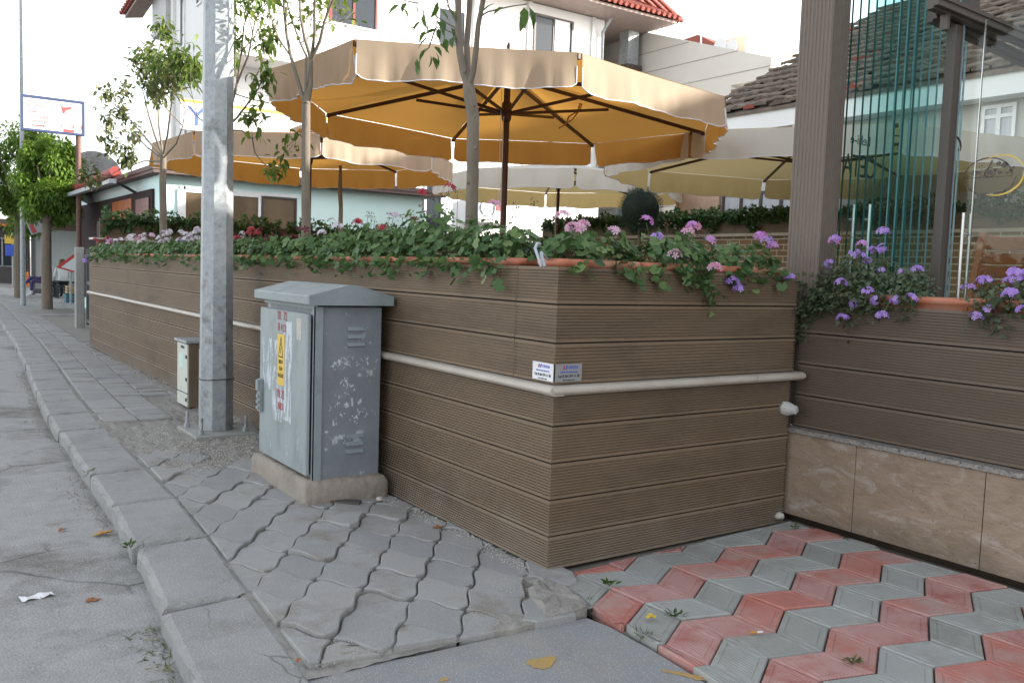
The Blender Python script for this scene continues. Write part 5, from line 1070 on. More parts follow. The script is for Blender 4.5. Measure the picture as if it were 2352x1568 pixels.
# crates beside them
M_crate = mat('teal_plastic', (0.03, 0.14, 0.2)); M_wood = mat('crate_wood', (0.45, 0.32, 0.16))
def crate(x, y, z, w_, d, h, m, label, tilt=0):
    t = thing('crate', label, 'crate', (x, y, z)); b = MB()
    for k in range(3):
        zz = z+h*k/3; b.box((x, y, zz+.01), (x+w_, y+.015, zz+h/3-.015)); b.box((x, y+d-.015, zz+.01), (x+w_, y+d, zz+h/3-.015)); b.box((x, y+.016, zz+.01), (x+.015, y+d-.016, zz+h/3-.015)); b.box((x+w_-.015, y+.016, zz+.01), (x+w_, y+d-.016, zz+h/3-.015))
    b.box((x+.002, y+.002, z), (x+w_-.002, y+d-.002, z+.01)); b.build('slats', m, t)
    b = MB(); rq = random.Random(int(x*100))
    for i in range(10): b.lathe([(0, .035), (.025, .025), (.036, 0), (.025, -.025), (0, -.035)], (x+rq.uniform(.06, w_-.06), y+rq.uniform(.06, d-.06), z+h*.86), n=8)
    b.build('produce', mat('produce', (0.35, 0.08, 0.03), (0.3, 0.25, 0.05), scale=8), t)
q = ony(152, 690, 27.5); crate(float(q[0]), 27.5, .0, .55, .4, .26, M_crate, 'teal plastic crate of produce on the pavement behind the concrete post'); crate(float(q[0])+.03, 27.55, .27, .5, .35, .22, M_wood, 'wooden crate of produce stacked on the teal crate')
q = ony(37, 640, 40); crate(float(q[0]), 40, .05, .45, .4, .6, mat('orange_plastic', (0.6, 0.2, 0.05)), 'orange slatted crate at the far left end of the street')
# red triangular road sign leaning by the shelter
q = ony(152, 606, 26.5); rs = thing('road_sign', 'red bordered triangular sign leaning behind the concrete post', 'sign', tuple(q)); qx, qz = float(q[0])+.1, float(q[2])
b = MB(); b.add([(qx-.35, 26.5, qz-.1), (qx+.28, 26.5, qz-.28), (qx+.2, 26.5, qz+.36), (qx-.35, 26.52, qz-.1), (qx+.28, 26.52, qz-.28), (qx+.2, 26.52, qz+.36)], [(0, 1, 2), (5, 4, 3), (0, 3, 4, 1), (1, 4, 5, 2), (2, 5, 3, 0)]); b.build('border', M_redl, rs)
b = MB(); b.add([(qx-.23, 26.495, qz-.09), (qx+.20, 26.495, qz-.21), (qx+.15, 26.495, qz+.22)], [(0, 1, 2)]); b.build('face', M_paper, rs); b = MB(); b.tube([(qx+.02, 26.55, qz-.1), (qx+.02, 26.6, 0)], .03); b.build('leg', M_galv, rs)
# shop fronts filling the far left end of the street
for (xa_, xb_, y, h, m, lab) in ((3.2, 5.0, 46, 2.9, mat('far_shop_dark', (0.10, 0.09, 0.09)), 'dark far shop front beyond the shelter'), (-3, 3.1, 62, 2.8, mat('far_shop_pale', (0.3, 0.28, 0.27)), 'low pale far shop at the end of the street'), (5.05, 9, 40, 3.0, mat('far_shop_brown', (0.13, 0.09, 0.07)), 'brown shop front behind the shelter glass')):
    t = thing('far_shop', lab, 'shop', (xa_, y, 0)); b = MB(); b.box((xa_, y, 0), (xb_, y+6, h)); b.build('wall', m, t); b = MB(); b.box((xa_-.1, y-.8, h-.35), (xb_+.1, y-.001, h-.25)); b.build('canopy', mat('orange_canopy', (0.55, 0.16, 0.04)), t); window(t, (1, 0, 0), ((xa_+xb_)/2, y, 1.4), (xb_-xa_)*.7, 1.3, (0, -1, 0), mullions=2, frame=M_galv)
q = ony(30, 590, 42); t = thing('street_sign', 'small blue and yellow sign on a thin post at the far left', 'sign', (float(q[0]), 42, 0)); X_ = float(q[0]); b = MB(); b.tube([(X_, 42, 0), (X_, 42, 2.2)], .05); b.build('post', M_galv, t); b = MB(); b.box((X_-.3, 41.93, 1.75), (X_+.3, 41.96, 2.1)); b.build('yellow_plate', M_yellow, t); b = MB(); b.box((X_-.28, 41.93, 1.25), (X_+.28, 41.96, 1.7)); b.build('blue_plate', M_bluep, t)

# ---------------------------------------------------------------- parasols
def parasol(name, label, cx, cy, zr, R0, rot, fab, apex, group, zfloor=.6, vh=.31, seed=1, pole_r=.032, cords=True, cors=None):
    t = thing(name, label, 'parasol', (cx, cy, zfloor), group); q = random.Random(seed); NS = 18; NR = 8
    cor = cors or [(R0*math.cos(rot+k*math.pi/4), R0*math.sin(rot+k*math.pi/4)) for k in range(8)]
    # canopy: eight sagging panels
    b = MB()
    for k in range(8):
        a, c = V(*cor[k], zr), V(*cor[(k+1) % 8], zr); vs = []
        for i in range(NR+1):
            s = .055+(1-.055)*i/NR
            for j in range(NS+1):
                u = j/NS; p = a.lerp(c, u); z = apex+(zr-apex)*s; e = math.sin(math.pi*u)
                sag = -.045*e*math.sin(math.pi*min(1, s*1.0))**.7*(R0/1.9); pull = 1-.012*e*s
                vs.append((cx+p.x*s*pull, cy+p.y*s*pull, z+sag+q.gauss(0, .0006)))
        b.add(vs, [(i*(NS+1)+j, i*(NS+1)+j+1, (i+1)*(NS+1)+j+1, (i+1)*(NS+1)+j) for i in range(NR) for j in range(NS)], smooth=True)
    b.build('canopy', fab, t)
    # vent cap and finial
    b = MB(); vs = [(cx, cy, apex+.13)]; m = 48
    for i in range(m): a = 2*math.pi*i/m; vs.append((cx+.17*math.cos(a), cy+.17*math.sin(a), apex+.07+.008*math.cos(8*a)))
    for i in range(m): a = 2*math.pi*i/m; rr_ = .30+.02*math.cos(8*a); vs.append((cx+rr_*math.cos(a), cy+rr_*math.sin(a), apex-.02+.018*math.cos(8*a)))
    b.add(vs, [(0, 1+(i+1) % m, 1+i) for i in range(m)]+[(1+(i+1) % m, 1+m+(i+1) % m, 1+m+i, 1+i) for i in range(m)], smooth=True); b.build('vent_cap', fab, t)
    b = MB(); b.lathe([(0, .27), (.012, .25), (.022, .22), (.014, .19), (.024, .17), (.03, .12)], (cx, cy, apex), n=12); b.build('finial', M_umbw, t)
    # valance: one hanging flap per side with rounded lower corners and folds, piped in white
    for k in range(8):
        a, c = V(*cor[k], zr), V(*cor[(k+1) % 8], zr); d = (c-a); L_ = d.length; d.normalize(); out = V(d.y, -d.x, 0)
        n = 40; m = 7; vs = []; low = []; f1, f2, ph = q.uniform(3, 5), q.uniform(9, 13), q.uniform(0, 6); amp = q.uniform(.014, .026)
        flare = q.uniform(-.02, .05); wave = q.uniform(.006, .016)
        for i in range(n+1):
            u = i/n; g = .012; uu_ = g+(1-2*g)*u; s_ = uu_*L_; edge_d = min(s_, L_-s_)
            rr_ = .11; hh = vh if edge_d > rr_ else vh-(rr_-math.sqrt(max(0, rr_*rr_-(rr_-edge_d)**2)))*.75
            hh += wave*math.sin(2*math.pi*u*f1*.5+ph)
            pull = -.02*math.sin(math.pi*uu_)
            for j in range(m+1):
                v_ = j/m; fold = amp*(v_**1.2)*(math.sin(2*math.pi*u*f1+ph)+.55*math.sin(2*math.pi*u*f2+ph*2)+.4*math.sin(2*math.pi*(u*1.6+v_*.5)+ph))
                p = a+d*s_+out*(fold+flare*v_-pull*-1*(1-v_)*.0+.006); zz = zr-.004-.028*math.sin(math.pi*uu_)*0-hh*v_
                inward = -.012*R0*math.sin(math.pi*uu_)*(1-v_)
                p = p+out*inward
                vs.append((cx+p.x, cy+p.y, zz))
            low.append(vs[-1])
        b = MB(); b.add(vs, [(i*(m+1)+j, (i+1)*(m+1)+j, (i+1)*(m+1)+j+1, i*(m+1)+j+1) for i in range(n) for j in range(m)], smooth=True); vo = b.build('valance', fab, t)
        b = MB(); b.tube([vs[3]]+low+[vs[n*(m+1)+3]], .0042, n=5); b.build('piping', M_pipe, vo)
    # frame
    b = MB(); b.tube([(cx, cy, zfloor), (cx, cy, apex+.02)], pole_r, n=14); b.build('pole', M_umbw, t)
    hub = zr-.06
    b = MB(); b.lathe([(pole_r, .10), (.048, .08), (.052, .0), (.046, -.07), (.034, -.10), (pole_r, -.078)], (cx, cy, hub), n=16); b.build('sliding_hub', M_umbw, t)
    b = MB(); b.lathe([(.0, .03), (.055, .02), (.06, -.05), (pole_r, -.06)], (cx, cy, apex-.08), n=16); b.build('crown_hub', M_umbw, t)
    def bar(b, p, q_, w_, h_):
        p = V(*p); q_ = V(*q_); d = (q_-p).normalized(); s_ = V(0, 0, 1).cross(d).normalized()*w_/2; u_ = d.cross(s_).normalized()*h_/2
        b.extrude([p-s_-u_, p+s_-u_, p+s_+u_, p-s_+u_], p, q_)
    for k in range(8):
        X, Y = cor[k]; b = MB(); bar(b, (cx+X*.03, cy+Y*.03, apex-.075), (cx+X*.985, cy+Y*.985, zr-.022), .022, .034)
        b.box((cx+X*.99-.016, cy+Y*.99-.016, zr-.045), (cx+X*.99+.016, cy+Y*.99+.016, zr-.006)); b.build('rib', M_umbw, t)
        b = MB(); zm = apex-.085+(zr-.02-apex+.075)*.5; bar(b, (cx+X*.02, cy+Y*.02, hub-.01), (cx+X*.48, cy+Y*.48, zm-.02), .018, .028); b.build('strut', M_umbw, t)
    if cords:
        b = MB(); b.tube([(cx-.045, cy-.02, hub-.05), (cx-.048, cy-.02, zfloor+.5)], .0035, n=4, cap=False); b.tube([(cx-.10, cy-.05, apex-.2), (cx-.085, cy-.04, zfloor+.6)], .0025, n=4, cap=False); b.build('cord', M_pipe, t)
    b = MB(); b.bbox((cx-.32, cy-.32, zfloor), (cx+.32, cy+.32, zfloor+.07), .01); b.lathe([(.05, .07), (.05, .35), (pole_r, .36)], (cx, cy, zfloor), n=12); b.build('base', M_black2, t)
    return t
KS = 1.2308
u1c = [(2.18, 4.82), (3.33, 4.18), (4.90, 4.46), (5.93, 5.62), (5.74, 6.94), (4.57, 7.71), (3.05, 7.28), (2.07, 6.0)]
u1 = parasol('parasol', 'large tan parasol with orange underside, nearest, right behind the corner of the planter wall', 3.97*KS, 5.88*KS, 2.90, 1.93*KS, 0, F_tan, 3.24, 'parasols over the terrace', seed=3, vh=.27, cors=[((x-3.97)*KS, (y-5.88)*KS) for x, y in u1c])
b = MB(); ox, oy, oz = 5.85, 7.3, 2.58
b.tube([(ox, oy, 3.07), (ox-.05, oy-.02, 2.97), (ox-.17, oy-.03, 2.90), (ox-.21, oy-.02, 2.80)], .008, n=4); b.tube([(ox+.02, oy, 3.06), (ox-.02, oy-.02, 2.99), (ox-.14, oy-.05, 2.87), (ox-.31, oy-.05, 2.76)], .007, n=4); b.build('tie_ribbon', F_tan, u1)
parasol('parasol', 'second tan parasol with orange underside, farther left, crossed by the lamp pole', 4.13*KS, 10.35*KS, 2.95, 1.78*KS, R_(252), F_tan, 3.27, 'parasols over the terrace', seed=5)
parasol('parasol', 'cream parasol in the middle distance, between the big tan one and the brick wall', 10.36, 13.5, 3.02, 2.36, R_(-121), F_cream, 3.38, 'parasols over the terrace', seed=7)
parasol('parasol', 'cream parasol on the right, partly behind the corner post and the folded glass', 9.95, 7.45, 2.92, 2.75, R_(-127), F_cream, 3.33, 'parasols over the terrace', seed=9)

# ---------------------------------------------------------------- flower troughs and plants
def trough(P, D, L_, label, group):
    """terracotta trough with a rolled rim; P start on the wall top, D direction along the wall, inward normal to its left/right"""
    t = thing('flower_trough', label, 'flower trough', tuple(P), group); P = V(*P); D = V(*D); I = V(-D.y, D.x, 0) if False else None
    return t
def make_trough(x0, y0, x1, y1, z, label, group):
    t = thing('flower_trough', label, 'flower trough', ((x0+x1)/2, (y0+y1)/2, z), group)
    def rr_poly(d, r=.035, n=5):
        p = []
        for (cx, cy, a0) in ((x1-d-r, y1-d-r, 0), (x0+d+r, y1-d-r, 90), (x0+d+r, y0+d+r, 180), (x1-d-r, y0+d+r, 270)):
            for i in range(n+1): a = R_(a0+90*i/n); p.append((cx+r*math.cos(a), cy+r*math.sin(a)))
        return p
    b = MB(); pr = [(.016, -.078), (.008, -.005), (.0, -.002), (-.006, .010), (-.004, .024), (.004, .030), (.014, .026), (.018, .01), (.018, -.02)]
    vs = []; m = None
    for d, h in pr: pp = rr_poly(d); m = len(pp); vs += [(x, y, z+h) for x, y in pp]
    b.add(vs, [(k*m+i, k*m+(i+1) % m, (k+1)*m+(i+1) % m, (k+1)*m+i) for k in range(len(pr)-1) for i in range(m)], smooth=True); b.build('rim', M_terra, t)
    b = MB(); b.add([(x, y, z-.01) for x, y in rr_poly(.017)], [tuple(range(m))]); b.build('soil', M_soil, t); return t
def flowers(par, pos, nrm, size, m, nm='blossom', tm=T_FL, tilt=.5):
    if len(pos) == 0: return
    f = frames(np.array(nrm, float)); R = np.stack([f[:, :, 0], f[:, :, 2], f[:, :, 1]], 2)   # template z along normal
    instance(nm, tm, pos, R, size, m, par)
def geranium(name, label, c, lx, ly, h, nleaf, blooms, seed, group, lmat=L_ger, leafsize=.060, tm=T_GER, bs=.034, droop=0, face=(-1, 0), buds=3, cat='flower', dens_low=.0):
    """mound of round leaves over a trough, long axis lx/ly half sizes; blooms: list of (material, count, kind)"""
    rng = np.random.RandomState(seed); t = thing(name, label, cat, tuple(c), group); c = np.array(c, float)
    n = nleaf; th = rng.uniform(0, 2*np.pi, n); rad = np.sqrt(rng.uniform(0, 1, n)); hz = rng.uniform(0, 1, n)**.75
    ux = np.cos(th)*rad; uy = np.sin(th)*rad
    dome = np.sqrt(np.clip(1-rad**2*.85, 0, 1)); lump = 1+.22*np.sin(ux*5+seed)*np.cos(uy*4+seed*.7)
    pos = np.stack([c[0]+ux*lx, c[1]+uy*ly, c[2]+.015+h*dome*hz*lump], 1)
    if droop:
        k = rng.rand(n) < droop; m = k.sum(); s = rng.uniform(-.9, .9, m); w_ = np.array([-face[1], face[0]]); L_ = lx if abs(face[0]) < .5 else ly
        base = np.stack([c[0]+face[0]*(lx if abs(face[0]) > .5 else ly)*rng.uniform(.8, 1.15, m)+w_[0]*s*L_, c[1]+face[1]*(lx if abs(face[0]) > .5 else ly)*rng.uniform(.8, 1.15, m)+w_[1]*s*L_, c[2]-rng.uniform(-.03, .14, m)*rng.uniform(.2, 1, m)], 1); pos[k] = base
    R = rot_rand(n, .45, rng); outw = np.stack([ux, uy, np.zeros(n)], 1)
    # tip the leaves outwards
    tip = np.stack([ux*.7+face[0]*.25+rng.normal(0, .38, n), uy*.7+face[1]*.25+rng.normal(0, .38, n), .7+rng.normal(0, .3, n)], 1); f = frames(tip); Rf = np.stack([f[:, :, 0], f[:, :, 2], f[:, :, 1]], 2)
    spin = rng.uniform(0, 2*np.pi, n); cs, sn = np.cos(spin), np.sin(spin); Z = np.zeros(n); O = np.ones(n)
    Rs = np.stack([np.stack([cs, -sn, Z], 1), np.stack([sn, cs, Z], 1), np.stack([Z, Z, O], 1)], 1)
    instance('leaves', tm, pos, Rf @ Rs, rng.uniform(.35, 1.2, n)*leafsize, lmat, t, tint=np.clip(rng.normal(.48, .25, n)+.25*(hz-.5), 0, 1))
    # stems
    b = MB(); ns = max(10, nleaf//9)
    for i in rng.choice(n, ns, replace=False):
        p = pos[i]; q0 = np.array([c[0]+(p[0]-c[0])*.35, c[1]+(p[1]-c[1])*.6, c[2]-.01]); mid = (p+q0)/2+[0, 0, .02]; b.tube([tuple(q0), tuple(mid), tuple(p)], .0022, n=3, cap=False)
    FP = {}
    for (m, cnt, kind) in blooms:
        for k in range(cnt):
            s = rng.uniform(-.9, .9); cr = rng.uniform(-.7, .9)
            if abs(face[0]) > .5: bx, by = c[0]+face[0]*abs(cr)*lx*.8, c[1]+s*ly
            else: bx, by = c[0]+s*lx, c[1]+face[1]*abs(cr)*ly*.8
            top = np.array([bx+rng.normal(0, .02), by+rng.normal(0, .02), c[2]+h*rng.uniform(.75, 1.45)])
            if kind == 'hang': top = np.array([bx+face[0]*lx*.9, by+face[1]*ly*.9, c[2]+rng.uniform(-.12, .08)])
            st = np.array([c[0]+(bx-c[0])*.8, c[1]+(by-c[1])*.8, c[2]+.05]); b.tube([tuple(st), tuple((st+top)/2+[0, 0, .02]), tuple(top)], .002, n=3, cap=False)
            nf = rng.randint(11, 20) if kind != 'pansy' else 2; R_h = .030 if kind != 'pansy' else .014
            d = rng.normal(0, 1, (nf, 3)); d[:, 2] = np.abs(d[:, 2])+.25; d /= np.linalg.norm(d, axis=1, keepdims=True)
            pp = top+d*R_h
            FP.setdefault(m.name, [m, [], [], []]); FP[m.name][1] += list(pp); FP[m.name][2] += list(d+np.array([face[0], face[1], 0])*.4); FP[m.name][3] += [bs if kind != 'pansy' else .06]*nf
            if kind == 'umbel' and rng.rand() < .8:
                nb = rng.randint(3, 7); db = rng.normal(0, 1, (nb, 3)); db[:, 2] -= .5; db /= np.linalg.norm(db, axis=1, keepdims=True)
                FP.setdefault('bud', [P_bud, [], [], []]); FP['bud'][1] += list(top+db*.034); FP['bud'][2] += list(db); FP['bud'][3] += [.011]*nb
    for k in range(buds):
        s = rng.uniform(-.9, .9); bx, by = (c[0]+rng.uniform(-.6, .6)*lx, c[1]+s*ly) if abs(face[0]) > .5 else (c[0]+s*lx, c[1]+rng.uniform(-.6, .6)*ly)
        top = np.array([bx, by, c[2]+h*rng.uniform(1.0, 1.5)]); b.tube([(bx, by, c[2]+.04), tuple(top)], .0018, n=3, cap=False); nb = rng.randint(6, 12); db = rng.normal(0, 1, (nb, 3)); db /= np.linalg.norm(db, axis=1, keepdims=True)
        FP.setdefault('bud', [P_bud, [], [], []]); FP['bud'][1] += list(top+db*.018); FP['bud'][2] += list(db); FP['bud'][3] += [.013]*nb
    so_ = b.build('stems', L_stem, t)
    for k, (m, p, d, s) in FP.items(): flowers(t, np.array(p), np.array(d), np.array(s), m, 'buds' if k == 'bud' else 'blossoms', T_BUD if k == 'bud' else T_FL)
    return t
ORD = ['first', 'second', 'third', 'fourth', 'fifth', 'sixth', 'seventh', 'eighth', 'ninth', 'tenth', 'eleventh', 'twelfth', 'thirteenth', 'fourteenth', 'fifteenth', 'sixteenth', 'seventeenth', 'eighteenth', 'nineteenth']
TZ = 1.345
kinds = [([(P_pink, 1, 'umbel')], 'sparse pale pink'), ([(P_red, 3, 'umbel')], 'red'), ([(P_red, 2, 'umbel'), (P_white, 1, 'umbel')], 'red and white'), ([(P_white, 3, 'umbel'), (P_dark, 1, 'pansy')], 'pale pink-white'), ([(P_dark, 3, 'pansy')], 'blackish red pansy'), ([(P_dark, 2, 'pansy'), (P_red, 2, 'umbel')], 'dark red pansy'),
         ([(P_red, 3, 'umbel')], 'small red'), ([(P_white, 5, 'umbel'), (P_red, 1, 'umbel')], 'white'), ([(P_white, 6, 'umbel')], 'dense white'), ([(P_white, 6, 'umbel'), (P_lil, 1, 'umbel')], 'white and lilac'), ([(P_white, 7, 'umbel')], 'bright white'), ([(P_white, 5, 'umbel'), (P_pink, 2, 'umbel')], 'white and pink'),
         ([(P_white, 5, 'umbel'), (P_pink, 2, 'umbel')], 'pink and white'), ([(P_white, 4, 'umbel')], 'white'), ([(P_white, 3, 'umbel'), (P_mag, 2, 'umbel')], 'white and mauve'), ([(P_red, 3, 'umbel'), (P_mag, 2, 'umbel')], 'red and mauve'), ([(P_red, 3, 'umbel'), (P_lil, 3, 'hang')], 'red and lilac')]
y = 3.315
for i in range(17):
    L_ = .62
    make_trough(WX+.012, y, WX+.20, y+L_, TZ-.012, 'terracotta flower trough, %s along the street wall counted from its corner' % ORD[i], 'terracotta troughs on the street wall')
    bl, lab = kinds[i]; h = (.19, .26, .19, .17, .15, .15, .15, .17, .17, .17, .17, .16, .16, .15, .15, .15, .15)[i]; near = i < 6
    geranium('geranium', '%s flowering clump in the %s trough of the street wall' % (lab, ORD[i]), (WX+.10, y+L_/2, TZ), .15, L_*.54, h, 380 if near else 220, bl, 100+i, 'flowering clumps along the street wall', leafsize=.054 if near else .054, droop=.13, face=(-1, 0), buds=(5 if i in (0, 1, 2) else 3), tm=T_GER)
    y += L_+.015
xs_ = [(2.335, 2.80), (2.83, 3.28), (3.31, 3.82)]
labs = [('round-leaved pink-and-white geranium', [(P_pink, 5, 'umbel')]), ('trailing mauve-pink geranium', [(P_pink, 2, 'umbel'), (P_mag, 2, 'umbel'), (P_lil, 1, 'umbel'), (P_pink, 2, 'hang')]), ('lilac geranium', [(P_mag, 3, 'umbel'), (P_lil, 1, 'umbel'), (P_lil, 3, 'hang')])]
for k, (x0, x1) in enumerate(xs_):
    make_trough(x0, WY+.012, x1, WY+.20, TZ-.012, 'terracotta flower trough, %s from the corner on the courtyard side' % ORD[k], 'terracotta troughs on the courtyard side')
    geranium('geranium', labs[k][0]+' in the %s trough of the courtyard side' % ORD[k], ((x0+x1)/2, WY+.11, TZ), (x1-x0)*.54, .14, (.13, .15, .13)[k], (190, 250, 210)[k], labs[k][1], 200+k, 'flowering clumps on the courtyard side', leafsize=(.062, .05, .05)[k], droop=(.10, .24, .18)[k], face=(0, -1), buds=3)
# trailing strands over the edge
def strand(par, pts, n, leafsize, m, tm, seed, mstem=L_stem, r=.002, spread=.02, tintc=.4):
    rng = np.random.RandomState(seed); b = MB(); b.tube(pts, r, n=4, cap=False); b.build('trailing_stem', mstem, par); P_ = np.array(pts); L_ = len(pts)-1
    tt = rng.uniform(0, L_, n); i = np.minimum(tt.astype(int), L_-1); p = P_[i]+(P_[i+1]-P_[i])*(tt-i)[:, None]+rng.normal(0, spread, (n, 3)); instance('trailing_leaves', tm, p, rot_rand(n, .9, rng), rng.uniform(.6, 1.1, n)*leafsize, m, par, tint=np.clip(rng.normal(tintc, .2, n), 0, 1))
iv = thing('trailing_geranium', 'ivy-leaved strand hanging down over the courtyard-side boards', 'flower', (3.3, WY-.03, TZ), 'flowering clumps on the courtyard side')
p_ = lambda x, y_, yy: tuple(ony(x, y_, yy))
strand(iv, [p_(1600, 610, WY+.03), p_(1620, 640, WY-.05), p_(1635, 670, WY-.04), p_(1640, 702, WY-.03)], 70, .034, L_ger, T_IVY, 31, spread=.022)
strand(iv, [p_(1590, 600, WY+.03), p_(1578, 630, WY-.05), p_(1590, 655, WY-.03)], 40, .034, L_ger, T_IVY, 32, spread=.02)
strand(iv, [p_(1440, 600, WY+.03), p_(1450, 625, WY-.04), p_(1475, 648, WY-.03)], 22, .03, L_ger, T_IVY, 33)
# terracotta troughs and verbena on the right planter
vx = RX+.06
make_trough(vx, 1.05, vx+.20, 1.95, 1.215, 'faded terracotta flower trough on the right planter, under the purple verbena at the picture edge', 'terracotta troughs on the right planter')
make_trough(vx, 1.97, vx+.20, 2.84, 1.215, 'faded terracotta flower trough on the right planter, beside the corner post', 'terracotta troughs on the right planter')
geranium('verbena', 'sprawling grey-green verbena with scattered lilac heads beside the corner post', (vx+.08, 2.74, 1.23), .15, .21, .22, 1100, [(P_lil, 6, 'umbel'), (P_mag, 2, 'umbel'), (P_lil, 2, 'hang')], 301, 'verbena on the right planter', lmat=L_verb, bs=.026, leafsize=.027, tm=T_IVY, droop=.42, face=(-1, 0), buds=4)
geranium('verbena', 'verbena with lilac rosettes in front of the folded glass', (vx+.08, 2.47, 1.23), .13, .13, .13, 380, [(P_lil, 3, 'umbel'), (P_lil, 3, 'hang')], 302, 'verbena on the right planter', lmat=L_verb, bs=.026, leafsize=.027, tm=T_IVY, droop=.32, face=(-1, 0), buds=3)
geranium('verbena', 'dense purple verbena at the right edge in front of the teak chair', (vx+.08, 1.96, 1.23), .14, .19, .10, 420, [(P_lil, 18, 'umbel'), (P_lil, 8, 'hang')], 303, 'verbena on the right planter', lmat=L_verb, bs=.026, leafsize=.027, tm=T_IVY, droop=.35, face=(-1, 0), buds=4)
vt = thing('trailing_verbena', 'dusty verbena strands hanging over the board wall below the corner post', 'flower', (RX, 2.85, 1.2), 'verbena on the right planter')
px_ = lambda x, y_, xx: tuple(onx(x, y_, xx))
for k, pts in enumerate(([(1890, 640), (1860, 680), (1830, 720), (1812, 760), (1798, 795)], [(1870, 650), (1850, 700), (1845, 745), (1835, 780)], [(1900, 650), (1870, 700), (1866, 730)], [(1960, 700), (1950, 735), (1945, 762)], [(2290, 700), (2292, 725), (2288, 755)])):
    strand(vt, [px_(x, y_, RX+.04-.015*(i > 0)-.03*(i == 0)*-1) for i, (x, y_) in enumerate(pts)], 150 if k < 3 else 30, .028, L_verb, T_IVY, 40+k, spread=.034, tintc=.5)
rng = np.random.RandomState(5)
hp, hn = [], []
for (x, y_) in ((1817, 742), (1962, 698), (2010, 690), (2055, 688), (1905, 605), (2027, 570)):
    c0 = np.array(onx(x, y_, RX-.02))
    for k in range(12): d = rng.normal(0, 1, 3); d[0] = -abs(d[0])-.3; d /= np.linalg.norm(d); hp.append(c0+d*.022); hn.append(d)
flowers(vt, hp, hn, .024, P_lil, 'blossoms')
b = MB(); q = onx(2027, 575, RX-.02); b.tube([tuple(onx(2040, 660, RX+.08)), tuple(onx(2038, 610, RX+.03)), tuple(q)], .002, n=4); b.build('flower_stem', L_stem, vt)
# pale rubber cable looped over the corner trough
cbv = thing('cable_loop', 'loop of pale grey cable hooked over the rim of the corner trough', 'cable', tuple(ony(1240, 600, WY+.05)))
b = MB(); b.tube([p_(1243, 612, WY-.004), p_(1236, 590, WY+.01), p_(1229, 570, WY+.04), p_(1234, 559, WY+.06), p_(1240, 560, WY+.09)], .0065, n=8); b.tube([p_(1251, 612, WY-.004), p_(1245, 590, WY+.02), p_(1243, 580, WY+.06), p_(1262, 600, WY+.12)], .0065, n=8); b.build('cable', mat('pale_grey_cable', (0.42, 0.46, 0.5)), cbv)
# ivy on the terrace planters
def ivy(label, P0, P1, face, n, hang, up, seed, group):
    rng = np.random.RandomState(seed); P0 = np.array(P0, float); P1 = np.array(P1, float); t = thing('ivy', label, 'ivy', tuple((P0+P1)/2), group); u = rng.uniform(0, 1, n)
    prof = .5+.5*np.sin(u*37+seed)*np.sin(u*13+seed*2); top = rng.rand(n) < .5
    z = np.where(top, rng.uniform(-.02, 1, n)**1.5*up*(.4+prof), -rng.uniform(0, 1, n)*hang*(prof**1.3+.12)); out = np.where(top, rng.normal(0, .07, n), rng.uniform(.01, .09, n))
    pos = P0+(P1-P0)*u[:, None]+np.array([face[0], face[1], 0])*out[:, None]+np.array([0, 0, 1])*z[:, None]
    instance('leaves', T_IVY, pos, rot_rand(n, .8, rng), rng.uniform(.6, 1.2, n)*.062, L_ivy, t, tint=np.clip(rng.normal(.35, .2, n)+.25*top, 0, 1))
    b = MB()
    for k in range(26):
        s = rng.rand(); p = P0+(P1-P0)*s; L_ = hang*rng.uniform(.3, .9); b.tube([tuple(p+np.array([face[0], face[1], 0])*.02), tuple(p+np.array([face[0]*.05, face[1]*.05, -L_])+(P1-P0)/np.linalg.norm(P1-P0)*rng.normal(0, .1))], .004, n=3, cap=False)
    b.build('stems', L_stem, t); return t
ivy('ivy spilling over the far left end planter, around the crooked tree trunk', (2.5, NY+.02, 1.88), (5.2, NY+.02, 1.88), (0, -1), 1700, .26, .15, 1, 'ivy on the terrace planters')
ivy('ivy along the far planter under the mint wall', (5.3, NY+.02, 1.88), (11.2, NY+.02, 1.88), (0, -1), 3000, .20, .14, 2, 'ivy on the terrace planters')
ivy('dark ivy on the brick wall planter left of the clipped ball', (EX, 15.3, 2.33), (EX, 12.1, 2.33), (-1, 0), 2200, .22, .12, 3, 'ivy on the terrace planters')
ivy('dark ivy on the brick wall planter between the clipped ball and the corner post', (EX, 12.0, 2.33), (EX, 8.6, 2.33), (-1, 0), 2800, .26, .14, 4, 'ivy on the terrace planters')
ivy('ivy on the brick wall planter seen through the glass', (EX, 8.5, 2.33), (EX, 1.5, 2.33), (-1, 0), 2800, .3, .15, 5, 'ivy on the terrace planters')
# second row of low shrubs inside the left wall, sunlit
for k in range(5):
    yy = 8.8+k*1.05; geranium('bedding_plant', 'yellow-green sunlit bedding plant behind the white flowers, %s from the right' % ORD[k], (WX+.55, yy, 1.36), .16, .45, .16, 130, [(P_white, 2, 'umbel')], 400+k, 'sunlit bedding plants inside the street wall', lmat=L_tree, leafsize=.05, tm=T_OV, buds=1, cat='plant')
b = MB(); b.box((WX+.30, 3.3, .6), (WX+.75, WL-.3, 1.33)); inb = thing('inner_bed', 'brown raised bed inside the street wall holding the trees', 'planter', (WX+.5, 8, .6)); b.build('box', M_wpc2, inb); b = MB(); b.box((WX+.31, 3.31, 1.331), (WX+.74, WL-.31, 1.345)); b.build('soil', M_soil, inb)

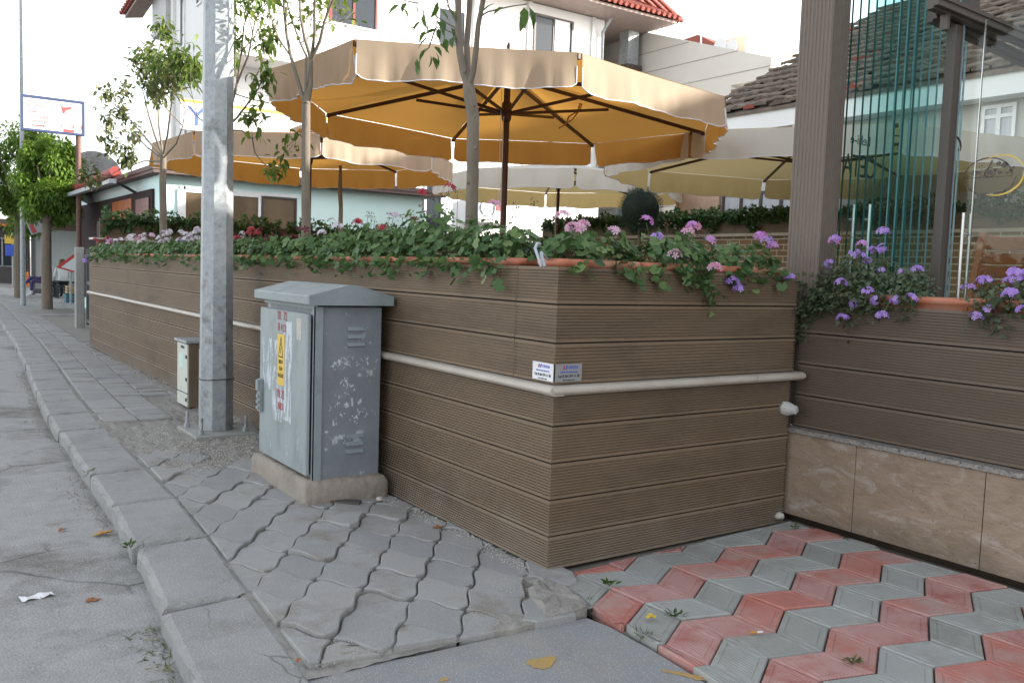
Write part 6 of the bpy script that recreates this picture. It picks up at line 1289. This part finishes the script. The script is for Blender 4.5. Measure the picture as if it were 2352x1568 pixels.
# ---------------------------------------------------------------- trees
def grow(b, p, d, L_, r, depth, rng, tips, spread=.5, up=.15, nseg=4, kids=(2, 3), minr=.002, shrink=.68, n=6, lenk=.72):
    pts = [p]; rad = [r]; q = np.array(p, float); d = np.array(d, float)
    for i in range(nseg):
        d = d+rng.normal(0, .12, 3)+[0, 0, up*.3]; d /= np.linalg.norm(d); q = q+d*L_/nseg; pts.append(tuple(q)); rad.append(max(minr, r*(1-.4*(i+1)/nseg)))
        if depth <= 1: tips.append((q.copy(), d.copy(), depth))
    b.tube(pts, rad, n=n if r > .01 else 4, cap=False)
    if depth > 0:
        for k in range(rng.randint(kids[0], kids[1]+1)):
            dd = d+rng.normal(0, spread, 3); dd[2] += up; dd /= np.linalg.norm(dd)
            i = rng.randint(max(1, nseg-2), nseg+1); grow(b, pts[i], dd, L_*lenk*rng.uniform(.75, 1.15), max(minr, rad[i]*shrink), depth-1, rng, tips, spread, up, nseg, kids, minr, shrink, n, lenk)
def leaf_on_tips(t, tips, per, size, m, rng, tm=T_OV, hang=.6, jitter=.04, nm='leaves', keep=None, tintc=.5):
    pos = []; dirs = []
    for (q, d, dp) in tips:
        k = rng.poisson(per)
        for i in range(k):
            pos.append(q+rng.normal(0, jitter, 3)); dd = d*.4+rng.normal(0, .6, 3); dd[2] -= hang; dirs.append(dd)
    if not pos: return
    pos = np.array(pos); dirs = np.array(dirs)
    if keep is not None: k = keep(pos); pos, dirs = pos[k], dirs[k]
    f = frames(dirs); instance(nm, tm, pos, f, rng.uniform(.6, 1.15, len(pos))*size, m, t, tint=np.clip(rng.normal(tintc, .22, len(pos)), 0, 1))
# tree one: multi-stemmed, right in front of the tan parasol
def trunk_px(b, pts, X, rads, n=10): b.tube([tuple(onx(x, y_, xx)) for (x, y_), xx in zip(pts, X)], rads, n=n)
TX = 2.42
t1 = thing('slender_tree', 'slender grey-barked tree with three upright stems, in front of the big tan parasol', 'tree', tuple(onx(1083, 500, TX)), 'young trees inside the street wall')
b = MB(); trunk_px(b, [(1084, 560), (1083, 490), (1086, 400), (1086, 320), (1087, 270), (1080, 225), (1076, 195)], [TX]*7, [.034, .032, .031, .031, .031, .032, .030])
trunk_px(b, [(1076, 197), (1066, 170), (1056, 120), (1053, 60), (1052, -10), (1050, -90), (1040, -180)], [TX, TX-.01, TX-.02, TX-.02, TX-.03, TX-.04, TX-.05], [.022, .020, .018, .017, .016, .013, .009])
trunk_px(b, [(1076, 197), (1074, 150), (1072, 100), (1076, 50), (1080, -10), (1086, -120)], [TX, TX+.02, TX+.04, TX+.05, TX+.06, TX+.08], [.018, .016, .0155, .015, .014, .010])
trunk_px(b, [(1079, 195), (1087, 165), (1094, 110), (1098, 60), (1106, 20), (1114, -20), (1126, -120)], [TX]*7, [.016, .0155, .015, .014, .013, .013, .009])
trunk_px(b, [(1053, 55), (1042, 40), (1032, 20), (1024, -10)], [TX]*4, [.007, .006, .005, .004]); trunk_px(b, [(1062, 75), (1048, 60), (1040, 80), (1046, 95)], [TX]*4, [.004, .003, .003, .002], 5)
tw = [[(1052, 68), (1030, 55), (1005, 40), (985, 22), (965, 10)], [(1050, 72), (1040, 76), (1022, 68), (1000, 62)], [(1000, 65), (992, 90), (985, 110), (975, 120)], [(1100, 40), (1120, 28), (1150, 20), (1180, 14), (1210, 10)], [(960, 8), (940, 4), (920, 0)], [(1052, 60), (1040, 30), (1020, 5)]]
for k, p in enumerate(tw): trunk_px(b, p, [TX+.03*math.sin(k)]*len(p), list(np.linspace(.0055, .0022, len(p))), 5)
for (x, y_, r) in ((1092, 340, .006), (1075, 420, .007), (1068, 165, .006), (1090, 242, .007)): q = onx(x, y_, TX-.03); b.lathe([(0, .012), (.008, .006), (.010, -.004), (0, -.012)], tuple(q), n=6)
b.build('trunk', M_bark, t1)
rng = np.random.RandomState(11)
lf = [(912, 12, -100), (925, 20, -60), (935, 8, -120), (955, 8, -60), (965, 18, -100), (972, 30, -80), (985, 55, -90), (978, 70, -110), (968, 52, -150), (960, 65, -140), (1000, 45, -60), (1015, 40, -80), (1012, 62, -90), (1020, 75, -60), (1035, 62, -70), (1040, 82, -90), (1022, 95, -120), (1005, 70, -150), (990, 85, -130), (1010, 20, -60), (1028, 18, -40), (1040, 30, -80), (1000, 10, -120),
      (975, 115, -140), (962, 135, -120), (955, 140, -100), (966, 138, -90), (985, 125, -80), (1000, 128, -70), (1003, 118, -60), (985, 112, -130), (996, 105, -30), (1008, 100, -20), (1198, 22, -100), (1205, 15, -80), (1212, 12, -60), (1160, 12, -150), (1175, 4, -30), (1140, 8, -120), (1218, 20, -70)]
pos = []; dr_ = []
for (x, y_, a) in lf:
    for k in range(1): pos.append(onx(x+rng.normal(0, 3), y_+rng.normal(0, 3), TX+rng.normal(0, .05))); aa = R_(a+rng.normal(0, 18)); s = CR*math.cos(aa)+CU*math.sin(aa)+CF*rng.normal(0, .5); dr_.append(s)
instance('leaves', T_LONG, np.array(pos), frames(np.array(dr_)), rng.uniform(.065, .105, len(pos)), L_tree, t1, tint=np.clip(rng.normal(.3, .15, len(pos)), 0, 1))
tips = []; bb = MB()
for (x, y_, xx) in ((1045, -150, TX-.05), (1086, -110, TX+.08), (1126, -110, TX)):
    grow(bb, tuple(onx(x, y_, xx)), (0, 0, 1), .5, .009, 2, rng, tips, spread=.5)
bb.build('crown_twigs', M_bark, t1); leaf_on_tips(t1, tips, 2.2, .085, L_tree, rng, T_LONG, keep=lambda p: p[:, 2] > 2.9)
# tree two: many fine upright twigs with yellow-green leaves
def px_tree(name, label, X, trunk, stems, seed, lm, per, size, grp, depth=2, L_=.42, r0=.006, sp=.32, tm=T_OV, hang=.4, tintc=.6, up=.35):
    t = thing(name, label, 'tree', tuple(onx(*trunk[0][0], X)), grp); b = MB(); rng = np.random.RandomState(seed); tips = []
    trunk_px(b, [p for p, r in trunk], [X]*len(trunk), [r for p, r in trunk])
    for k, (pts, r) in enumerate(stems):
        dx = .12*math.sin(k*2.4+seed); trunk_px(b, pts, [X+dx*i/(len(pts)-1) for i in range(len(pts))], list(np.linspace(r, r*.45, len(pts))), 7)
        for i in range(1, len(pts)):
            q = onx(*pts[i], X+dx*i/(len(pts)-1)); d = np.array(onx(*pts[i], X))-np.array(onx(*pts[i-1], X)); d = d/np.linalg.norm(d)
            if i >= len(pts)//2: grow(b, tuple(q), d+rng.normal(0, .4, 3), L_*rng.uniform(.6, 1.1), r0, depth, rng, tips, spread=sp, up=up)
    b.build('trunk', M_bark, t); leaf_on_tips(t, tips, per, size, lm, rng, tm, hang=hang, tintc=tintc); return t
px_tree('slender_tree', 'slender forked tree with yellow-green leaves on fine twigs, left of the big tan parasol', TX, [((702, 560), .036), ((703, 515), .033), ((702, 400), .032), ((703, 300), .031), ((703, 240), .031)],
        [([(702, 245), (685, 190), (668, 130), (658, 80), (652, 20), (650, -60)], .016), ([(704, 240), (712, 200), (714, 140), (716, 128)], .026), ([(714, 135), (700, 90), (690, 40), (688, -20)], .014), ([(716, 135), (735, 95), (745, 50), (765, 0)], .015), ([(700, 235), (702, 190), (704, 130), (690, 100), (668, 40), (655, -10)], .012), ([(716, 130), (722, 80), (722, 20), (726, -50)], .013), ([(668, 130), (640, 90), (622, 40), (608, -10)], .008)],
        12, L_tree, 1.0, .08, 'young trees inside the street wall', tintc=.72)
px_tree('slender_tree', 'bushy young tree half hidden behind the lamp pole, leafy on both its sides', TX, [((505, 560), .036), ((505, 500), .034), ((508, 400), .032), ((510, 300), .03)],
        [([(510, 305), (530, 250), (545, 190), (555, 120), (560, 60)], .016), ([(508, 310), (490, 260), (470, 220), (450, 190)], .012), ([(512, 300), (545, 270), (575, 230), (585, 180)], .012), ([(510, 300), (555, 300), (580, 320), (585, 350)], .01), ([(508, 305), (480, 290), (455, 270), (440, 250)], .01), ([(545, 190), (570, 130), (580, 80), (585, 50)], .01), ([(452, 190), (430, 165), (405, 150)], .006)],
        13, L_tree, 2.6, .09, 'young trees inside the street wall', tintc=.62, L_=.34, hang=.9, tm=T_LONG)
px_tree('slender_tree', 'round-crowned mottled young tree at the far left end of the wall, before the awning', TX, [((376, 560), .045), ((375, 520), .04), ((374, 420), .038), ((375, 355), .036)],
        [([(374, 360), (355, 310), (340, 260), (330, 215)], .016), ([(374, 360), (385, 310), (392, 250), (400, 200)], .014), ([(374, 365), (340, 340), (310, 310), (280, 300)], .012), ([(374, 355), (365, 290), (362, 230), (360, 190)], .014), ([(372, 370), (330, 370), (290, 385), (265, 395)], .010), ([(374, 362), (320, 300), (285, 260), (262, 240)], .012), ([(376, 362), (405, 330), (420, 290), (425, 250)], .010), ([(374, 362), (335, 320), (300, 320), (250, 325)], .008)],
        14, L_olive, 3.2, .09, 'young trees inside the street wall', tintc=.45, L_=.36, hang=.7)
q = onx(783, 520, 5.2)
tt = thing('thin_sapling', 'thin bare sapling trunk standing before the mint wall', 'tree', tuple(q)); b = MB(); b.tube([tuple(onx(785, 560, 5.2)), tuple(onx(782, 520, 5.2)), tuple(onx(783, 480, 5.2)), tuple(onx(781, 440, 5.2)), tuple(onx(782, 380, 5.2))], [.035, .032, .03, .033, .02], n=7); b.build('trunk', M_bark, tt)
# clipped ball
bc = onx(1471, 481, EX-1.3); rad_ = .36
tb = thing('topiary_ball', 'dark clipped conifer ball on a short stem before the brick wall', 'topiary', (float(bc[0]), float(bc[1]), .6))
rng = np.random.RandomState(8); n = 9000; d = rng.normal(0, 1, (n, 3)); d /= np.linalg.norm(d, axis=1, keepdims=True); r_ = rad_*np.clip(rng.normal(.92, .07, n), .5, 1.06)*(1+.05*np.sin(d[:, 0]*7)*np.cos(d[:, 2]*6)); r_ *= np.where(d[:, 2] < -.2, 1.0-.15*d[:, 2], 1)
instance('crown', T_NEE, np.array(bc)+d*r_[:, None], frames(d+rng.normal(0, .35, (n, 3))), rng.uniform(.03, .06, n), L_topi, tb, tint=np.clip(rng.normal(.4, .25, n), 0, 1), smooth=False)
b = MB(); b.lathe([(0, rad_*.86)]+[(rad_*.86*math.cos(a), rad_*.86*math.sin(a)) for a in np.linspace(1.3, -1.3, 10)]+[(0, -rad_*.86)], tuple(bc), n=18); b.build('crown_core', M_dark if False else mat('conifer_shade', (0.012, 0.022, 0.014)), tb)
b = MB(); b.tube([(float(bc[0]), float(bc[1]), .6), (float(bc[0]), float(bc[1]), float(bc[2])-rad_*.7)], .03, n=8); b.build('stem', M_bark, tb)
# street trees at the far left
def street_tree(label, x, y, h, crown_c, crown_r, seed, n=9000, lean=0.0):
    t = thing('street_tree', label, 'tree', (x, y, 0), 'street trees on the pavement'); b = MB(); rng = np.random.RandomState(seed)
    b.tube([(x, y, -.1), (x, y, .0), (x-.01, y, h*.5), (x+lean, y, h)], [.18, .125, .11, .10], n=12)
    for k in range(9):
        a = k*2.4; e = np.array([math.cos(a)*crown_r[0]*.7, math.sin(a)*crown_r[1]*.7, crown_c[2]-h+rng.uniform(-.2, .6)*crown_r[2]]); b.tube([(x+lean, y, h-.05), (x+lean+e[0]*.4, y+e[1]*.4, h+e[2]*.55), (x+lean+e[0], y+e[1], h+e[2])], [.06, .04, .015], n=6)
    b.build('trunk', M_bark, t)
    nc = 60; cd = rng.normal(0, 1, (nc, 3)); cd /= np.linalg.norm(cd, axis=1, keepdims=True); cr = rng.uniform(.45, 1.0, nc)[:, None]; cc = np.array(crown_c)+cd*cr*np.array(crown_r)
    i = rng.randint(0, nc, n); off = rng.normal(0, 1, (n, 3)); off /= np.linalg.norm(off, axis=1, keepdims=True); rr_ = rng.uniform(.3, 1, n)[:, None]**.5*np.array(crown_r)*.30
    pos = cc[i]+off*rr_; dd = off+rng.normal(0, .4, (n, 3)); dd[:, 2] -= .7; f = frames(dd); br = (rng.rand(nc)*.5)[i]
    instance('crown', T_LONG, pos, f, rng.uniform(.075, .15, n), L_acac, t, tint=np.clip(br+rng.normal(.25, .15, n)+.2*(off[:, 2]), 0, 1))
ct = ony(125, 410, 23.3); street_tree('street tree with a bright green ball crown, nearer, beside the shelter', 2.88, 23.3, 2.05, (float(ct[0])-.05, 23.3, 3.02), (.72, .75, .95), 21, 15000)
ct = ony(45, 430, 30.3); street_tree('street tree with a wide drooping green crown, farther, at the left picture edge', 2.98, 30.3, 2.3, (float(ct[0])+.1, 30.3, 3.55), (1.6, 1.4, 1.5), 22, 24000)
for k, (x, y_, Y_, r, lab) in enumerate(((230, 445, 45, 1.6, 'dark green tree peeping over the roof beside the satellite dish'), (190, 430, 52, 1.8, 'distant dark tree behind the billboard post'))):
    q = ony(x, y_, Y_); t = thing('distant_tree', lab, 'tree', (float(q[0]), Y_, 0), 'distant trees behind the shops'); b = MB(); b.tube([(float(q[0]), Y_, 0), (float(q[0]), Y_, float(q[2]))], [.2, .1], n=6); b.build('trunk', M_bark, t)
    n = 3000; rng = np.random.RandomState(60+k); d = rng.normal(0, 1, (n, 3)); d /= np.linalg.norm(d, axis=1, keepdims=True); instance('crown', T_OV, np.array([q[0], Y_, q[2]-.3])+d*(rng.uniform(.4, 1, n)[:, None]*r*np.array([1, 1, .8])), frames(d), rng.uniform(.15, .3, n), L_ivy, t)
# soil mound round the nearer street tree
b = MB(); b.lathe([(.9, -.01), (.6, .03), (.2, .05), (0, .055)], (2.88, 23.3, 0), n=20); tag(b.build('tree_pit', M_mortar), 'pale earth pit around the nearer street tree', kind='structure')

# ---------------------------------------------------------------- weeds, leaves, litter, gravel
def weed(label, c, n, size, r, h, seed, m=L_tree, tm=T_OV, grp='weeds in the joints'):
    rng = np.random.RandomState(seed); t = thing('weed', label, 'weed', tuple(c), grp); a = rng.uniform(0, 6.28, n); d = np.stack([np.cos(a), np.sin(a), rng.uniform(.2, 1.4, n)], 1); pos = np.array(c)+np.stack([np.cos(a)*rng.uniform(0, r, n), np.sin(a)*rng.uniform(0, r, n), rng.uniform(0, h, n)], 1)
    instance('leaves', tm, pos, frames(d), rng.uniform(.6, 1.2, n)*size, m, t, tint=rng.uniform(0, .5, n)); b = MB()
    for k in range(3): b.tube([tuple(c), (c[0]+rng.normal(0, r*.3), c[1]+rng.normal(0, r*.3), c[2]+h)], .0018, n=3, cap=False)
    b.build('stem', L_stem, t)
P2 = lambda x, y_, z=0: tuple(float(v_) for v_ in onz(x, y_, z))
weed('leafy weed climbing at the foot of the courtyard boards near the inner corner', P2(1712, 1198, .02), 34, .035, .05, .13, 1)
weed('small weed in the joint left of the kerb corner block', P2(300, 1258, 0), 16, .03, .03, .03, 2)
weed('weed sprouting at the joint where red tiles meet the corner mortar', P2(1400, 1345, .01), 14, .035, .03, .02, 3)
weed('grass tuft between the concrete ramp and the grey ribbed tile', P2(1475, 1465, -.01), 40, .028, .05, .015, 4, tm=T_NEE)
weed('moss tuft beside the crumbling mortar patch', P2(1335, 1385, -.01), 40, .026, .05, .012, 5, tm=T_NEE)
weed('flat weed among the red tiles near the lower middle', P2(1552, 1415, .005), 12, .03, .03, .01, 6)
weed('small plant beside the travertine wall corner', P2(1825, 1215, .03), 10, .025, .02, .02, 7)
weed('dry clump in the joint at the lower right tiles', P2(1958, 1520, .01), 16, .025, .035, .012, 8, m=L_olive)
weed('little weed in the kerb face gap near the lamp pole', P2(205, 1095, -.03), 12, .03, .02, .04, 9)
def dry_leaf(label, c, size, ang, m, seed):
    rng = np.random.RandomState(seed); t = thing('fallen_leaf', label, 'leaf', tuple(c), 'fallen leaves'); b = MB(); n = 14; vs = [(0, 0, .004)]
    for i in range(n): a = 2*math.pi*i/n; r = size*(.5+.12*math.cos(5*a))*(1.0 if math.cos(a) > 0 else .8); vs.append((r*math.cos(a)*1.25, r*math.sin(a)*.7, .004+.25*size*rng.rand()*abs(math.sin(a))))
    ca, sa = math.cos(ang), math.sin(ang); vs = [(c[0]+x*ca-y_*sa, c[1]+x*sa+y_*ca, c[2]+z) for x, y_, z in vs]; b.add(vs, [(0, 1+i, 1+(i+1) % n) for i in range(n)]); b.build('blade', m, t)
M_yl = mat('yellow_dry_leaf', (0.5, 0.28, 0.04), (0.4, 0.2, 0.04), scale=40); M_bl = mat('brown_dry_leaf', (0.25, 0.1, 0.04), (0.3, 0.14, 0.07), scale=40); M_yp = mat('yellow_petal', (0.6, 0.42, 0.06), scale=10)
dry_leaf('yellow dry leaf lying on the road by the kerb', P2(234, 1227, -.078), .09, .4, M_yl, 1); dry_leaf('small brown leaf on the asphalt left of the yellow leaf', P2(143, 1218, -.078), .05, .9, M_bl, 2); dry_leaf('brown leaf on the asphalt right of the paper scrap', P2(212, 1381, -.078), .05, 0, M_bl, 3)
dry_leaf('round yellow petal lying on a grey ribbed tile', P2(1494, 1419, .012), .045, 0, M_yp, 4); dry_leaf('reddish dry leaf at the foot of the street wall', P2(1005, 1213, .01), .05, 0, M_bl, 5); dry_leaf('small orange leaf between kerb block and mortar', P2(686, 1519, .005), .03, 1, M_bl, 6); dry_leaf('small orange leaf beside the concrete plinth', P2(890, 1127, .01), .04, .3, M_yl, 7)
pp_ = thing('paper_scrap', 'torn white paper strip lying on the road', 'paper', P2(85, 1370, -.078)); c0 = P2(85, 1370, -.072); b = MB(); rq = random.Random(4); vs = []; D_ = V(*P2(122, 1362, -.072))-V(*P2(46, 1378, -.072)); L_ = D_.length; D_.normalize(); N_ = V(-D_.y, D_.x, 0)
for i in range(13):
    for s_ in (-1, 0, 1): p = V(*c0)+D_*(i/12-.5)*L_+N_*s_*.026*(1+rq.gauss(0, .12)); vs.append((p.x, p.y, p.z+.004+.004*math.sin(i*.9+s_)+rq.gauss(0, .001)))
b.add(vs, [(i*3+j, i*3+j+1, i*3+j+4, i*3+j+3) for i in range(12) for j in (0, 1)]); b.build('sheet', M_paper, pp_)
cg = thing('cigarette_butt', 'orange-tipped cigarette butt in a tile joint', 'cigarette butt', P2(1735, 1451, .01)); a = V(*P2(1722, 1452, .017)); c = V(*P2(1752, 1450, .017)); b = MB(); b.tube([a, a.lerp(c, .55)], .0042, n=8); b.build('filter', M_yl, cg); b = MB(); b.tube([a.lerp(c, .56), c], .0040, n=8); b.build('paper', M_paper, cg)
def pebble(label, c, r, seed, m=M_stone):
    rq = random.Random(seed); t = thing('stone', label, 'stone', tuple(c)); b = MB(); pr = [(0, r*.75), (r*.7, r*.6), (r, .1*r), (r*.8, -r*.4), (0, -r*.5)]; b.lathe(pr, (c[0], c[1], c[2]+r*.45), n=9); b.v = [(x+rq.gauss(0, r*.08), y_+rq.gauss(0, r*.08), z+rq.gauss(0, r*.05)) for x, y_, z in b.v]; b.build('rock', m, t)
pebble('pale rounded stone in the inner corner by the travertine wall', P2(1790, 1190, .03), .028, 1); pebble('white chip of rubble at the right foot of the plinth', P2(872, 1150, .01), .022, 2)
b = MB(); q = P2(795, 1155, .005); b.box((q[0]-.03, q[1]-.08, 0), (q[0]+.03, q[1]+.08, .02), rz=.9); t = thing('slate_piece', 'dark flat slate piece lying before the plinth', 'stone', q); b.build('slate', mat('slate', (0.09, 0.075, 0.07)), t)
# paint blots on the ramp
def blot(label, c, rx_, ry_, ang, seed, z=-.0178):
    rq = random.Random(seed); b = MB(); n = 30; vs = [(c[0], c[1], z+.0022)]
    for i in range(n): a = 2*math.pi*i/n; k = 1+.16*math.sin(3*a+seed)+rq.gauss(0, .06); x, y_ = rx_*k*math.cos(a), ry_*k*math.sin(a); vs.append((c[0]+x*math.cos(ang)-y_*math.sin(ang), c[1]+x*math.sin(ang)+y_*math.cos(ang), z+.0015))
    b.add(vs, [(0, 1+i, 1+(i+1) % n) for i in range(n)]); tag(b.build('paint_blot', M_ochre), label, kind='structure')
blot('round ochre paint blot on the concrete ramp', P2(1245, 1521, -.018), .055, .038, .1, 1); blot('long curved ochre paint streak at the lower ramp edge', P2(1570, 1549, -.018), .014, .075, .55, 2); blot('small ochre paint dab beside the long streak', P2(1602, 1556, -.018), .022, .016, .3, 3); blot('tiny ochre dab on the ramp near the mortar', P2(1020, 1560, -.018), .02, .012, .3, 5)
# rubble and grit
def grit(name, label, boxes, seed, m=M_stone):
    rng = np.random.RandomState(seed); P_ = []; S_ = []
    for (x0, x1, y0, y1, z, n, s0, s1) in boxes:
        P_.append(np.stack([rng.uniform(x0, x1, n), rng.uniform(y0, y1, n), np.full(n, z)], 1)); S_.append(rng.uniform(s0, s1, n)**1.0)
    pos = np.concatenate(P_); s = np.concatenate(S_); T = ([(0, 0, .5), (.5, 0, .1), (.1, .5, 0), (-.45, .1, .1), (-.1, -.5, 0), (0, 0, -.3)], [(0, 1, 2), (0, 2, 3), (0, 3, 4), (0, 4, 1), (5, 2, 1), (5, 3, 2), (5, 4, 3), (5, 1, 4)])
    tag(instance(name, T, pos, rot_rand(len(pos), .8, rng), s, m, smooth=False), label, kind='stuff')
grit('grit', 'pale grit and rubble strewn along the wall foot and gutter', [(2.19, 2.30, 3.0, 4.4, .004, 900, .003, .011), (2.15, 2.31, 6.8, 12.5, .012, 1500, .004, .014), (1.55, 2.25, 5.55, 6.5, .008, 900, .004, .014), (1.35, 1.8, 5.5, 7.2, .006, 700, .003, .011), (2.0, 2.3, 2.6, 3.0, .004, 160, .003, .008), (1.1, 1.3, 2.62, 2.8, 0, 160, .003, .008)], 3)
rng = np.random.RandomState(4); n = 2600; yy = rng.uniform(1.5, 12, n); xx = np.array([kerb_x(v_) for v_ in yy])-np.abs(rng.normal(0, .055, n))-.005
T = ([(0, 0, .5), (.5, 0, .1), (.1, .5, 0), (-.45, .1, .1), (-.1, -.5, 0), (0, 0, -.3)], [(0, 1, 2), (0, 2, 3), (0, 3, 4), (0, 4, 1), (5, 2, 1), (5, 3, 2), (5, 4, 3), (5, 1, 4)])
tag(instance('gutter_dirt', T, np.stack([xx, yy, np.full(n, -.086)], 1), rot_rand(n, .8, rng), rng.uniform(.003, .012, n), mat('gutter_grit', (0.2, 0.18, 0.15), (0.32, 0.3, 0.27), scale=30), smooth=False), 'brown grit and dirt gathered in the gutter', kind='stuff')
n = 260; yy = rng.uniform(1.9, 3.4, n); xx = np.array([kerb_x(v_) for v_ in yy])-np.abs(rng.normal(0, .05, n))-.01
tag(instance('dry_grass', T_NEE, np.stack([xx, yy, np.full(n, -.078)], 1), frames(rng.normal(0, 1, (n, 3))*[1, 1, .25]), rng.uniform(.02, .07, n), L_olive, smooth=False), 'dead grass bits lying in the gutter', kind='stuff')
